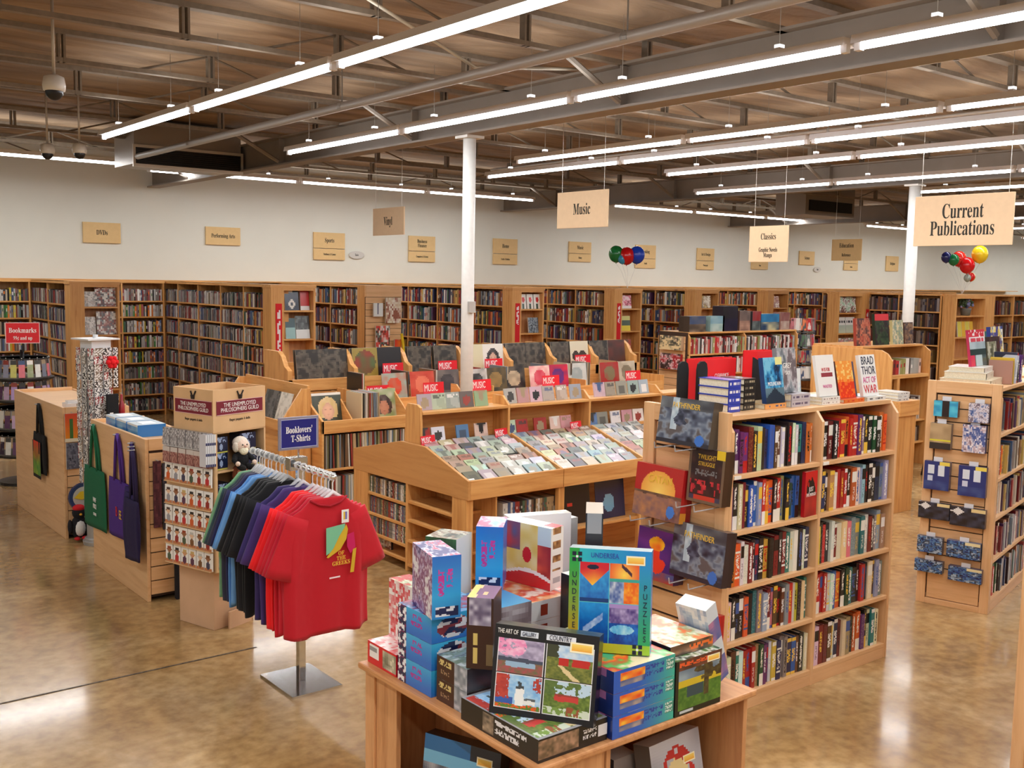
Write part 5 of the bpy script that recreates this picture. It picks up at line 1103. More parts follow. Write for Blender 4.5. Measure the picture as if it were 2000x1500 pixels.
# goods on the slatted end of the near counter
cols = [(60, 24, 34), (30, 28, 34), (100, 30, 40), (44, 40, 60), (70, 60, 60), (120, 40, 50)]
for k in range(6):
    t = thing('bookmark_bundle', 'dark patterned tassel bookmark bundle, %s along the slatted counter end' % ordw(k+1), 'bookmark bundle', FR(2.44+k*.062, 6.93, .98-.02*(k % 2)), 'bundles on the slatted counter end')
    b = MB(); b.canvas((-.027, -.012, -.46), (.054, 0, 0), (0, 0, .46), 4, 24, (lambda k: lambda u, v: mix(cols[k], mix(cols[(k+2) % 6], (160, 140, 130), .3), vn(u*5, v*16, k)))(k)); b.box(-.027, -.0115, -.46, .027, .0, 0, cols[k]); b.build('strip', CLOTH, t)
    MB().cyl((0, .02, .005), (0, -.03, .005), .003, n=6, col=(180, 180, 184)).build('peg', METAL, t)
tag(MB().box(-.05, -.04, 0, .05, .0, .42, (26, 24, 30)).build('pouch', CLOTH, M=FR(2.60, 6.93, .003)), 'dark long pouch standing at the foot of the slatted counter end', 'pouch')
# pinned tower
tw = thing('spinner_tower', 'tall white wire spinner tower covered with small tags, between the two counters', 'display tower', FR(2.60, 8.76, 0, .25))
MB().lathe([(.13, 0), (.135, .03), (.12, .035), (.12, .05), (.115, .055), (.1, .06), (.1, .34), (.11, .35)], n=28, col=(170, 168, 166)).build('base_drum', METAL, tw, smooth=False)
MB().box(-.085, -.085, .35, .085, .085, 1.70, (226, 226, 230)).build('core', PLASTIC, tw); MB().box(-.14, -.13, 1.70, .14, .13, 1.712, (232, 232, 234)).build('top_plate', PLASTIC, tw)
MB().cyl((0, 0, 1.712), (0, 0, 1.74), .02, n=10, col=(220, 220, 222)).build('finial', PLASTIC, tw)
TAGM = []
for d in range(5):
    b = MB(); b.canvas((-.022, -.002, -.064), (.044, 0, 0), (0, 0, .064), 6, 8, (lambda d: lambda u, v: (236, 234, 232) if hsh(int(u*6), int(v*8), d) > .42 else [(40, 38, 40), (150, 40, 44), (70, 70, 76), (120, 100, 80), (40, 44, 60)][d])(d)); b.box(-.019, -.0015, -.062, .019, .001, 0, (226, 224, 222)); TAGM.append(b.mesh('key_tag', GLOSS))
TF = tw.matrix_basis
for s in range(2):
    for r in range(17):
        for c in range(6):
            z = .52+r*.066
            M = TF @ (FR(-.105+c*.042, -.098-.015*(c % 2), z+.06, R.uniform(-.3, .3)) if s == 0 else Matrix.Translation((-.098-.015*(c % 2), .105-c*.042, z+.06)) @ Matrix.Rotation(-PI/2+R.uniform(-.3, .3), 4, 'Z'))
            if hsh(s, r, c, 77) < .05: continue
            o = inst('key_tag', R.choice(TAGM), M); tag(o, 'small patterned tag hooked on the %s face of the spinner tower' % ('aisle-end', 'long aisle')[s], 'key tag', 'tags on the %s face of the tower' % ('aisle-end', 'long aisle')[s])
for lb, x, z, w, h, c in (('red felt flower clipped high on the spinner tower', .05, 1.47, .09, .1, (226, 20, 30)), ('black hanging pouch with a white label on the spinner tower', .035, 1.06, .1, .2, (18, 18, 22)), ('red bottle shaped charm on the spinner tower', .125, 1.06, .05, .2, (150, 20, 36))):
    t = thing('charm', lb, 'charm', TF @ FR(x, -.16, z))
    if 'flower' in lb:
        b = MB(); b.ball((0, 0, .05), .03, c)
        for k in range(6): b.ball((.034*math.cos(k*PI/3), 0, .05+.034*math.sin(k*PI/3)), .022, c, 10, 7)
        b.build('flower_head', PLUSH, t, smooth=True)
    elif 'bottle' in lb: MB().lathe([(.022, 0), (.026, .02), (.024, .1), (.01, .14), (.01, .19)], n=14, col=c).build('body', GLOSS, t, smooth=True)
    else: MB().box(-w/2, -.02, 0, w/2, .0, h, c).build('body', CLOTH, t); MB().box(-.03, -.022, .02, .0, -.0205, .05, (236, 236, 236)).build('label_patch', MATTE, t)
    MB().cyl((0, .03, h), (0, -.01, h), .003, n=6, col=(180, 180, 184)).build('clip', METAL, t)
# goods on the slatted end of the far counter
def hang(x, z, w, h, fn, lb, name='art_print'):
    t = thing(name, lb, 'hanging print', FR(x, 9.02, z))
    b = MB(); b.canvas((-w/2, -.02, 0), (w, 0, 0), (0, 0, h), 12, 16, fn); b.box(-w/2, -.0195, 0, w/2, -.004, h, (206, 200, 190)); b.build('print', GLOSS, t); MB().cyl((0, 0, h+.01), (0, -.03, h+.01), .003, n=6, col=(180, 180, 184)).build('peg', METAL, t)
hang(2.465, .83, .11, .24, lambda u, v: (226, 216, 190) if v < .15 else ((60, 110, 50) if (abs(u-.45) < .12 and v < .8) else mix((230, 150, 30), (214, 70, 40), v)), 'orange print with a green bottle hung on the far counter end')
hang(2.47, .60, .11, .22, art(130, [(40, 44, 60), (120, 124, 140), (80, 84, 100)], 5), 'grey blue print hung below the orange print')
hang(2.60, .72, .10, .26, art(131, [(190, 186, 170), (120, 130, 110), (226, 200, 120)], 5), 'pale print hung beside the orange print')
hang(2.74, .62, .10, .2, art(132, [(230, 160, 40), (200, 60, 40), (240, 220, 160)], 4), 'orange and red print near the pin tower')
t = thing('wall_plate', 'round blue rimmed plate with a yellow fish hung on the far counter end', 'plate', FR(2.535, 8.96, .36))
b = MB(); n = 28
def ring(r, y): return [b.p((r*math.cos(2*PI*j/n), y, r*math.sin(2*PI*j/n))) for j in range(n)]
r0, r1, r2, r3 = ring(.125, .01), ring(.12, -.012), ring(.09, -.004), ring(.02, -.004)
b.loft([r0, r1], (36, 50, 96), False); b.loft([r1, r2], (44, 70, 120), False); b.loft([r2, r3], (196, 200, 196), False); b.f.append(r3); b.c.append((30, 34, 50)); b.f.append(r0[::-1]); b.c.append((60, 70, 100)); b.build('plate', GLOSS, t)
MB().prism([(-.08, .0), (-.03, .05), (.05, .055), (.085, .03), (.1, .05), (.095, .0), (.03, -.0), (-.02, -.02)], 1, -.012, -.006, (226, 200, 40)).build('fish_motif', MATTE, t)
for x, z, cs, lb in ((2.48, .02, ((24, 24, 30), (236, 236, 236), (206, 30, 40)), 'black and white plush penguin with a red cap on the far counter end'), (2.65, .03, ((60, 150, 190), (226, 236, 240), (190, 40, 50)), 'pale blue and white plush toy beside the penguin')):
    t = thing('plush_toy', lb, 'plush toy', FR(x, 8.92, z))
    MB().ball((0, 0, .1), (.07, .055, .1), cs[0]).build('body', PLUSH, t, smooth=True); MB().ball((0, -.02, .095), (.05, .045, .075), cs[1]).build('belly', PLUSH, t, smooth=True); MB().ball((0, 0, .22), .055, cs[0]).build('head', PLUSH, t, smooth=True); MB().ball((0, 0, .26), (.05, .05, .03), cs[2]).build('cap', PLUSH, t, smooth=True)
    for s in (-1, 1): MB().ball((s*.075, -.01, .11), (.02, .03, .06), cs[0], 10, 7).build('flipper', PLUSH, t, smooth=True); MB().ball((s*.03, -.05, .012), (.025, .035, .014), cs[2], 10, 7).build('foot', PLUSH, t, smooth=True)
    MB().ball((0, -.055, .215), (.012, .02, .01), (230, 170, 50), 8, 6).build('beak', PLUSH, t, smooth=True)
tag(MB().box(0, 0, 0, .16, .12, .05, (210, 214, 210)).box(.02, .02, .05, .14, .1, .07, (190, 206, 200)).build('clear_tray', CLEAR, M=FR(2.45, 9.1, 1.091)), 'clear tray of small things on the far counter top', 'tray')

# bookmark carousel
bk = thing('bookmark_carousel', 'black round carousel hung with rings of bookmarks under a red sign', 'bookmark rack', FR(2.74, 11.78, 0, .2))
MB().cyl((0, 0, .03), (0, 0, 1.42), .02, n=12, col=(24, 24, 26)).build('pole', PLASTIC, bk, smooth=True); MB().lathe([(.26, 0), (.26, .03), (.04, .05)], n=28, col=(24, 24, 26)).build('base_disc', PLASTIC, bk)
for z in (1.33, 1.10, .80, .52): MB().lathe([(.30, z-.22), (.31, z-.21), (.31, z-.195), (.05, z-.19)], n=28, col=(22, 22, 24)).lathe([(.27, z+.0), (.27, z+.012), (.26, z+.012), (.26, z)], n=28, col=(30, 30, 32)).build('ring_shelf', PLASTIC, bk)
BKC = [((206, 200, 110), 'yellow'), ((120, 124, 140), 'grey'), ((150, 150, 170), 'grey'), ((220, 120, 130), 'pink'), ((150, 160, 120), 'green'), ((226, 226, 220), 'white'), ((180, 150, 200), 'lilac'), ((90, 50, 90), 'purple'), ((50, 30, 60), 'dark purple'), ((190, 160, 190), 'mauve')]
BKM = MB().canvas((-.03, 0, 0), (.06, 0, 0), (0, 0, .18), 2, 8, lambda u, v: g(255 if v > .8 else (90 if hsh(int(u*2), int(v*8)) > .6 else 0))).box(-.03, .0005, 0, .03, .003, .18, g(0)).mesh('bookmark', CASE)
TAS = MB().cyl((0, 0, .18), (0, -.004, .205), .004, n=6, col=(240, 236, 226)).mesh('tassel', CLOTH)
for r, z in enumerate((1.33, 1.10, .80, .52)):
    for k in range(12):
        a = -PI*1.12+k*(PI*1.05/11); c, n = BKC[(0, 4, 1, 2, 0, 3, 4, 5, 1, 3, 2, 5)[k]] if r == 0 else BKC[5+(k*7+r*3) % 5]
        M = bk.matrix_basis @ FR(.275*math.cos(a), .275*math.sin(a), z-.185, a+PI/2, -.08)
        o = inst('bookmark', BKM, M, color=c); inst('tassel', TAS, None, o); tag(o, '%s bookmark, %s round the %s ring of the carousel' % (n, ordw(k+1), ('top', 'second', 'third', 'lowest')[r]), 'bookmark', 'bookmarks on the carousel')
sg = thing('sign', 'small red bookmark sign on a black stem above the carousel', 'sign', FR(2.74, 11.72, 1.42, -.25))
MB().box(-.012, 0, -.02, .012, .012, .1, (20, 20, 22)).build('stem', PLASTIC, sg)
MB().box(-.165, -.006, .07, .165, .004, .29, (216, 24, 40)).build('plate', GLOSS, sg, bevel=.003)
b = MB(); c = (236, 200, 200)
for q in ((-.165, .07, .165, .077), (-.165, .283, .165, .29), (-.165, .07, -.158, .29), (.158, .07, .165, .29)): b.box(q[0], -.0075, q[1], q[2], -.006, q[3], c)
b.build('border', MATTE, sg)
lettering('Bookmarks', .075, INKWHT, sg, FR(0, -.0075, .205) @ FACE_NY, .72, True); lettering('99¢ and up', .055, INKWHT, sg, FR(0, -.0075, .125) @ FACE_NY, .7, True)
# ------------------------------------------------------------------ cardboard plush display (turned 17 degrees)
AU = math.radians(17); UF = FR(2.49, 6.07, 0, AU)
CARD = plain('cardboard', (222, 180, 132), .8, var=.05, scale=6); CARD2 = plain('cardboard_pale', (214, 172, 136), .85, var=.05, scale=5)
ud = thing('floor_display', 'cardboard floor display of hanging packs and plush dolls with maroon banners', 'floor display', UF)
W, D, zb, zt = .42, .46, .39, 1.27
MB().box(.04, .06, 0, W-.06, D-.06, zb).build('plinth', CARD2, ud, bevel=.003)
b = MB(); b.box(0, 0, zb, .012, D, zt); b.box(0, D-.012, zb, W, D, zt); b.box(W-.012, 0, zb, W, D, zt); b.box(0, 0, zb, W, D, zb+.012); b.box(.0, .18, zb, W, .19, zt); b.box(0, 0, zb+.012, .03, .012, zt); b.build('tray_case', CARD, ud)
for z in (.63, .85, 1.03): MB().box(.012, 0, z-.012, W-.012, .18, z).build('shelf', CARD, ud)
hd = MB(); hd.box(.0, .0, zt, W, .01, zt+.27).box(0, .01, zt, .01, D*.8, zt+.27).box(0, D*.8, zt, W, D*.8+.01, zt+.27).box(W-.01, .01, zt, W, D*.8, zt+.27).box(.0, .0, zt-.004, W, D*.8, zt+.004); hd.build('header_box', CARD, ud)
MAROON = plain('maroon_ink', (120, 18, 40), .6)
def banner(M, w):
    bn = MB(); bn.box(-w/2, -.002, -.045, w/2, -.0003, .045); o = bn.build('banner', MAROON, ud, M=M)
    e = MB()
    for q in ((-w/2, -.045, w/2, -.042), (-w/2, .042, w/2, .045)): e.box(q[0], -.003, q[1], q[2], -.002, q[3], (232, 190, 190))
    e.build('banner_edge', MATTE, o)
    lettering('THE UNEMPLOYED\nPHILOSOPHERS GUILD', .036*w/.36, INKWHT, o, FR(0, -.0025, 0) @ FACE_NY, .82, depth=.0006)
    m = MB(); c = (40, 30, 26)
    m.cyl((0, -.003, .05), (0, -.003, .075), .012, .016, 8, c); m.cyl((-.012, -.003, .075), (-.022, -.003, .098), .005, n=6, col=c); m.cyl((.012, -.003, .075), (.026, -.003, .1), .005, n=6, col=c); m.build('figure_mark', MATTE, o)
banner(FR(W/2, -.001, 1.425), .37); banner(Matrix.Translation((-.001, D*.4, 1.425)) @ Matrix.Rotation(-PI/2, 4, 'Z'), .35)
for M in (FR(W/2, -.001, 1.345) @ FACE_NY, Matrix.Translation((-.001, D*.4, 1.345)) @ FACE_NX): lettering('finger puppets & dolls', .022, INKBLK, ud, M, .8, True, .0004)
# packs on its aisle side
PKM = []
skins = [(206, 150, 110), (150, 96, 66), (226, 190, 160)]
for d in range(8):
    hair = [(60, 40, 30), (120, 70, 40), (190, 190, 186), (30, 28, 30), (150, 60, 40), (80, 60, 60), (200, 170, 110), (40, 30, 40)][d]; bodyc = [(150, 40, 40), (60, 60, 90), (120, 80, 50), (206, 90, 40), (70, 90, 70), (150, 150, 160), (90, 50, 80), (190, 40, 50)][d]
    def fn(u, v, hair=hair, bodyc=bodyc, d=d):
        if math.hypot((u-.5)/.24, (v-.62)/.13) < 1: return skins[d % 3]
        if math.hypot((u-.5)/.32, (v-.70)/.17) < 1: return hair
        if math.hypot((u-.5)/.3, (v-.3)/.2) < 1: return bodyc
        return (236, 234, 232) if v > .12 else (190, 120, 80)
    PKM.append(MB().canvas((-.035, 0, 0), (.07, 0, 0), (0, 0, .115), 8, 14, fn).box(-.035, .0005, 0, .035, .012, .115, (236, 232, 228)).mesh('puppet_pack', GLOSS))
GRM = MB().canvas((-.035, 0, 0), (.07, 0, 0), (0, 0, .11), 8, 10, lambda u, v: mix((120, 116, 120), (206, 204, 206), hsh(int(u*8), int(v*10), 6))).box(-.035, .0005, 0, .035, .03, .11, (150, 146, 150)).mesh('puppet_pack', GLOSS)
RDM = MB().canvas((-.035, 0, 0), (.07, 0, 0), (0, 0, .10), 8, 10, lambda u, v: mix((120, 60, 60), (190, 150, 136), hsh(int(u*8), int(v*10), 8)) if v < .75 else (206, 196, 190)).box(-.035, .0005, 0, .035, .03, .10, (150, 110, 100)).mesh('puppet_pack', GLOSS)
rown = ['lowest', 'second lowest', 'third lowest', 'third highest', 'second highest', 'highest']
for r, z in enumerate((.405, .53, .66, .79, .935, 1.055, 1.165)):
    r6 = min(r, 6)
    for c in range(6):
        M = UF @ Matrix.Translation((-.02-.012*(r > 4), D-.04-c*.076, z)) @ Matrix.Rotation(-PI/2, 4, 'Z') @ Matrix.Rotation(R.uniform(-.06, .02), 4, 'X')
        me = GRM if r == 6 else (RDM if r == 5 else R.choice(PKM)); nm = 'grey boxed' if r == 6 else ('reddish boxed' if r == 5 else 'white finger')
        tag(inst('puppet_pack', me, M), '%s puppet pack, %s along row %s from the bottom of the cardboard display' % (nm, ordw(c+1), ordw(r+1)), 'puppet pack', 'packs on the cardboard display')
    MB().box(-.03, .01, z-.006, .0, D-.01, z).build('pack_rail', CLEAR if r > 4 else CARD, ud)
for k in range(5):
    b = MB(); b.canvas((0, 0, 0), (.012, 0, 0), (0, 0, .20), 2, 12, lambda u, v: (226, 226, 230) if int(v*12) % 4 else (60, 66, 110)); b.box(0, .0005, 0, .012, .06, .2, (206, 206, 214))
    tag(b.build('booklet', GLOSS, M=UF @ FR(-.062+k*.013, -.005-.004*k, 1.07)), 'white and blue slim booklet, %s at the corner of the cardboard display' % ordw(k+1), 'booklet', 'booklets on the cardboard display corner')
# dark blue mugs boxes and dolls on its shelves
def mugbox(x, z, w, h, lb):
    b = MB(); b.canvas((-w/2, 0, 0), (w, 0, 0), (0, 0, h), 16, 12, lambda u, v: (190, 190, 90) if v < .1 else ((150, 170, 206) if (math.hypot((u-.5)*1.4, v-.36) < .2 or (v > .66 and .1 < u < .9 and hsh(int(u*16), int(v*12)) > .45)) else (22, 34, 66)))
    b.box(-w/2, .0005, 0, w/2, .1, h, (20, 30, 56)); tag(b.build('mug_box', GLOSS, M=UF @ FR(x, .03, z+.001)), lb, 'mug box')
for x, z, w, h, lb in ((.085, 1.03, .10, .105, 'navy patterned mug box at the top shelf corner by the hanging packs'), (.085, 1.137, .10, .10, 'navy patterned mug box stacked highest by the hanging packs'), (.345, 1.03, .12, .10, 'navy patterned mug box on the far side of the white haired doll'), (.30, 1.132, .13, .11, 'navy patterned mug box behind the white haired doll head'),
                       (.30, .85, .13, .08, 'navy mug box on the middle shelf beside the brown haired doll'), (.32, .932, .11, .07, 'dark mug box stacked on the middle shelf'), (.10, .85, .1, .09, 'white and grey mug box under the brown haired doll')): mugbox(x, z, w, h, lb)
def doll(x, z, hair, body, skin, lb, beard=None):
    t = thing('plush_doll', lb, 'plush doll', UF @ FR(x, -.015, z, -.2))
    MB().ball((0, 0, .055), (.05, .04, .06), body).build('body', PLUSH, t, smooth=True); MB().ball((0, -.01, .145), (.042, .04, .045), skin).build('head', PLUSH, t, smooth=True)
    h = MB(); h.ball((0, .012, .165), (.05, .045, .04), hair); h.ball((-.038, .0, .14), (.018, .03, .035), hair, 10, 7); h.ball((.038, .0, .14), (.018, .03, .035), hair, 10, 7); h.build('hair', PLUSH, t, smooth=True)
    if beard: MB().ball((0, -.035, .118), (.03, .02, .028), beard, 12, 8).build('beard', PLUSH, t, smooth=True)
    MB().ball((0, -.052, .148), (.008, .01, .009), mix(skin, (180, 60, 40), .2), 8, 6).build('nose', PLUSH, t, smooth=True)
    e = MB(); e.ball((-.015, -.047, .157), .005, (20, 20, 20), 8, 6); e.ball((.015, -.047, .157), .005, (20, 20, 20), 8, 6); e.build('eyes', GLOSS, t, smooth=True)
    for s in (-1, 1):
        MB().tube([(s*.04, 0, .085), (s*.065, -.03, .06), (s*.06, -.055, .045)], [.018, .017, .014], 8, body).build('arm', PLUSH, t, smooth=True); MB().ball((s*.058, -.062, .043), .016, skin, 10, 7).build('hand', PLUSH, t, smooth=True)
        MB().tube([(s*.025, -.02, .02), (s*.032, -.07, .015)], .02, 8, body).build('leg', PLUSH, t, smooth=True); MB().ball((s*.034, -.085, .016), (.018, .025, .02), (28, 24, 22), 10, 7).build('shoe', PLUSH, t, smooth=True)
doll(.205, 1.03, (236, 224, 210), (18, 18, 22), (240, 214, 196), 'plush doll with white hair and black clothes on the top shelf', (246, 240, 214))
doll(.20, .85, (130, 66, 40), (24, 22, 26), (206, 140, 110), 'plush doll with brown hair on the middle shelf', (110, 50, 30))
for k in range(6):
    book(UF @ FR(.06+k*.045, .02, .631), .04, R.uniform(.11, .14), .1, [0, 8, 2, 0, 6, 2][k], '@ small book, %s on the lower shelf of the cardboard display' % ordw(k+1), 'small books on the cardboard display')
for x, c, lb in ((.09, (120, 150, 70), 'green topped card pack at the bottom of the cardboard display'), (.24, (150, 130, 150), 'mauve card pack at the bottom of the cardboard display')):
    tag(MB().canvas((-.06, 0, 0), (.12, 0, 0), (0, 0, .13), 10, 10, lambda u, v: c if v > .6 else mix((110, 90, 90), (200, 190, 190), vn(u*5, v*5, 3))).box(-.06, .0005, 0, .06, .1, .13, (120, 110, 110)).build('card_pack', GLOSS, M=UF @ FR(x, .02, zb+.013)), lb, 'card pack')
tag(MB().box(-.1, -.0, 0, .1, .012, .11, (210, 176, 140)).build('cardboard_flap', CARD2, M=UF @ FR(.22, .02, 0.0, .1)), 'loose cardboard flap leaning at the foot of the cardboard display', 'cardboard')

# ------------------------------------------------------------------ T-shirt rack
BX = 2.525
tr = thing('garment_rack', 'chrome T-shaped garment rack on a square base plate', 'garment rack', FR(2.57, 5.07))
MB().prism([(-.15, -.20), (.15, -.20), (.15, .20), (-.15, .20)], 2, 0, .012, (0,)*3).prism([(-.15, -.20), (.15, -.20), (.12, .17), (-.12, .17)], 2, .0121, .0125, (0,)*3).build('base_plate', CHROME, tr, bevel=.004)
MB().box(-.02, -.02, .0125, .02, .02, 1.24).build('post', CHROME, tr, bevel=.002)
MB().cyl((BX-2.57, -.47, 1.235), (BX-2.57, .53, 1.235), .0125, n=14).build('cross_bar', CHROME, tr, smooth=True); MB().box(-.075, -.03, 1.20, .03, .03, 1.27).build('bar_joint', CHROME, tr, bevel=.003)
def shirt_mesh(seed, hw=.25, L=.70, half_d=.016):
    b = MB(); n = 40; rr = random.Random(seed); ph = [rr.uniform(0, 6.3) for _ in range(6)]
    rings = []
    for v in (0, .015, .04, .08, .14, .22, .32, .45, .6, .75, .88, .97, 1):
        z = -L*v
        if v < .08: w = .10+(hw-.055-.10)*(v/.08)**.8
        else: w = hw-.055+.05*min(1, (v-.08)/.35)
        zz = z
        rg = []
        for j in range(n):
            a = 2*PI*j/n; c, s = math.cos(a), math.sin(a)
            x = w*math.copysign(abs(c)**.75, c); fold = .016*v*(math.sin(x*36+ph[0])+.5*math.sin(x*66+ph[1]+v*2))
            y = math.copysign(abs(s)**.8, s)*half_d*(1+.5*v)+fold+.005*math.sin(v*7+ph[2])
            drop = -.07*max(0, (abs(x)-.09)/.11) if v < .1 else 0
            hem = .012*math.sin(x*22+ph[3])*max(0, v-.85)/.15
            rg.append(b.p((x, y, zz+drop*(1-v/.1 if v < .1 else 0)+hem)))
        rings.append(rg)
    b.loft(rings, (0, 0, 0))
    for sd in (-1, 1):
        rg = []
        for k in range(7):
            t = k/6; cx = sd*(hw-.10+.105*t); cz = -.09-.30*t; rad = .078+.022*t; row = []
            for j in range(20):
                a = 2*PI*j/20; u, w_ = math.cos(a)*rad, math.sin(a)*half_d*(1.2+.5*t)
                row.append(b.p((cx+u*.93*sd, w_+.006*math.sin(a*3+ph[4]+t*4)*t, cz+u*.33)))
            rg.append(row)
        b.loft(rg, (0, 0, 0))
    return b
def clothmat():
    m, nt, b = newmat('shirt_cotton'); oi = N(nt, 'ShaderNodeObjectInfo'); nt.links.new(oi.outputs['Color'], b.inputs['Base Color']); b.inputs['Roughness'].default_value = .9; b.inputs['Sheen Weight'].default_value = .12
    tc = N(nt, 'ShaderNodeTexCoord'); no = N(nt, 'ShaderNodeTexNoise'); no.inputs['Scale'].default_value = 9; bp = N(nt, 'ShaderNodeBump'); bp.inputs['Strength'].default_value = .35; bp.inputs['Distance'].default_value = .02
    nt.links.new(tc.outputs['Object'], no.inputs['Vector']); nt.links.new(no.outputs['Fac'], bp.inputs['Height']); nt.links.new(bp.outputs['Normal'], b.inputs['Normal'])
    return m
SHC = clothmat(); SM = [shirt_mesh(s).mesh('t_shirt', SHC, True) for s in range(5)]
HG = MB(); HG.tube([(0, 0, -.045), (0, 0, .0), (.012, 0, .018), (.022, 0, .03), (.014, 0, .048), (-.004, 0, .05), (-.014, 0, .04)], .0035, 6, (232, 234, 236)); HG.tube([(-.15, 0, -.175), (-.08, 0, -.10), (0, 0, -.045), (.08, 0, -.10), (.15, 0, -.175)], [.004, .007, .013, .007, .004], 6, (240, 242, 244)); HG.tube([(-.15, 0, -.175), (0, 0, -.18), (.15, 0, -.175)], .003, 6, (232, 234, 238))
HM = HG.mesh('clothes_hanger', CLEAR, True)
SIZ = MB().lathe([(.014, -.004), (.021, -.004), (.021, .004), (.014, .004)], n=14, col=(236, 236, 232)).mesh('size_ring', PLASTIC)
shirts = [(-.455, (186, 8, 30), 'crimson', 'first'), (-.415, (190, 14, 44), 'crimson', 'second'), (-.375, (196, 18, 40), 'dark red', 'third'), (-.335, (206, 16, 40), 'red', 'fourth'), (-.29, (232, 16, 24), 'bright red', 'fifth'), (-.24, (236, 20, 26), 'bright red', 'sixth'),
          (-.13, (66, 44, 110), 'purple', 'seventh'), (-.075, (54, 40, 100), 'dark purple', 'eighth'), (.05, (14, 12, 18), 'black', 'ninth'), (.095, (12, 12, 16), 'black', 'tenth'), (.14, (16, 14, 20), 'black', 'eleventh'), (.19, (14, 14, 18), 'black', 'twelfth'),
          (.25, (104, 156, 214), 'light blue', 'thirteenth'), (.29, (84, 140, 206), 'sky blue', 'fourteenth'), (.34, (38, 38, 80), 'navy', 'fifteenth'), (.37, (46, 46, 66), 'slate', 'sixteenth'), (.40, (40, 62, 70), 'dark green', 'seventeenth'), (.435, (112, 160, 120), 'sage green', 'eighteenth')]
for k, (dy, c, n, od) in enumerate(shirts):
    y = 5.07+dy; M = FR(BX-.035, y, 1.135, R.uniform(-.03, .03)+.02+.015*k)
    o = inst('t_shirt', SM[k % 5] if k else SM[0], M, color=c); tag(o, '%s T-shirt hanging on the chrome rack, %s from the front' % (n, od), 't-shirt', 'T-shirts on the chrome rack')
    h = inst('clothes_hanger', HM, FR(BX-.006, y, 1.205, R.uniform(-.02, .02)+.02+.015*k)); tag(h, 'clear plastic hanger of the %s shirt, %s from the front' % (n, od), 'hanger', 'clear hangers on the chrome rack')
    if k == 0:
        front = o
for k in range(16):
    yy = 5.07-.44+k*.063
    if abs(yy-5.07) < .05: continue
    tag(inst('size_ring', SIZ, FR(BX, yy, 1.235) @ Matrix.Rotation(PI/2, 4, 'X')), 'white size ring, %s along the bar of the chrome rack' % ordw(k+1), 'size ring', 'size rings on the chrome bar')
# front print of the crimson shirt
def shp(name, pts, mat, y=-.034): return MB().prism(pts, 1, y-.001, y, (0, 0, 0)).build(name, mat, front)
TEALP = plain('mint_print', (120, 190, 150), .8); YELP = plain('mustard_print', (206, 170, 40), .8); MAG = plain('magenta_print', (196, 20, 90), .8)
def disp(name, pts, mat, yo=.0):
    return shp(name, pts, mat, -.040-yo)
disp('shirt_print', [(-.03, -.29), (-.03, -.15), (.08, -.14), (.07, -.19), (.01, -.27)], TEALP)
disp('shirt_print', [(-.03, -.30), (.01, -.26), (.045, -.20), (.085, -.145), (.095, -.17), (.085, -.22), (.05, -.27), (-.02, -.305)], YELP, .002)
disp('shirt_print', [(.09, -.20), (.13, -.19), (.14, -.27), (.11, -.3), (.09, -.26)], MAG, .001); disp('shirt_print', [(.125, -.28), (.145, -.275), (.13, -.40), (.108, -.40)], YELP, .002)
lettering('OF\nTHE\nGREEKS', .03, INKGOLD, front, FR(.055, -.043, -.315) @ FACE_NY, .85, True, .0006)
MB().box(-.012, -.041, -.415, .05, -.0405, -.407, (240, 220, 226)).build('shirt_print', MATTE, front)
MB().canvas((.058, -.042, -.135), (.042, 0, 0), (0, 0, .068), 8, 12, lambda u, v: (236, 236, 232) if (u < .25 or u > .75 or v < .25 or v > .8) else ((226, 190, 60) if u < .5 else (110, 110, 190))).build('price_ticket', GLOSS, front)
MB().tube([(-.105, -.012, -.004), (-.06, -.022, -.03), (0, -.026, -.042), (.06, -.022, -.03), (.105, -.012, -.004)], .006, 6, (160, 8, 30)).build('collar', CLOTH, front, smooth=True)
# sign above the rack
bs = thing('sign', 'blue sign in a silver frame standing above the T-shirt rack', 'sign', FR(2.575, 5.10, 1.27))
MB().cyl((0, 0, -.03), (0, 0, .04), .006, n=8).build('stem', CHROME, bs); MB().box(-.12, -.006, .035, .12, .006, .215, (150, 146, 160)).build('frame', METAL, bs, bevel=.002)
MB().box(-.108, -.008, .047, .108, -.006, .203, (26, 32, 120)).build('plate', GLOSS, bs)
b = MB(); c = (190, 196, 226)
for q in ((-.108, .047, .108, .05), (-.108, .2, .108, .203), (-.108, .047, -.105, .203), (.105, .047, .108, .203)): b.box(q[0], -.0085, q[1], q[2], -.008, q[3], c)
b.build('border', MATTE, bs)
lettering("Booklovers'", .052, INKWHT, bs, FR(0, -.0085, .143) @ FACE_NY, .62, True); lettering('T-Shirts', .052, INKWHT, bs, FR(0.01, -.0085, .095) @ FACE_NY, .62, True)
# ------------------------------------------------------------------ tall bookcases: peninsulas running from the far wall
ZD = [.09, .345, .60, .85, 1.085, 1.325, 1.57, 1.815]       # disc shelves
ZB = [.09, .36, .62, .91, 1.216, 1.523, 1.83]               # book shelves
HT = 2.12
STB, STD = MB(), MB()                                        # the far, uncounted books and discs
WALLP = [(30, 28, 30), (60, 40, 40), (120, 30, 34), (150, 40, 40), (36, 50, 90), (50, 80, 120), (206, 196, 176), (190, 186, 180), (226, 222, 214), (90, 90, 90), (40, 80, 70), (170, 130, 80), (110, 70, 50), (80, 50, 90), (196, 110, 60), (130, 140, 150), (200, 170, 90)]
DVP = [(30, 28, 32), (60, 60, 70), (110, 108, 110), (160, 156, 154), (200, 196, 192), (126, 80, 76), (80, 96, 130), (180, 160, 134), (120, 84, 100), (80, 104, 96), (212, 206, 200), (150, 60, 60), (176, 172, 170), (140, 130, 124)]
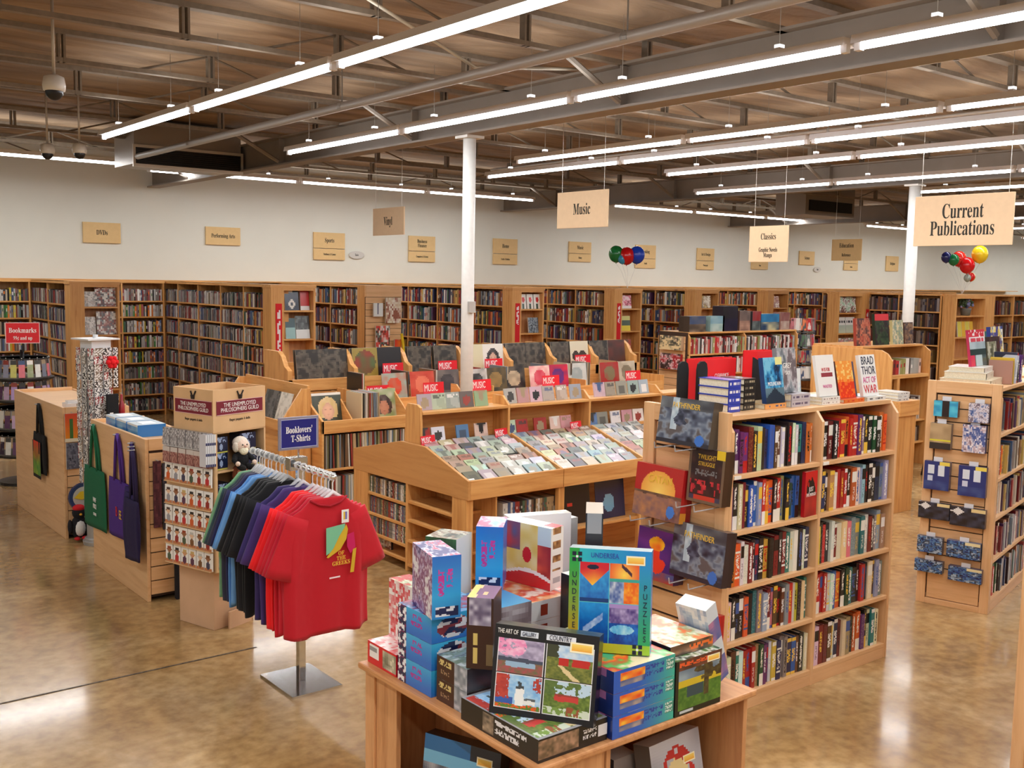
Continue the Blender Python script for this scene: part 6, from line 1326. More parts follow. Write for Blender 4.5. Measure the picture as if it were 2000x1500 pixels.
def stuff_row(mb, F, x0, x1, z, h, dep, ths, pal, seed):
    r = random.Random(seed); x = x0; mb.M = F
    while True:
        th = r.uniform(*ths)
        if x+th > x1: break
        hh = h*r.uniform(.82, 1); c = r.choice(pal); c = mix(c, (255, 255, 255) if r.random() < .5 else (0, 0, 0), r.uniform(0, .15))
        y0 = r.uniform(0, .02); c2 = r.choice(pal)
        mb.box(x+.001, y0, z, x+th-.001, y0+dep, z+hh, c, front=c)
        if r.random() < .6: a = r.uniform(.3, .6)*hh; mb.quad((x+th*.25, y0-.0008, z+a), (x+th*.75, y0-.0008, z+a), (x+th*.75, y0-.0008, z+a+.25*hh), (x+th*.25, y0-.0008, z+a+.25*hh), c2)
        x += th
    mb.M = None
DVM = []
for d in range(5):
    DVM.append(MB().canvas((-.5, 0, 0), (1, 0, 0), (0, 0, 1), 3, 16, (lambda d: lambda u, v: g(235 if ((d < 3 and .2 < v < .8 and .2 < u < .8 and hsh(int(v*16), int(u*3), d) > .5) or (d > 1 and v > .88) or (d == 4 and v < .3)) else 0))(d)).box(-.5, .002, 0, .5, 1, 1, g(0)).mesh('video_disc_case', CASE))
DPAL = [('black', (26, 26, 30)), ('charcoal', (60, 60, 68)), ('grey', (140, 138, 138)), ('silver', (184, 182, 180)), ('white', (216, 212, 206)), ('white', (212, 208, 204)), ('silver', (178, 174, 172)), ('dark red', (116, 40, 44)), ('blue', (60, 84, 130)), ('tan', (170, 146, 112)), ('plum', (96, 56, 84)), ('green', (60, 92, 80)), ('red', (160, 40, 44))]
ND = [0]
def dvd_row(F, x0, x1, z, h, lean, where):
    x = x0+.012+(.05 if lean else 0); k = 0
    while x < x1-.018 and ND[0] < 300:
        k += 1; th = R.uniform(.02, .03); n, c = R.choice(DPAL); ND[0] += 1
        tag(inst('video_disc_case', R.choice(DVM), F @ FR(x+th/2, .01+R.uniform(0, .012), z+.002, 0, 0, -lean) @ Matrix.Diagonal((th-.002, .135, h, 1)), color=c), '%s disc case, %s along %s' % (n, ordw(k), where), 'disc case', 'disc cases in the tall side shelves'); x += th+.003
STW = ['the lowest shelf', 'the second lowest shelf', 'the third shelf up', 'the fourth shelf up', 'the fourth shelf down', 'the third shelf down', 'the second shelf down', 'the top shelf']
def run(t, F, x0, bays, zs, depth=.27, back=True):
    """shelves along local x from x0, opening to local -Y; bays = list of widths. parts on t; F is local to t"""
    x = x0; xs = [x0]
    for w_ in bays: xs.append(xs[-1]+w_)
    for k, xx in enumerate(xs): MB().box(xx-.011, 0, 0, xx+.011, depth, HT-.03).build('side_panel' if k in (0, len(bays)) else 'divider', pineZ, t, M=F)
    for z in zs: MB().box(x0, .006, z-.022, xs[-1], depth, z).build('shelf', pineX, t, M=F)
    MB().box(x0-.02, -.008, HT-.03, xs[-1]+.02, depth, HT).build('top', pineX, t, M=F)
    if back: MB().box(x0, depth-.01, 0, xs[-1], depth, HT-.03).build('back_panel', pineZ, t, M=F)
    return xs
def niche(t, F, w, zs, depth=.25, panel=.14, side='L'):
    """end of a peninsula: narrow plank plus an open niche; local x 0..w, opening to -Y"""
    a, b_ = (panel, w) if side == 'L' else (0, w-panel)
    MB().box(0 if side == 'L' else b_, 0, 0, a if side == 'L' else w, depth, HT-.02).build('plank', pineZ, t, M=F)
    MB().box(a, 0, 0, a+.03, depth, HT-.02).build('side_panel', pineZ, t, M=F); MB().box(b_-.03, 0, 0, b_, depth, HT-.02).build('side_panel', pineZ, t, M=F)
    MB().box(-.01, -.006, HT-.035, w+.01, depth, HT+.005).build('top', pineX, t, M=F); MB().box(a+.03, .0, HT-.07, b_-.03, .02, HT-.035).build('head_rail', pineX, t, M=F)
    for z in zs: MB().box(a+.03, .004, z-.022, b_-.03, depth-.012, z).build('shelf', pineX, t, M=F)
    MB().box(a, depth-.012, 0, b_, depth, HT-.03).build('back_panel', oakZ, t, M=F)
    return (a+b_)/2
def red_banner(x, y, z0, z1, where):
    t = thing('vertical_banner', 'red vertical banner on %s' % where, 'banner', FR(x, y, z0)); h = z1-z0
    b = MB(); b.canvas((-.045, -.004, 0), (.09, 0, 0), (0, 0, h), 4, 40, lambda u, v: (240, 226, 226) if (.2 < u < .8 and .46 < v < .94 and hsh(int(u*4), int(v*40), 3) > .45) else (206, 16, 26)); b.box(-.045, -.0035, 0, .045, 0, h, (206, 16, 26)); b.build('banner', MATTE, t)
PEN = [  # x of the -X side, y of the near end, kind of side shelves, niche plank side
    (3.95, 14.28, 'd', 'L'), (5.95, 12.5, 'd', 'L'), (7.93, 13.45, 'b', None), (9.95, 12.5, 'b', 'L'), (12.05, 12.42, 'b', 'L'), (14.03, 12.42, 'b', 'L'), (16.08, 12.42, 'b', 'L'), (15.72, 10.62, None, 'R'), (16.67, 9.0, None, 'R'), (18.1, 12.3, 'b', 'L'), (20.1, 12.3, 'b', 'L'), (22.1, 12.3, 'b', 'L')]
NZ = [.3, .68, 1.05, 1.414, 1.79]
ENDW = ['white-booked', 'bannered', 'slatted', 'red-flower', 'pink and yellow book', 'yellow book', 'bare yellow-edged', 'three-shelf', 'lavender plant', 'tenth', 'eleventh', 'twelfth']
for i, (px, py, kd, nside) in enumerate(PEN):
    t = thing('tall_bookcase', 'tall pine bookcase running out from the far wall, the %s one' % ENDW[i], 'bookcase', FR(0, 0), 'tall bookcases along the far wall')
    wd = .62 if i not in (7, 8) else (1.08 if i == 7 else 1.35)
    y0 = py+.25
    if kd:
        L = 16.40-y0+.25*(i == 1)
        ystart = 16.40
        Fs = Matrix.Translation((px, ystart, 0)) @ Matrix.Rotation(-PI/2, 4, 'Z')      # local x runs to world -Y
        n = max(1, round(L/.82)); bays = [L/n]*n
        if i == 1: bays = [.57, .81, .83, .78, .81]; n = 5
        zs = ZD if kd == 'd' else ZB
        xs = run(t, Fs, 0, bays, zs)
        for bi in range(n):
            for ri, z in enumerate(zs):
                xa, xb = xs[bi]+.011, xs[bi+1]-.011; hh = .19 if kd == 'd' else .235
                near = kd == 'd' and ((i == 1 and bi in (2, 3) and ri >= 3) or (i == 0 and bi >= n-2 and ri >= 2)) and ND[0] < 296
                if i == 1 and bi == 4: stuff_row(STB, Fs, xa, xb-.06, z, .2, .15, (.02, .04), WALLP, 9000+ri)
                elif near: dvd_row(Fs, xa, xb, z, hh, .0 if ri == 7 else (.2 if ri % 3 else .12), '%s, %s bay, %s bookcase' % (STW[ri], 'end' if (bi == n-1 or (i == 1 and bi == 3)) else 'inner', ENDW[i]))
                elif kd == 'd': stuff_row(STD, Fs, xa, xb, z, .19, .135, (.014, .026), DVP, i*1000+bi*50+ri)
                elif ri >= 2: stuff_row(STB, Fs, xa, xb-R.choice((.0, .03, .1)), z, .24, .17, (.02, .05), WALLP, i*1000+bi*50+ri)
        MB().box(px+.27, y0, 0, px+.29, 16.40, HT-.03).build('spine_panel', pineY, t)
        MB().box(px+wd-.02, y0, 0, px+wd, 16.40, HT).build('far_panel', pineY, t); MB().box(px-.01, y0, HT-.03, px+wd+.01, 16.4, HT).build('top', pineY, t)
    Fe = FR(px-.02, py, 0)
    if nside:
        xc = niche(t, Fe, wd+.02 if i not in (7, 8) else (.98 if i == 7 else 1.32), NZ if i < 7 else [.3, .66, 1.03, 1.40, 1.76], panel=.15 if i < 7 else (.25 if i == 7 else .32), side=nside)
        if i in (1, 3, 4): red_banner(px+.085, py-.001, 1.28 if i > 1 else .75, 1.88, 'the plank of the %s bookcase end' % ENDW[i])
        if i == 7: red_banner(px+.86, py-.001, 1.05, 1.82, 'the plank of the three-shelf bookcase end')
    else:
        sb_ = MB()
        for k in range(20): sb_.box(0, .01, .05+k*.095, wd, .03, .05+k*.095+.089)
        sb_.box(0, .0, 1.95, wd, .05, HT); sb_.build('slat_panel', mapX, t, M=Fe); MB().box(0, .031, 0, wd, .05, 1.95).build('groove_backing', DARKG, t, M=Fe); MB().box(0, .05, 0, wd, .27, HT).build('end_core', pineZ, t, M=Fe)
# wall units inside the two open alcoves, and one seen at the far right
for x0, n, nm in ((2.3, 2, 'left of the first tall bookcase'), (4.6, 2, 'in the alcove under the disc sign')):
    t = thing('wall_shelves', 'tall pine shelves on the far wall, '+nm, 'bookcase', FR(0, 0), 'tall bookcases along the far wall')
    F = FR(x0, 16.30); w_ = (1.62 if n == 2 and x0 < 3 else 1.30)/n
    xs = run(t, F, 0, [w_]*n, ZD, .30, True)
    for bi in range(n):
        for ri, z in enumerate(ZD): stuff_row(STD, F, xs[bi]+.011, xs[bi+1]-.011, z, .19, .135, (.016, .034), DVP+[(226, 120, 40), (60, 120, 60), (206, 180, 60), (236, 232, 226)], 7000+x0*10+bi*50+ri)
# bays seen square-on between the last peninsulas
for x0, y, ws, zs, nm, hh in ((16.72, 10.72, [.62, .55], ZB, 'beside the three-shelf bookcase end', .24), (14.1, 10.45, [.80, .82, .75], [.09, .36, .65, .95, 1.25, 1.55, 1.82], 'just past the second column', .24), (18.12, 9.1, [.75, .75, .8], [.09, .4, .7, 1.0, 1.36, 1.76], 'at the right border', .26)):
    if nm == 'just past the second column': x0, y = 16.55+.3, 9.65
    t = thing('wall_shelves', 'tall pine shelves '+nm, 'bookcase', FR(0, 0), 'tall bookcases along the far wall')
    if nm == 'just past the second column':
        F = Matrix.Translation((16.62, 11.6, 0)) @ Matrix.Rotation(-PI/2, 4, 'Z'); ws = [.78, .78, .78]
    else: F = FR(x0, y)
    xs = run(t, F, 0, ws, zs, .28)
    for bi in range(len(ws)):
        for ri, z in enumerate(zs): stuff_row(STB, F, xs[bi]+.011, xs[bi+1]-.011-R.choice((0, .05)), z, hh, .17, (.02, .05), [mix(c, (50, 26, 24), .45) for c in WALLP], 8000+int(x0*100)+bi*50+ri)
tag(STD.build('shelved_disc_cases', GLOSS), 'packed disc cases filling the rest of the tall side shelves', 'disc cases', kind='stuff')
# ledge strip where the shelves meet the wall
tag(MB().box(2.2, 16.30, HT, 34, 16.70, HT+.02).build('trim_3', pineX), kind='structure')

# face-out things in the niches
def fo(x, y, z, w, h, fn, lb, cat='book', nx=12, ny=14): return cover_book(FR(x, y+.06, z+.001, 0, -.12), w, h, .02, fn, lb, 'face-out books on the tall bookcase ends', nx=nx, ny=ny, cat=cat)
wp = art(201, [(226, 226, 224), (240, 238, 236), (150, 150, 150), (206, 196, 190)], 4)
for x, z, w, h, lb in ((4.19, 1.79, .16, .2, 'small pale book on the upper shelf of the white-booked end'), (4.41, 1.79, .28, .27, 'large white picture book on the upper shelf of the white-booked end'), (4.2, 1.414, .14, .24, 'pale book on the second shelf of the white-booked end'), (4.42, 1.414, .27, .31, 'large white comic book on the second shelf of the white-booked end')):
    fo(x, 14.28, z, w, h, wp if w < .2 else art(int(x*100+z*10), [(236, 236, 232), (220, 216, 210), (70, 66, 70), (150, 70, 60), (236, 234, 230)], 4), lb)
ob = lambda u, v: (230, 230, 226) if (v > .86 and .2 < u < .6) else ((226, 222, 214) if math.hypot(u-.5, (v-.35)*1.1) < .22 and not (math.hypot(u-.5, (v-.35)*1.1) < .08) else (24, 34, 60))
fo(6.26, 12.5, 1.765, .2, .30, ob, 'navy book with a round white emblem on the bannered end'); fo(6.46, 12.52, 1.765, .13, .28, lambda u, v: (190, 30, 36) if v > .25 else (226, 226, 226), 'red jacketed book beside the navy emblem book')
fo(6.24, 12.5, 1.395, .14, .29, lambda u, v: (150, 190, 190) if v < .6 else (60, 90, 100), 'blue grey book on the second shelf of the bannered end'); fo(6.42, 12.5, 1.395, .2, .32, lambda u, v: (226, 230, 230) if v < .42 else mix((30, 32, 36), (130, 140, 140), vn(u*9, v*9, 3)), 'black and white book on the second shelf of the bannered end')
for k in range(3): fo(10.2+k*.14, 12.5, 1.79, .12, .23, lambda u, v: (206, 20, 26) if math.hypot((u-.55)*.8, v-.62) < .2 else ((30, 60, 30) if (v < .35 and abs(u-.5) < .16) else (236, 232, 224)), 'white book with a red poppy, %s of the three on the red-flower end' % ordw(k+1))
fo(10.42, 12.5, 1.414, .2, .24, art(210, [(40, 50, 60), (150, 160, 170), (90, 100, 110)], 4), 'grey face-out book on the second shelf of the red-flower end')
fo(12.38, 12.42, 1.79, .22, .22, lambda u, v: (236, 226, 226) if v < .2 else art(211, [(120, 30, 50), (220, 80, 110), (236, 200, 206)], 4)(u, v), 'pink book on the upper shelf of the pink and yellow book end')
fo(12.36, 12.42, 1.414, .24, .25, lambda u, v: (230, 206, 40) if v < .38 else ((60, 80, 60) if v < .75 else (210, 206, 120)), 'yellow based book on the second shelf of the pink and yellow book end'); fo(12.42, 12.42, 1.05, .2, .22, art(212, [(226, 206, 160), (190, 60, 50), (120, 90, 70)], 4), 'beige and red book low on the pink and yellow book end')
fo(14.4, 12.42, 1.79, .22, .22, art(213, [(220, 190, 60), (150, 110, 60), (236, 226, 200)], 4), 'golden book on the upper shelf of the yellow book end'); fo(14.4, 12.42, 1.414, .22, .22, art(214, [(70, 50, 40), (190, 180, 160)], 4), 'brown book on the second shelf of the yellow book end')
fo(16.4, 12.42, 1.79, .2, .22, art(215, [(226, 190, 150), (150, 60, 50), (240, 226, 206)], 4), 'cream and red book on the bare yellow-edged end')
for z, k, fn, n in ((1.76, 0, art(220, [(220, 226, 220), (150, 190, 160), (236, 236, 232), (120, 80, 70)], 4), 'pale green'), (1.40, 1, lambda u, v: (60, 60, 70) if (.62 < v < .8 and hsh(int(u*12), 2) > .4) else (mix((206, 214, 190), (150, 170, 170), v) if v < .5 else (232, 232, 230)), 'white lettered'), (1.03, 2, art(222, [(226, 230, 222), (200, 120, 130), (120, 170, 140), (240, 238, 234)], 4), 'white dotted')):
    for j in range(2): fo(15.90+j*.29, 10.62, z, .27, .28, fn, '%s picture book, %s of its pair on the three-shelf end' % (n, ('nearer', 'farther')[j]))
for k in range(4): fo(16.95+k*.13, 9.0, 1.40 if k < 2 else 1.40, .12, .26, lambda u, v: (220, 206, 80) if k % 2 == 0 else (226, 180, 50), 'yellow book, %s along the lavender plant end' % ordw(k+1))
t = thing('potted_plant', 'lavender coloured plant in a grey pot on the lavender plant bookcase end', 'plant', FR(17.2, 9.12, 1.762))
MB().lathe([(.07, 0), (.09, .1), (.095, .12), (.06, .12)], n=16, col=(110, 110, 104)).build('pot', MATTE, t, smooth=True)
b = MB()
for k in range(60): a = R.uniform(0, 6.28); q = R.uniform(.02, .17); zz = .12+R.uniform(.02, .16); b.ball((q*math.cos(a), q*.55*math.sin(a), zz), R.uniform(.018, .03), R.choice([(120, 120, 160), (150, 140, 180), (70, 90, 60), (96, 110, 80)]), 7, 5)
b.build('foliage', PLUSH, t)
# goods hung on the slatted end
def hs(x, z, w, h, fn, lb, d=.03, cat='hanging pack'):
    t = thing('hanging_pack', lb, cat, FR(x, 13.40, z)); b = MB(); b.canvas((-w/2, -d, 0), (w, 0, 0), (0, 0, h), 10, 12, fn); b.box(-w/2, -d+.0005, 0, w/2, 0, h, (200, 196, 186)); b.build('pack', GLOSS, t); MB().cyl((0, .05, h-.01), (0, -d-.03, h-.01), .003, n=6, col=(180, 180, 184)).build('peg', METAL, t)
hs(8.07, 1.66, .16, .2, lambda u, v: (40, 50, 90) if abs(u-.45) < .1 and v > .2 else (226, 230, 230), 'white pack with a navy stripe on the slatted bookcase end'); hs(8.33, 1.56, .26, .38, art(230, [(226, 218, 196), (206, 180, 150), (236, 232, 220), (150, 90, 70)], 3), 'large cream calendar on the slatted bookcase end')
hs(8.15, 1.10, .24, .42, art(231, [(236, 236, 232), (40, 60, 50), (206, 60, 50), (226, 226, 222)], 4), 'white and dark calendar on the slatted bookcase end'); hs(8.2, .98, .17, .14, lambda u, v: (30, 120, 150) if v > .4 else (200, 226, 230), 'teal and white pack on the slatted bookcase end', .05); hs(8.42, 1.05, .12, .26, lambda u, v: mix((206, 40, 30), (230, 150, 50), u), 'red and orange pack on the slatted bookcase end')
tag(MB().tube([(0, 0, 0), (-.03, -.03, .2), (-.06, -.02, .42)], .022, 8, (230, 196, 30)).tube([(-.14, -.12, 0), (0, -.08, 0), (.16, -.1, .01)], .018, 8, (230, 200, 40)).build('yellow_strap', PLASTIC, M=FR(8.52, 13.36, .98)), 'bright yellow strap hanging at the slatted bookcase end', 'strap')

# ------------------------------------------------------------------ far double-sided bookcase with game boxes on top
fg = thing('bookcase', 'lower pine bookcase in the middle distance with game boxes on top', 'bookcase', FR(10.86, 9.7))
for z in (.09, .38, .67, .96, 1.25): board(pineX, fg, 'shelf', (0, .005, z-.024), (2.45, .29, z))
for x in (0, 1.2, 2.43): MB().prism(side_profile(0, .6, 1.55), 0, x, x+.022, (0,)*3).build('side_panel', pineZ, fg)
board(pineX, fg, 'top', (-.0, .03, 1.53), (2.45, .57, 1.555)); board(pineX, fg, 'centre_panel', (0, .29, 0), (2.45, .31, 1.53))
sbx = MB()
for k in range(14): sbx.box(-.03, .06, .1+k*.1, -.018, .54, .1+k*.1+.094)
sbx.build('slat_panel', mapY, fg); MB().box(-.017, .03, 0, -.005, .57, 1.55).build('groove_backing', DARKG, fg)
WH = [(232, 228, 224), (200, 60, 60), (226, 200, 190), (150, 40, 40), (190, 190, 186), (60, 50, 50), (150, 150, 90)]
fr = STB
for r in (1.25, .96): stuff_row(fr, FR(10.86, 9.71), .03, 2.42, r, .24, .18, (.02, .05), WH, 321+int(r*10))
for r in range(5): stuff_row(STB, P2(0, .008, 0), .30, 1.19, Z2[r], .225, .18, (.024, .042), WALLP, 640+r)
for k, (x, w, h, d, pl, lb) in enumerate(((.14, .34, .22, .2, [(60, 50, 44), (150, 130, 110), (50, 70, 110)], 'brown and blue game box lying at the near end of the far bookcase top'), (.56, .30, .22, .15, [(140, 170, 170), (190, 206, 200), (110, 150, 170)], 'pale sea green game box on the far bookcase top'), (.84, .33, .36, .2, [(20, 20, 40), (40, 30, 60), (30, 26, 30)], 'tall dark game box on the far bookcase top'), (1.17, .24, .29, .15, [(120, 90, 80), (190, 150, 130), (90, 80, 80)], 'brown speckled game box on the far bookcase top'),
                              (1.44, .20, .28, .12, [(60, 70, 74), (120, 130, 130), (150, 30, 36)], 'grey and red game box on the far bookcase top'), (1.75, .44, .24, .2, [(200, 190, 150), (24, 50, 90), (50, 130, 180)], 'blue topped game box on the far bookcase top'), (2.12, .22, .26, .15, [(150, 110, 100), (200, 190, 180), (110, 50, 50)], 'pinkish game box at the aisle end of the far bookcase top'))):
    gbox(FR(10.86+x+.08, 9.76, 1.556), w, h, d, (lambda pl, k: (lambda u, v: mix(pl[0], pl[1], vn(u*4, v*4, k)) if v < .55 else mix(pl[2], pl[1], vn(u*5, v*3, k)*.5)))(pl, k), pl[0], lb, nx=14, ny=10, top=pl[2])
for k, (y, z, w, h, pl, lb) in enumerate(((9.98, 1.3, .40, .2, [(190, 160, 130), (60, 60, 50), (226, 200, 150)], 'beige game box high on the slatted end of the far bookcase'), (9.98, 1.03, .38, .22, [(160, 30, 40), (226, 190, 190), (50, 30, 30)], 'red and pink pack on the slatted end of the far bookcase'))):
    gbox(FX(10.76, y, z, -.1), w, h, .07, art(300+k, pl, 4), pl[0], lb, nx=14, ny=10, top=(226, 190, 90))
sp_ = thing('card_spinner', 'wire spinner crowded with small coloured packs past the far bookcase', 'display spinner', FR(13.75, 9.95))
MB().cyl((0, 0, .03), (0, 0, 1.75), .02, n=10, col=(60, 58, 58)).build('pole', METAL, sp_); MB().lathe([(.28, 0), (.28, .03), (.03, .05)], n=20, col=(60, 58, 58)).build('base', METAL, sp_)
for z in (.75, 1.0, 1.25, 1.5): MB().lathe([(.19, z-.01), (.2, z-.01), (.2, z), (.19, z)], n=20, col=(70, 68, 66)).build('ring', METAL, sp_)
SPP = [('red', (190, 40, 44)), ('cream', (226, 206, 170)), ('navy', (36, 44, 80)), ('green', (60, 100, 60)), ('tan', (180, 140, 90)), ('pink', (214, 130, 140)), ('grey', (120, 124, 124)), ('orange', (214, 110, 50)), ('white', (230, 226, 220))]
for r, z in enumerate((.78, 1.03, 1.28, 1.53)):
    for k in range(8):
        a = -PI*1.05+k*PI*1.0/7; n, c = R.choice(SPP)
        tag(inst('card_pack', LP[k % 6], FR(13.75+.21*math.cos(a), 9.95+.21*math.sin(a), z, a+PI/2, -.1) @ Matrix.Diagonal((.11, .5, .19, 1)), color=c), '%s pack, %s round the %s ring of the wire spinner' % (n, ordw(k+1), ('lowest', 'second', 'third', 'top')[r]), 'card pack', 'packs on the wire spinner')
# pine case and low cabinet beyond the maple bookcase
rc = thing('bookcase', 'pine bookcase with a rounded plain end panel beyond the maple bookcase', 'bookcase', FR(0, 0))
MB().prism([(6.6, 0), (7.7, 0), (7.7, 1.5), (6.75, 1.5), (6.66, 1.46), (6.6, 1.38)], 0, 10.86, 10.884, (0,)*3).build('end_panel', pineZ, rc, bevel=.003)
MB().prism([(6.88, 0), (7.7, 0), (7.7, 1.5), (6.98, 1.5), (6.9, 1.44)], 0, 12.2, 12.222, (0,)*3).build('end_panel', pineZ, rc)
board(pineX, rc, 'top', (10.884, 7.0, 1.5), (12.2, 7.7, 1.524)); board(pineX, rc, 'sloped_shelf', (10.884, 6.9, 1.12), (12.2, 7.3, 1.16)); board(pineX, rc, 'back_panel', (10.884, 7.3, 0), (12.2, 7.32, 1.5)); board(pineX, rc, 'shelf', (10.884, 6.92, .56), (12.2, 7.3, .58)); board(pineX, rc, 'shelf', (10.884, 6.92, .28), (12.2, 7.3, .3))
board(pineZ, rc, 'post', (11.5, 6.9, 0), (11.55, 6.95, 1.12))
rb_ = STB; stuff_row(rb_, FR(10.9, 6.96), .03, 1.28, 1.162, .2, .18, (.03, .08), WH, 55); stuff_row(rb_, FR(10.9, 6.96), .03, 1.28, .582, .3, .2, (.02, .05), [(40, 30, 34), (60, 40, 40), (190, 180, 170), (50, 50, 40)], 56)
stuff_row(rb_, FR(10.9, 6.96), .03, 1.28, .302, .2, .2, (.02, .05), [(40, 30, 34), (60, 40, 40), (150, 140, 130), (50, 50, 40)], 57); tag(STB.build('shelved_books', GLOSS), 'mixed rows of books filling the tall and middle distance bookcases', 'books', kind='stuff')
for k, (x, w, h, pl, lb) in enumerate(((11.05, .3, .33, [(150, 60, 46), (200, 120, 90), (80, 50, 50)], 'reddish face-out book on top of the rounded pine bookcase'), (11.45, .30, .38, [(24, 40, 26), (60, 80, 50), (40, 20, 30)], 'dark green book with a red top on the rounded pine bookcase'), (11.80, .24, .30, [(190, 180, 130), (120, 140, 130), (210, 196, 160)], 'olive face-out book on the rounded pine bookcase'), (12.05, .2, .27, [(90, 60, 50), (150, 120, 90), (60, 50, 60)], 'brown face-out book at the end of the rounded pine bookcase'))):
    cover_book(FR(x, 7.1, 1.525, 0, -.1), w, h, .04, (lambda pl, k: lambda u, v: (206, 50, 60) if (k == 1 and v > .82) else art(320+k, pl, 4)(u, v))(pl, k), lb, 'books on the rounded pine bookcase', pl[0], nx=12, ny=14)
lc = thing('cabinet', 'low pine cabinet with books on it beyond the bookcase aisle end', 'cabinet', FR(9.25, 5.50))
board(pineZ, lc, 'body', (0, .02, 0), (.32, .5, .97)); board(pineX, lc, 'top_rail', (-.01, 0, .97), (.34, .52, 1.12), .004)
for k in range(3): stack_book(FR(9.24+.02*k, 5.53+.01*k, 1.121+k*.028), .2, .26, .026, '%s book lying on the low pine cabinet, %s from the bottom' % (('white', 'cream', 'white')[k], ordw(k+1)), 'books on the low pine cabinet', (230, 226, 220), sptxt((220, 218, 214), (90, 90, 96), 80+k, .5))
ch = thing('step_stool', 'dark wooden step stool in the aisle by the rounded pine bookcase', 'stool', FR(11.7, 6.35))
MB().box(-.2, -.15, .43, .2, .15, .46, (44, 28, 24)).build('seat', PLASTIC, ch, bevel=.004)
for sx in (-1, 1):
    for sy in (-1, 1): MB().cyl((sx*.21, sy*.16, 0), (sx*.16, sy*.11, .43), .018, n=8, col=(40, 26, 22)).build('leg', PLASTIC, ch)
MB().box(-.18, -.13, .18, .18, .13, .2, (44, 28, 24)).build('step', PLASTIC, ch)

# ------------------------------------------------------------------ signs on the far wall
SGN = plain('sign_tan', (226, 192, 136), .7, var=.02); SGN2 = plain('sign_peach', (232, 202, 164), .7, var=.02)
wsigns = [(4.80, 5.37, 3.015, 2.70, 'DVDs', None), (6.75, 7.355, 3.03, 2.735, 'Performing Arts', None), (8.727, 9.353, 3.02, 2.54, 'Sports', 'Outdoors & Games'), (10.72, 11.32, 3.035, 2.55, 'Business\nFinance', 'Computers & Science'), (12.73, 13.35, 3.06, 2.545, 'Home', 'Crafts & Hobbies'), (14.76, 15.40, 3.07, 2.645, 'Music', 'History'), (16.76, 17.41, 3.07, 2.55, 'Cooking', 'Health'), (18.82, 19.43, 3.06, 2.555, 'Art & Design', 'Photography'), (20.85, 21.5, 3.08, 2.6, 'Travel', 'Maps'), (22.79, 23.44, 3.11, 2.75, 'Science', None), (24.8, 25.45, 3.1, 2.65, 'Nature', 'Animals'), (26.85, 27.48, 3.09, 2.66, 'Religion', None)]
for k, (xa, xb, zt_, zb_, tx, sub) in enumerate(wsigns):
    t = thing('wall_sign', 'tan section sign on the far wall, %s of the row' % ordw(k+1), 'sign', FR((xa+xb)/2, 16.695, zb_), 'tan signs on the far wall'); w_, h = xb-xa, zt_-zb_
    MB().box(-w_/2, -.03, h*.42 if sub else 0, w_/2, 0, h).build('upper_board', SGN, t, bevel=.003)
    if sub: MB().box(-w_/2, -.03, 0, w_/2, 0, h*.40).build('lower_board', SGN, t, bevel=.003)
    hz = h*.71 if sub else h/2
    lettering(tx, .11 if len(tx) < 12 else .095, INKBLK, t, FR(0, -.031, hz) @ FACE_NY, .62, True)
    if sub: lettering(sub, .055, INKBLK, t, FR(0, -.031, h*.2) @ FACE_NY, .55, True)
for x, lb in ((9.6, 'small pale oval plaque beside the third wall sign'), (23.6, 'small pale oval plaque far along the wall')):
    t = thing('wall_plaque', lb, 'plaque', FR(x, 16.69, 2.64)); b = MB(); b.prism([(.16*math.cos(a*PI/10), .07*math.sin(a*PI/10)) for a in range(20)], 1, -.02, 0, (206, 202, 196)); b.build('plate', PLASTIC, t); lettering('Sale', .06, INKBLK, t, FR(0, -.021, 0) @ FACE_NY, .8)
# hanging signs, facing the entrance side
def hsign(x, y, z, w, h, lines, lb, size, mat=None, sub=None):
    t = thing('hanging_sign', lb, 'hanging sign', FR(x, y, z))
    MB().box(-.008, -w/2, -h/2, .008, w/2, h/2).build('board', mat or SGN2, t, bevel=.002)
    lettering(lines, size, INKBLK, t, FR(-.0085, 0, .0 if not sub else h*.2) @ FACE_NX, .6, True, space=.82)
    if sub: lettering(sub, size*.7, INKBLK, t, FR(-.0085, 0, -h*.24) @ FACE_NX, .55, True)
    for s in (-1, 1): MB().cyl((0, s*(w/2-.06), h/2), (0, s*(w/2-.06), 4.0-z), .0025, n=5, col=(206, 200, 190)).build('wire', METAL, t)
hsign(7.0, 11.36, 2.95, .74, .345, 'Vinyl', 'pale hanging sign reading one short word, left of the white column', .15)
hsign(6.7, 7.39, 2.92, .71, .345, 'Music', 'pale hanging sign right of the white column over the disc table', .15)
hsign(9.81, 5.29, 2.90, 1.01, .495, 'Current\nPublications', 'largest pale hanging sign with two lines of lettering', .205)
hsign(9.5, 7.37, 2.69, .53, .40, 'Classics', 'pale hanging sign with small lower lines over the far bookcase', .1, sub='Graphic Novels\nManga')
hsign(16.0, 10.72, 2.86, .60, .375, 'Education', 'small tan hanging sign in the distance beside the second column', .11, SGN, sub='Reference')

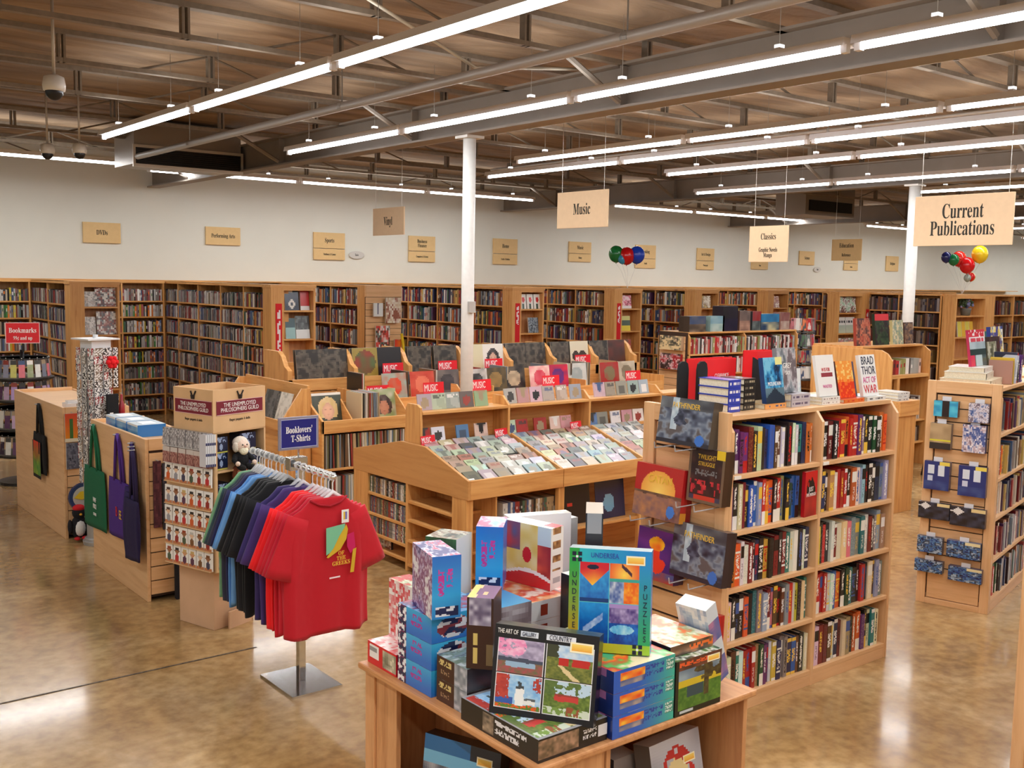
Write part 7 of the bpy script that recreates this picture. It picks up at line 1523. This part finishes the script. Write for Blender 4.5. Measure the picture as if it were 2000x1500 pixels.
# ------------------------------------------------------------------ balloons
def balloon(x, y, z, r, c, lb, tie):
    o = thing('balloon', lb, 'balloon', FR(x, y, z), 'party balloons')
    pr = [(r*math.sin(a)*(1 if a > 1.6 else (.93+.07*a/1.6)), -r*1.12*math.cos(a)) for a in [PI*(.03+.94*k/12) for k in range(13)]]
    me = MB().lathe([(.012, -r*1.22), (.004, -r*1.14)]+pr, n=20, col=(255, 255, 255)).mesh('skin', BALL, True); inst('skin', me, None, o, c)
    MB().tube([(0, 0, -r*1.2), ((tie[0]-x)*.4+.02, (tie[1]-y)*.4, (tie[2]-z)*.5), (tie[0]-x, tie[1]-y, tie[2]-z)], .0022, 5, (226, 226, 226)).build('ribbon', MATTE, o)
T1, T3 = (12.5, 12.6, 2.13), (17.1, 9.15, 2.13)
for x, y, z, r, c, lb in ((12.33, 12.72, 2.70, .13, (30, 120, 60), 'green balloon behind the red one near the middle of the wall'), (12.44, 12.58, 2.67, .135, (206, 24, 26), 'red balloon floating near the middle of the wall'), (12.60, 12.50, 2.69, .135, (30, 70, 190), 'blue balloon beside the red and green ones'), (12.36, 12.60, 2.62, .08, (60, 150, 190), 'small pale blue balloon below the green one')):
    balloon(x, y, z, r, c, lb, T1)
for x, y, z, r, c, lb in ((16.97, 9.02, 2.61, .125, (206, 20, 26), 'large red balloon at the front of the right cluster'), (16.95, 9.16, 2.72, .12, (220, 50, 40), 'orange red balloon above the large red one'), (17.18, 8.92, 2.80, .135, (240, 200, 40), 'large yellow balloon at the top of the right cluster'), (16.78, 9.16, 2.70, .09, (20, 110, 60), 'green balloon at the edge of the right cluster'), (16.72, 9.26, 2.74, .085, (30, 36, 90), 'navy balloon at the edge of the right cluster'), (17.28, 9.1, 2.42, .07, (240, 190, 30), 'small yellow balloon under the right cluster'), (17.18, 9.05, 2.42, .065, (220, 30, 30), 'small red balloon under the right cluster'), (17.08, 9.06, 2.40, .06, (150, 160, 150), 'small grey balloon under the right cluster')):
    balloon(x, y, z, r, c, lb, T3)
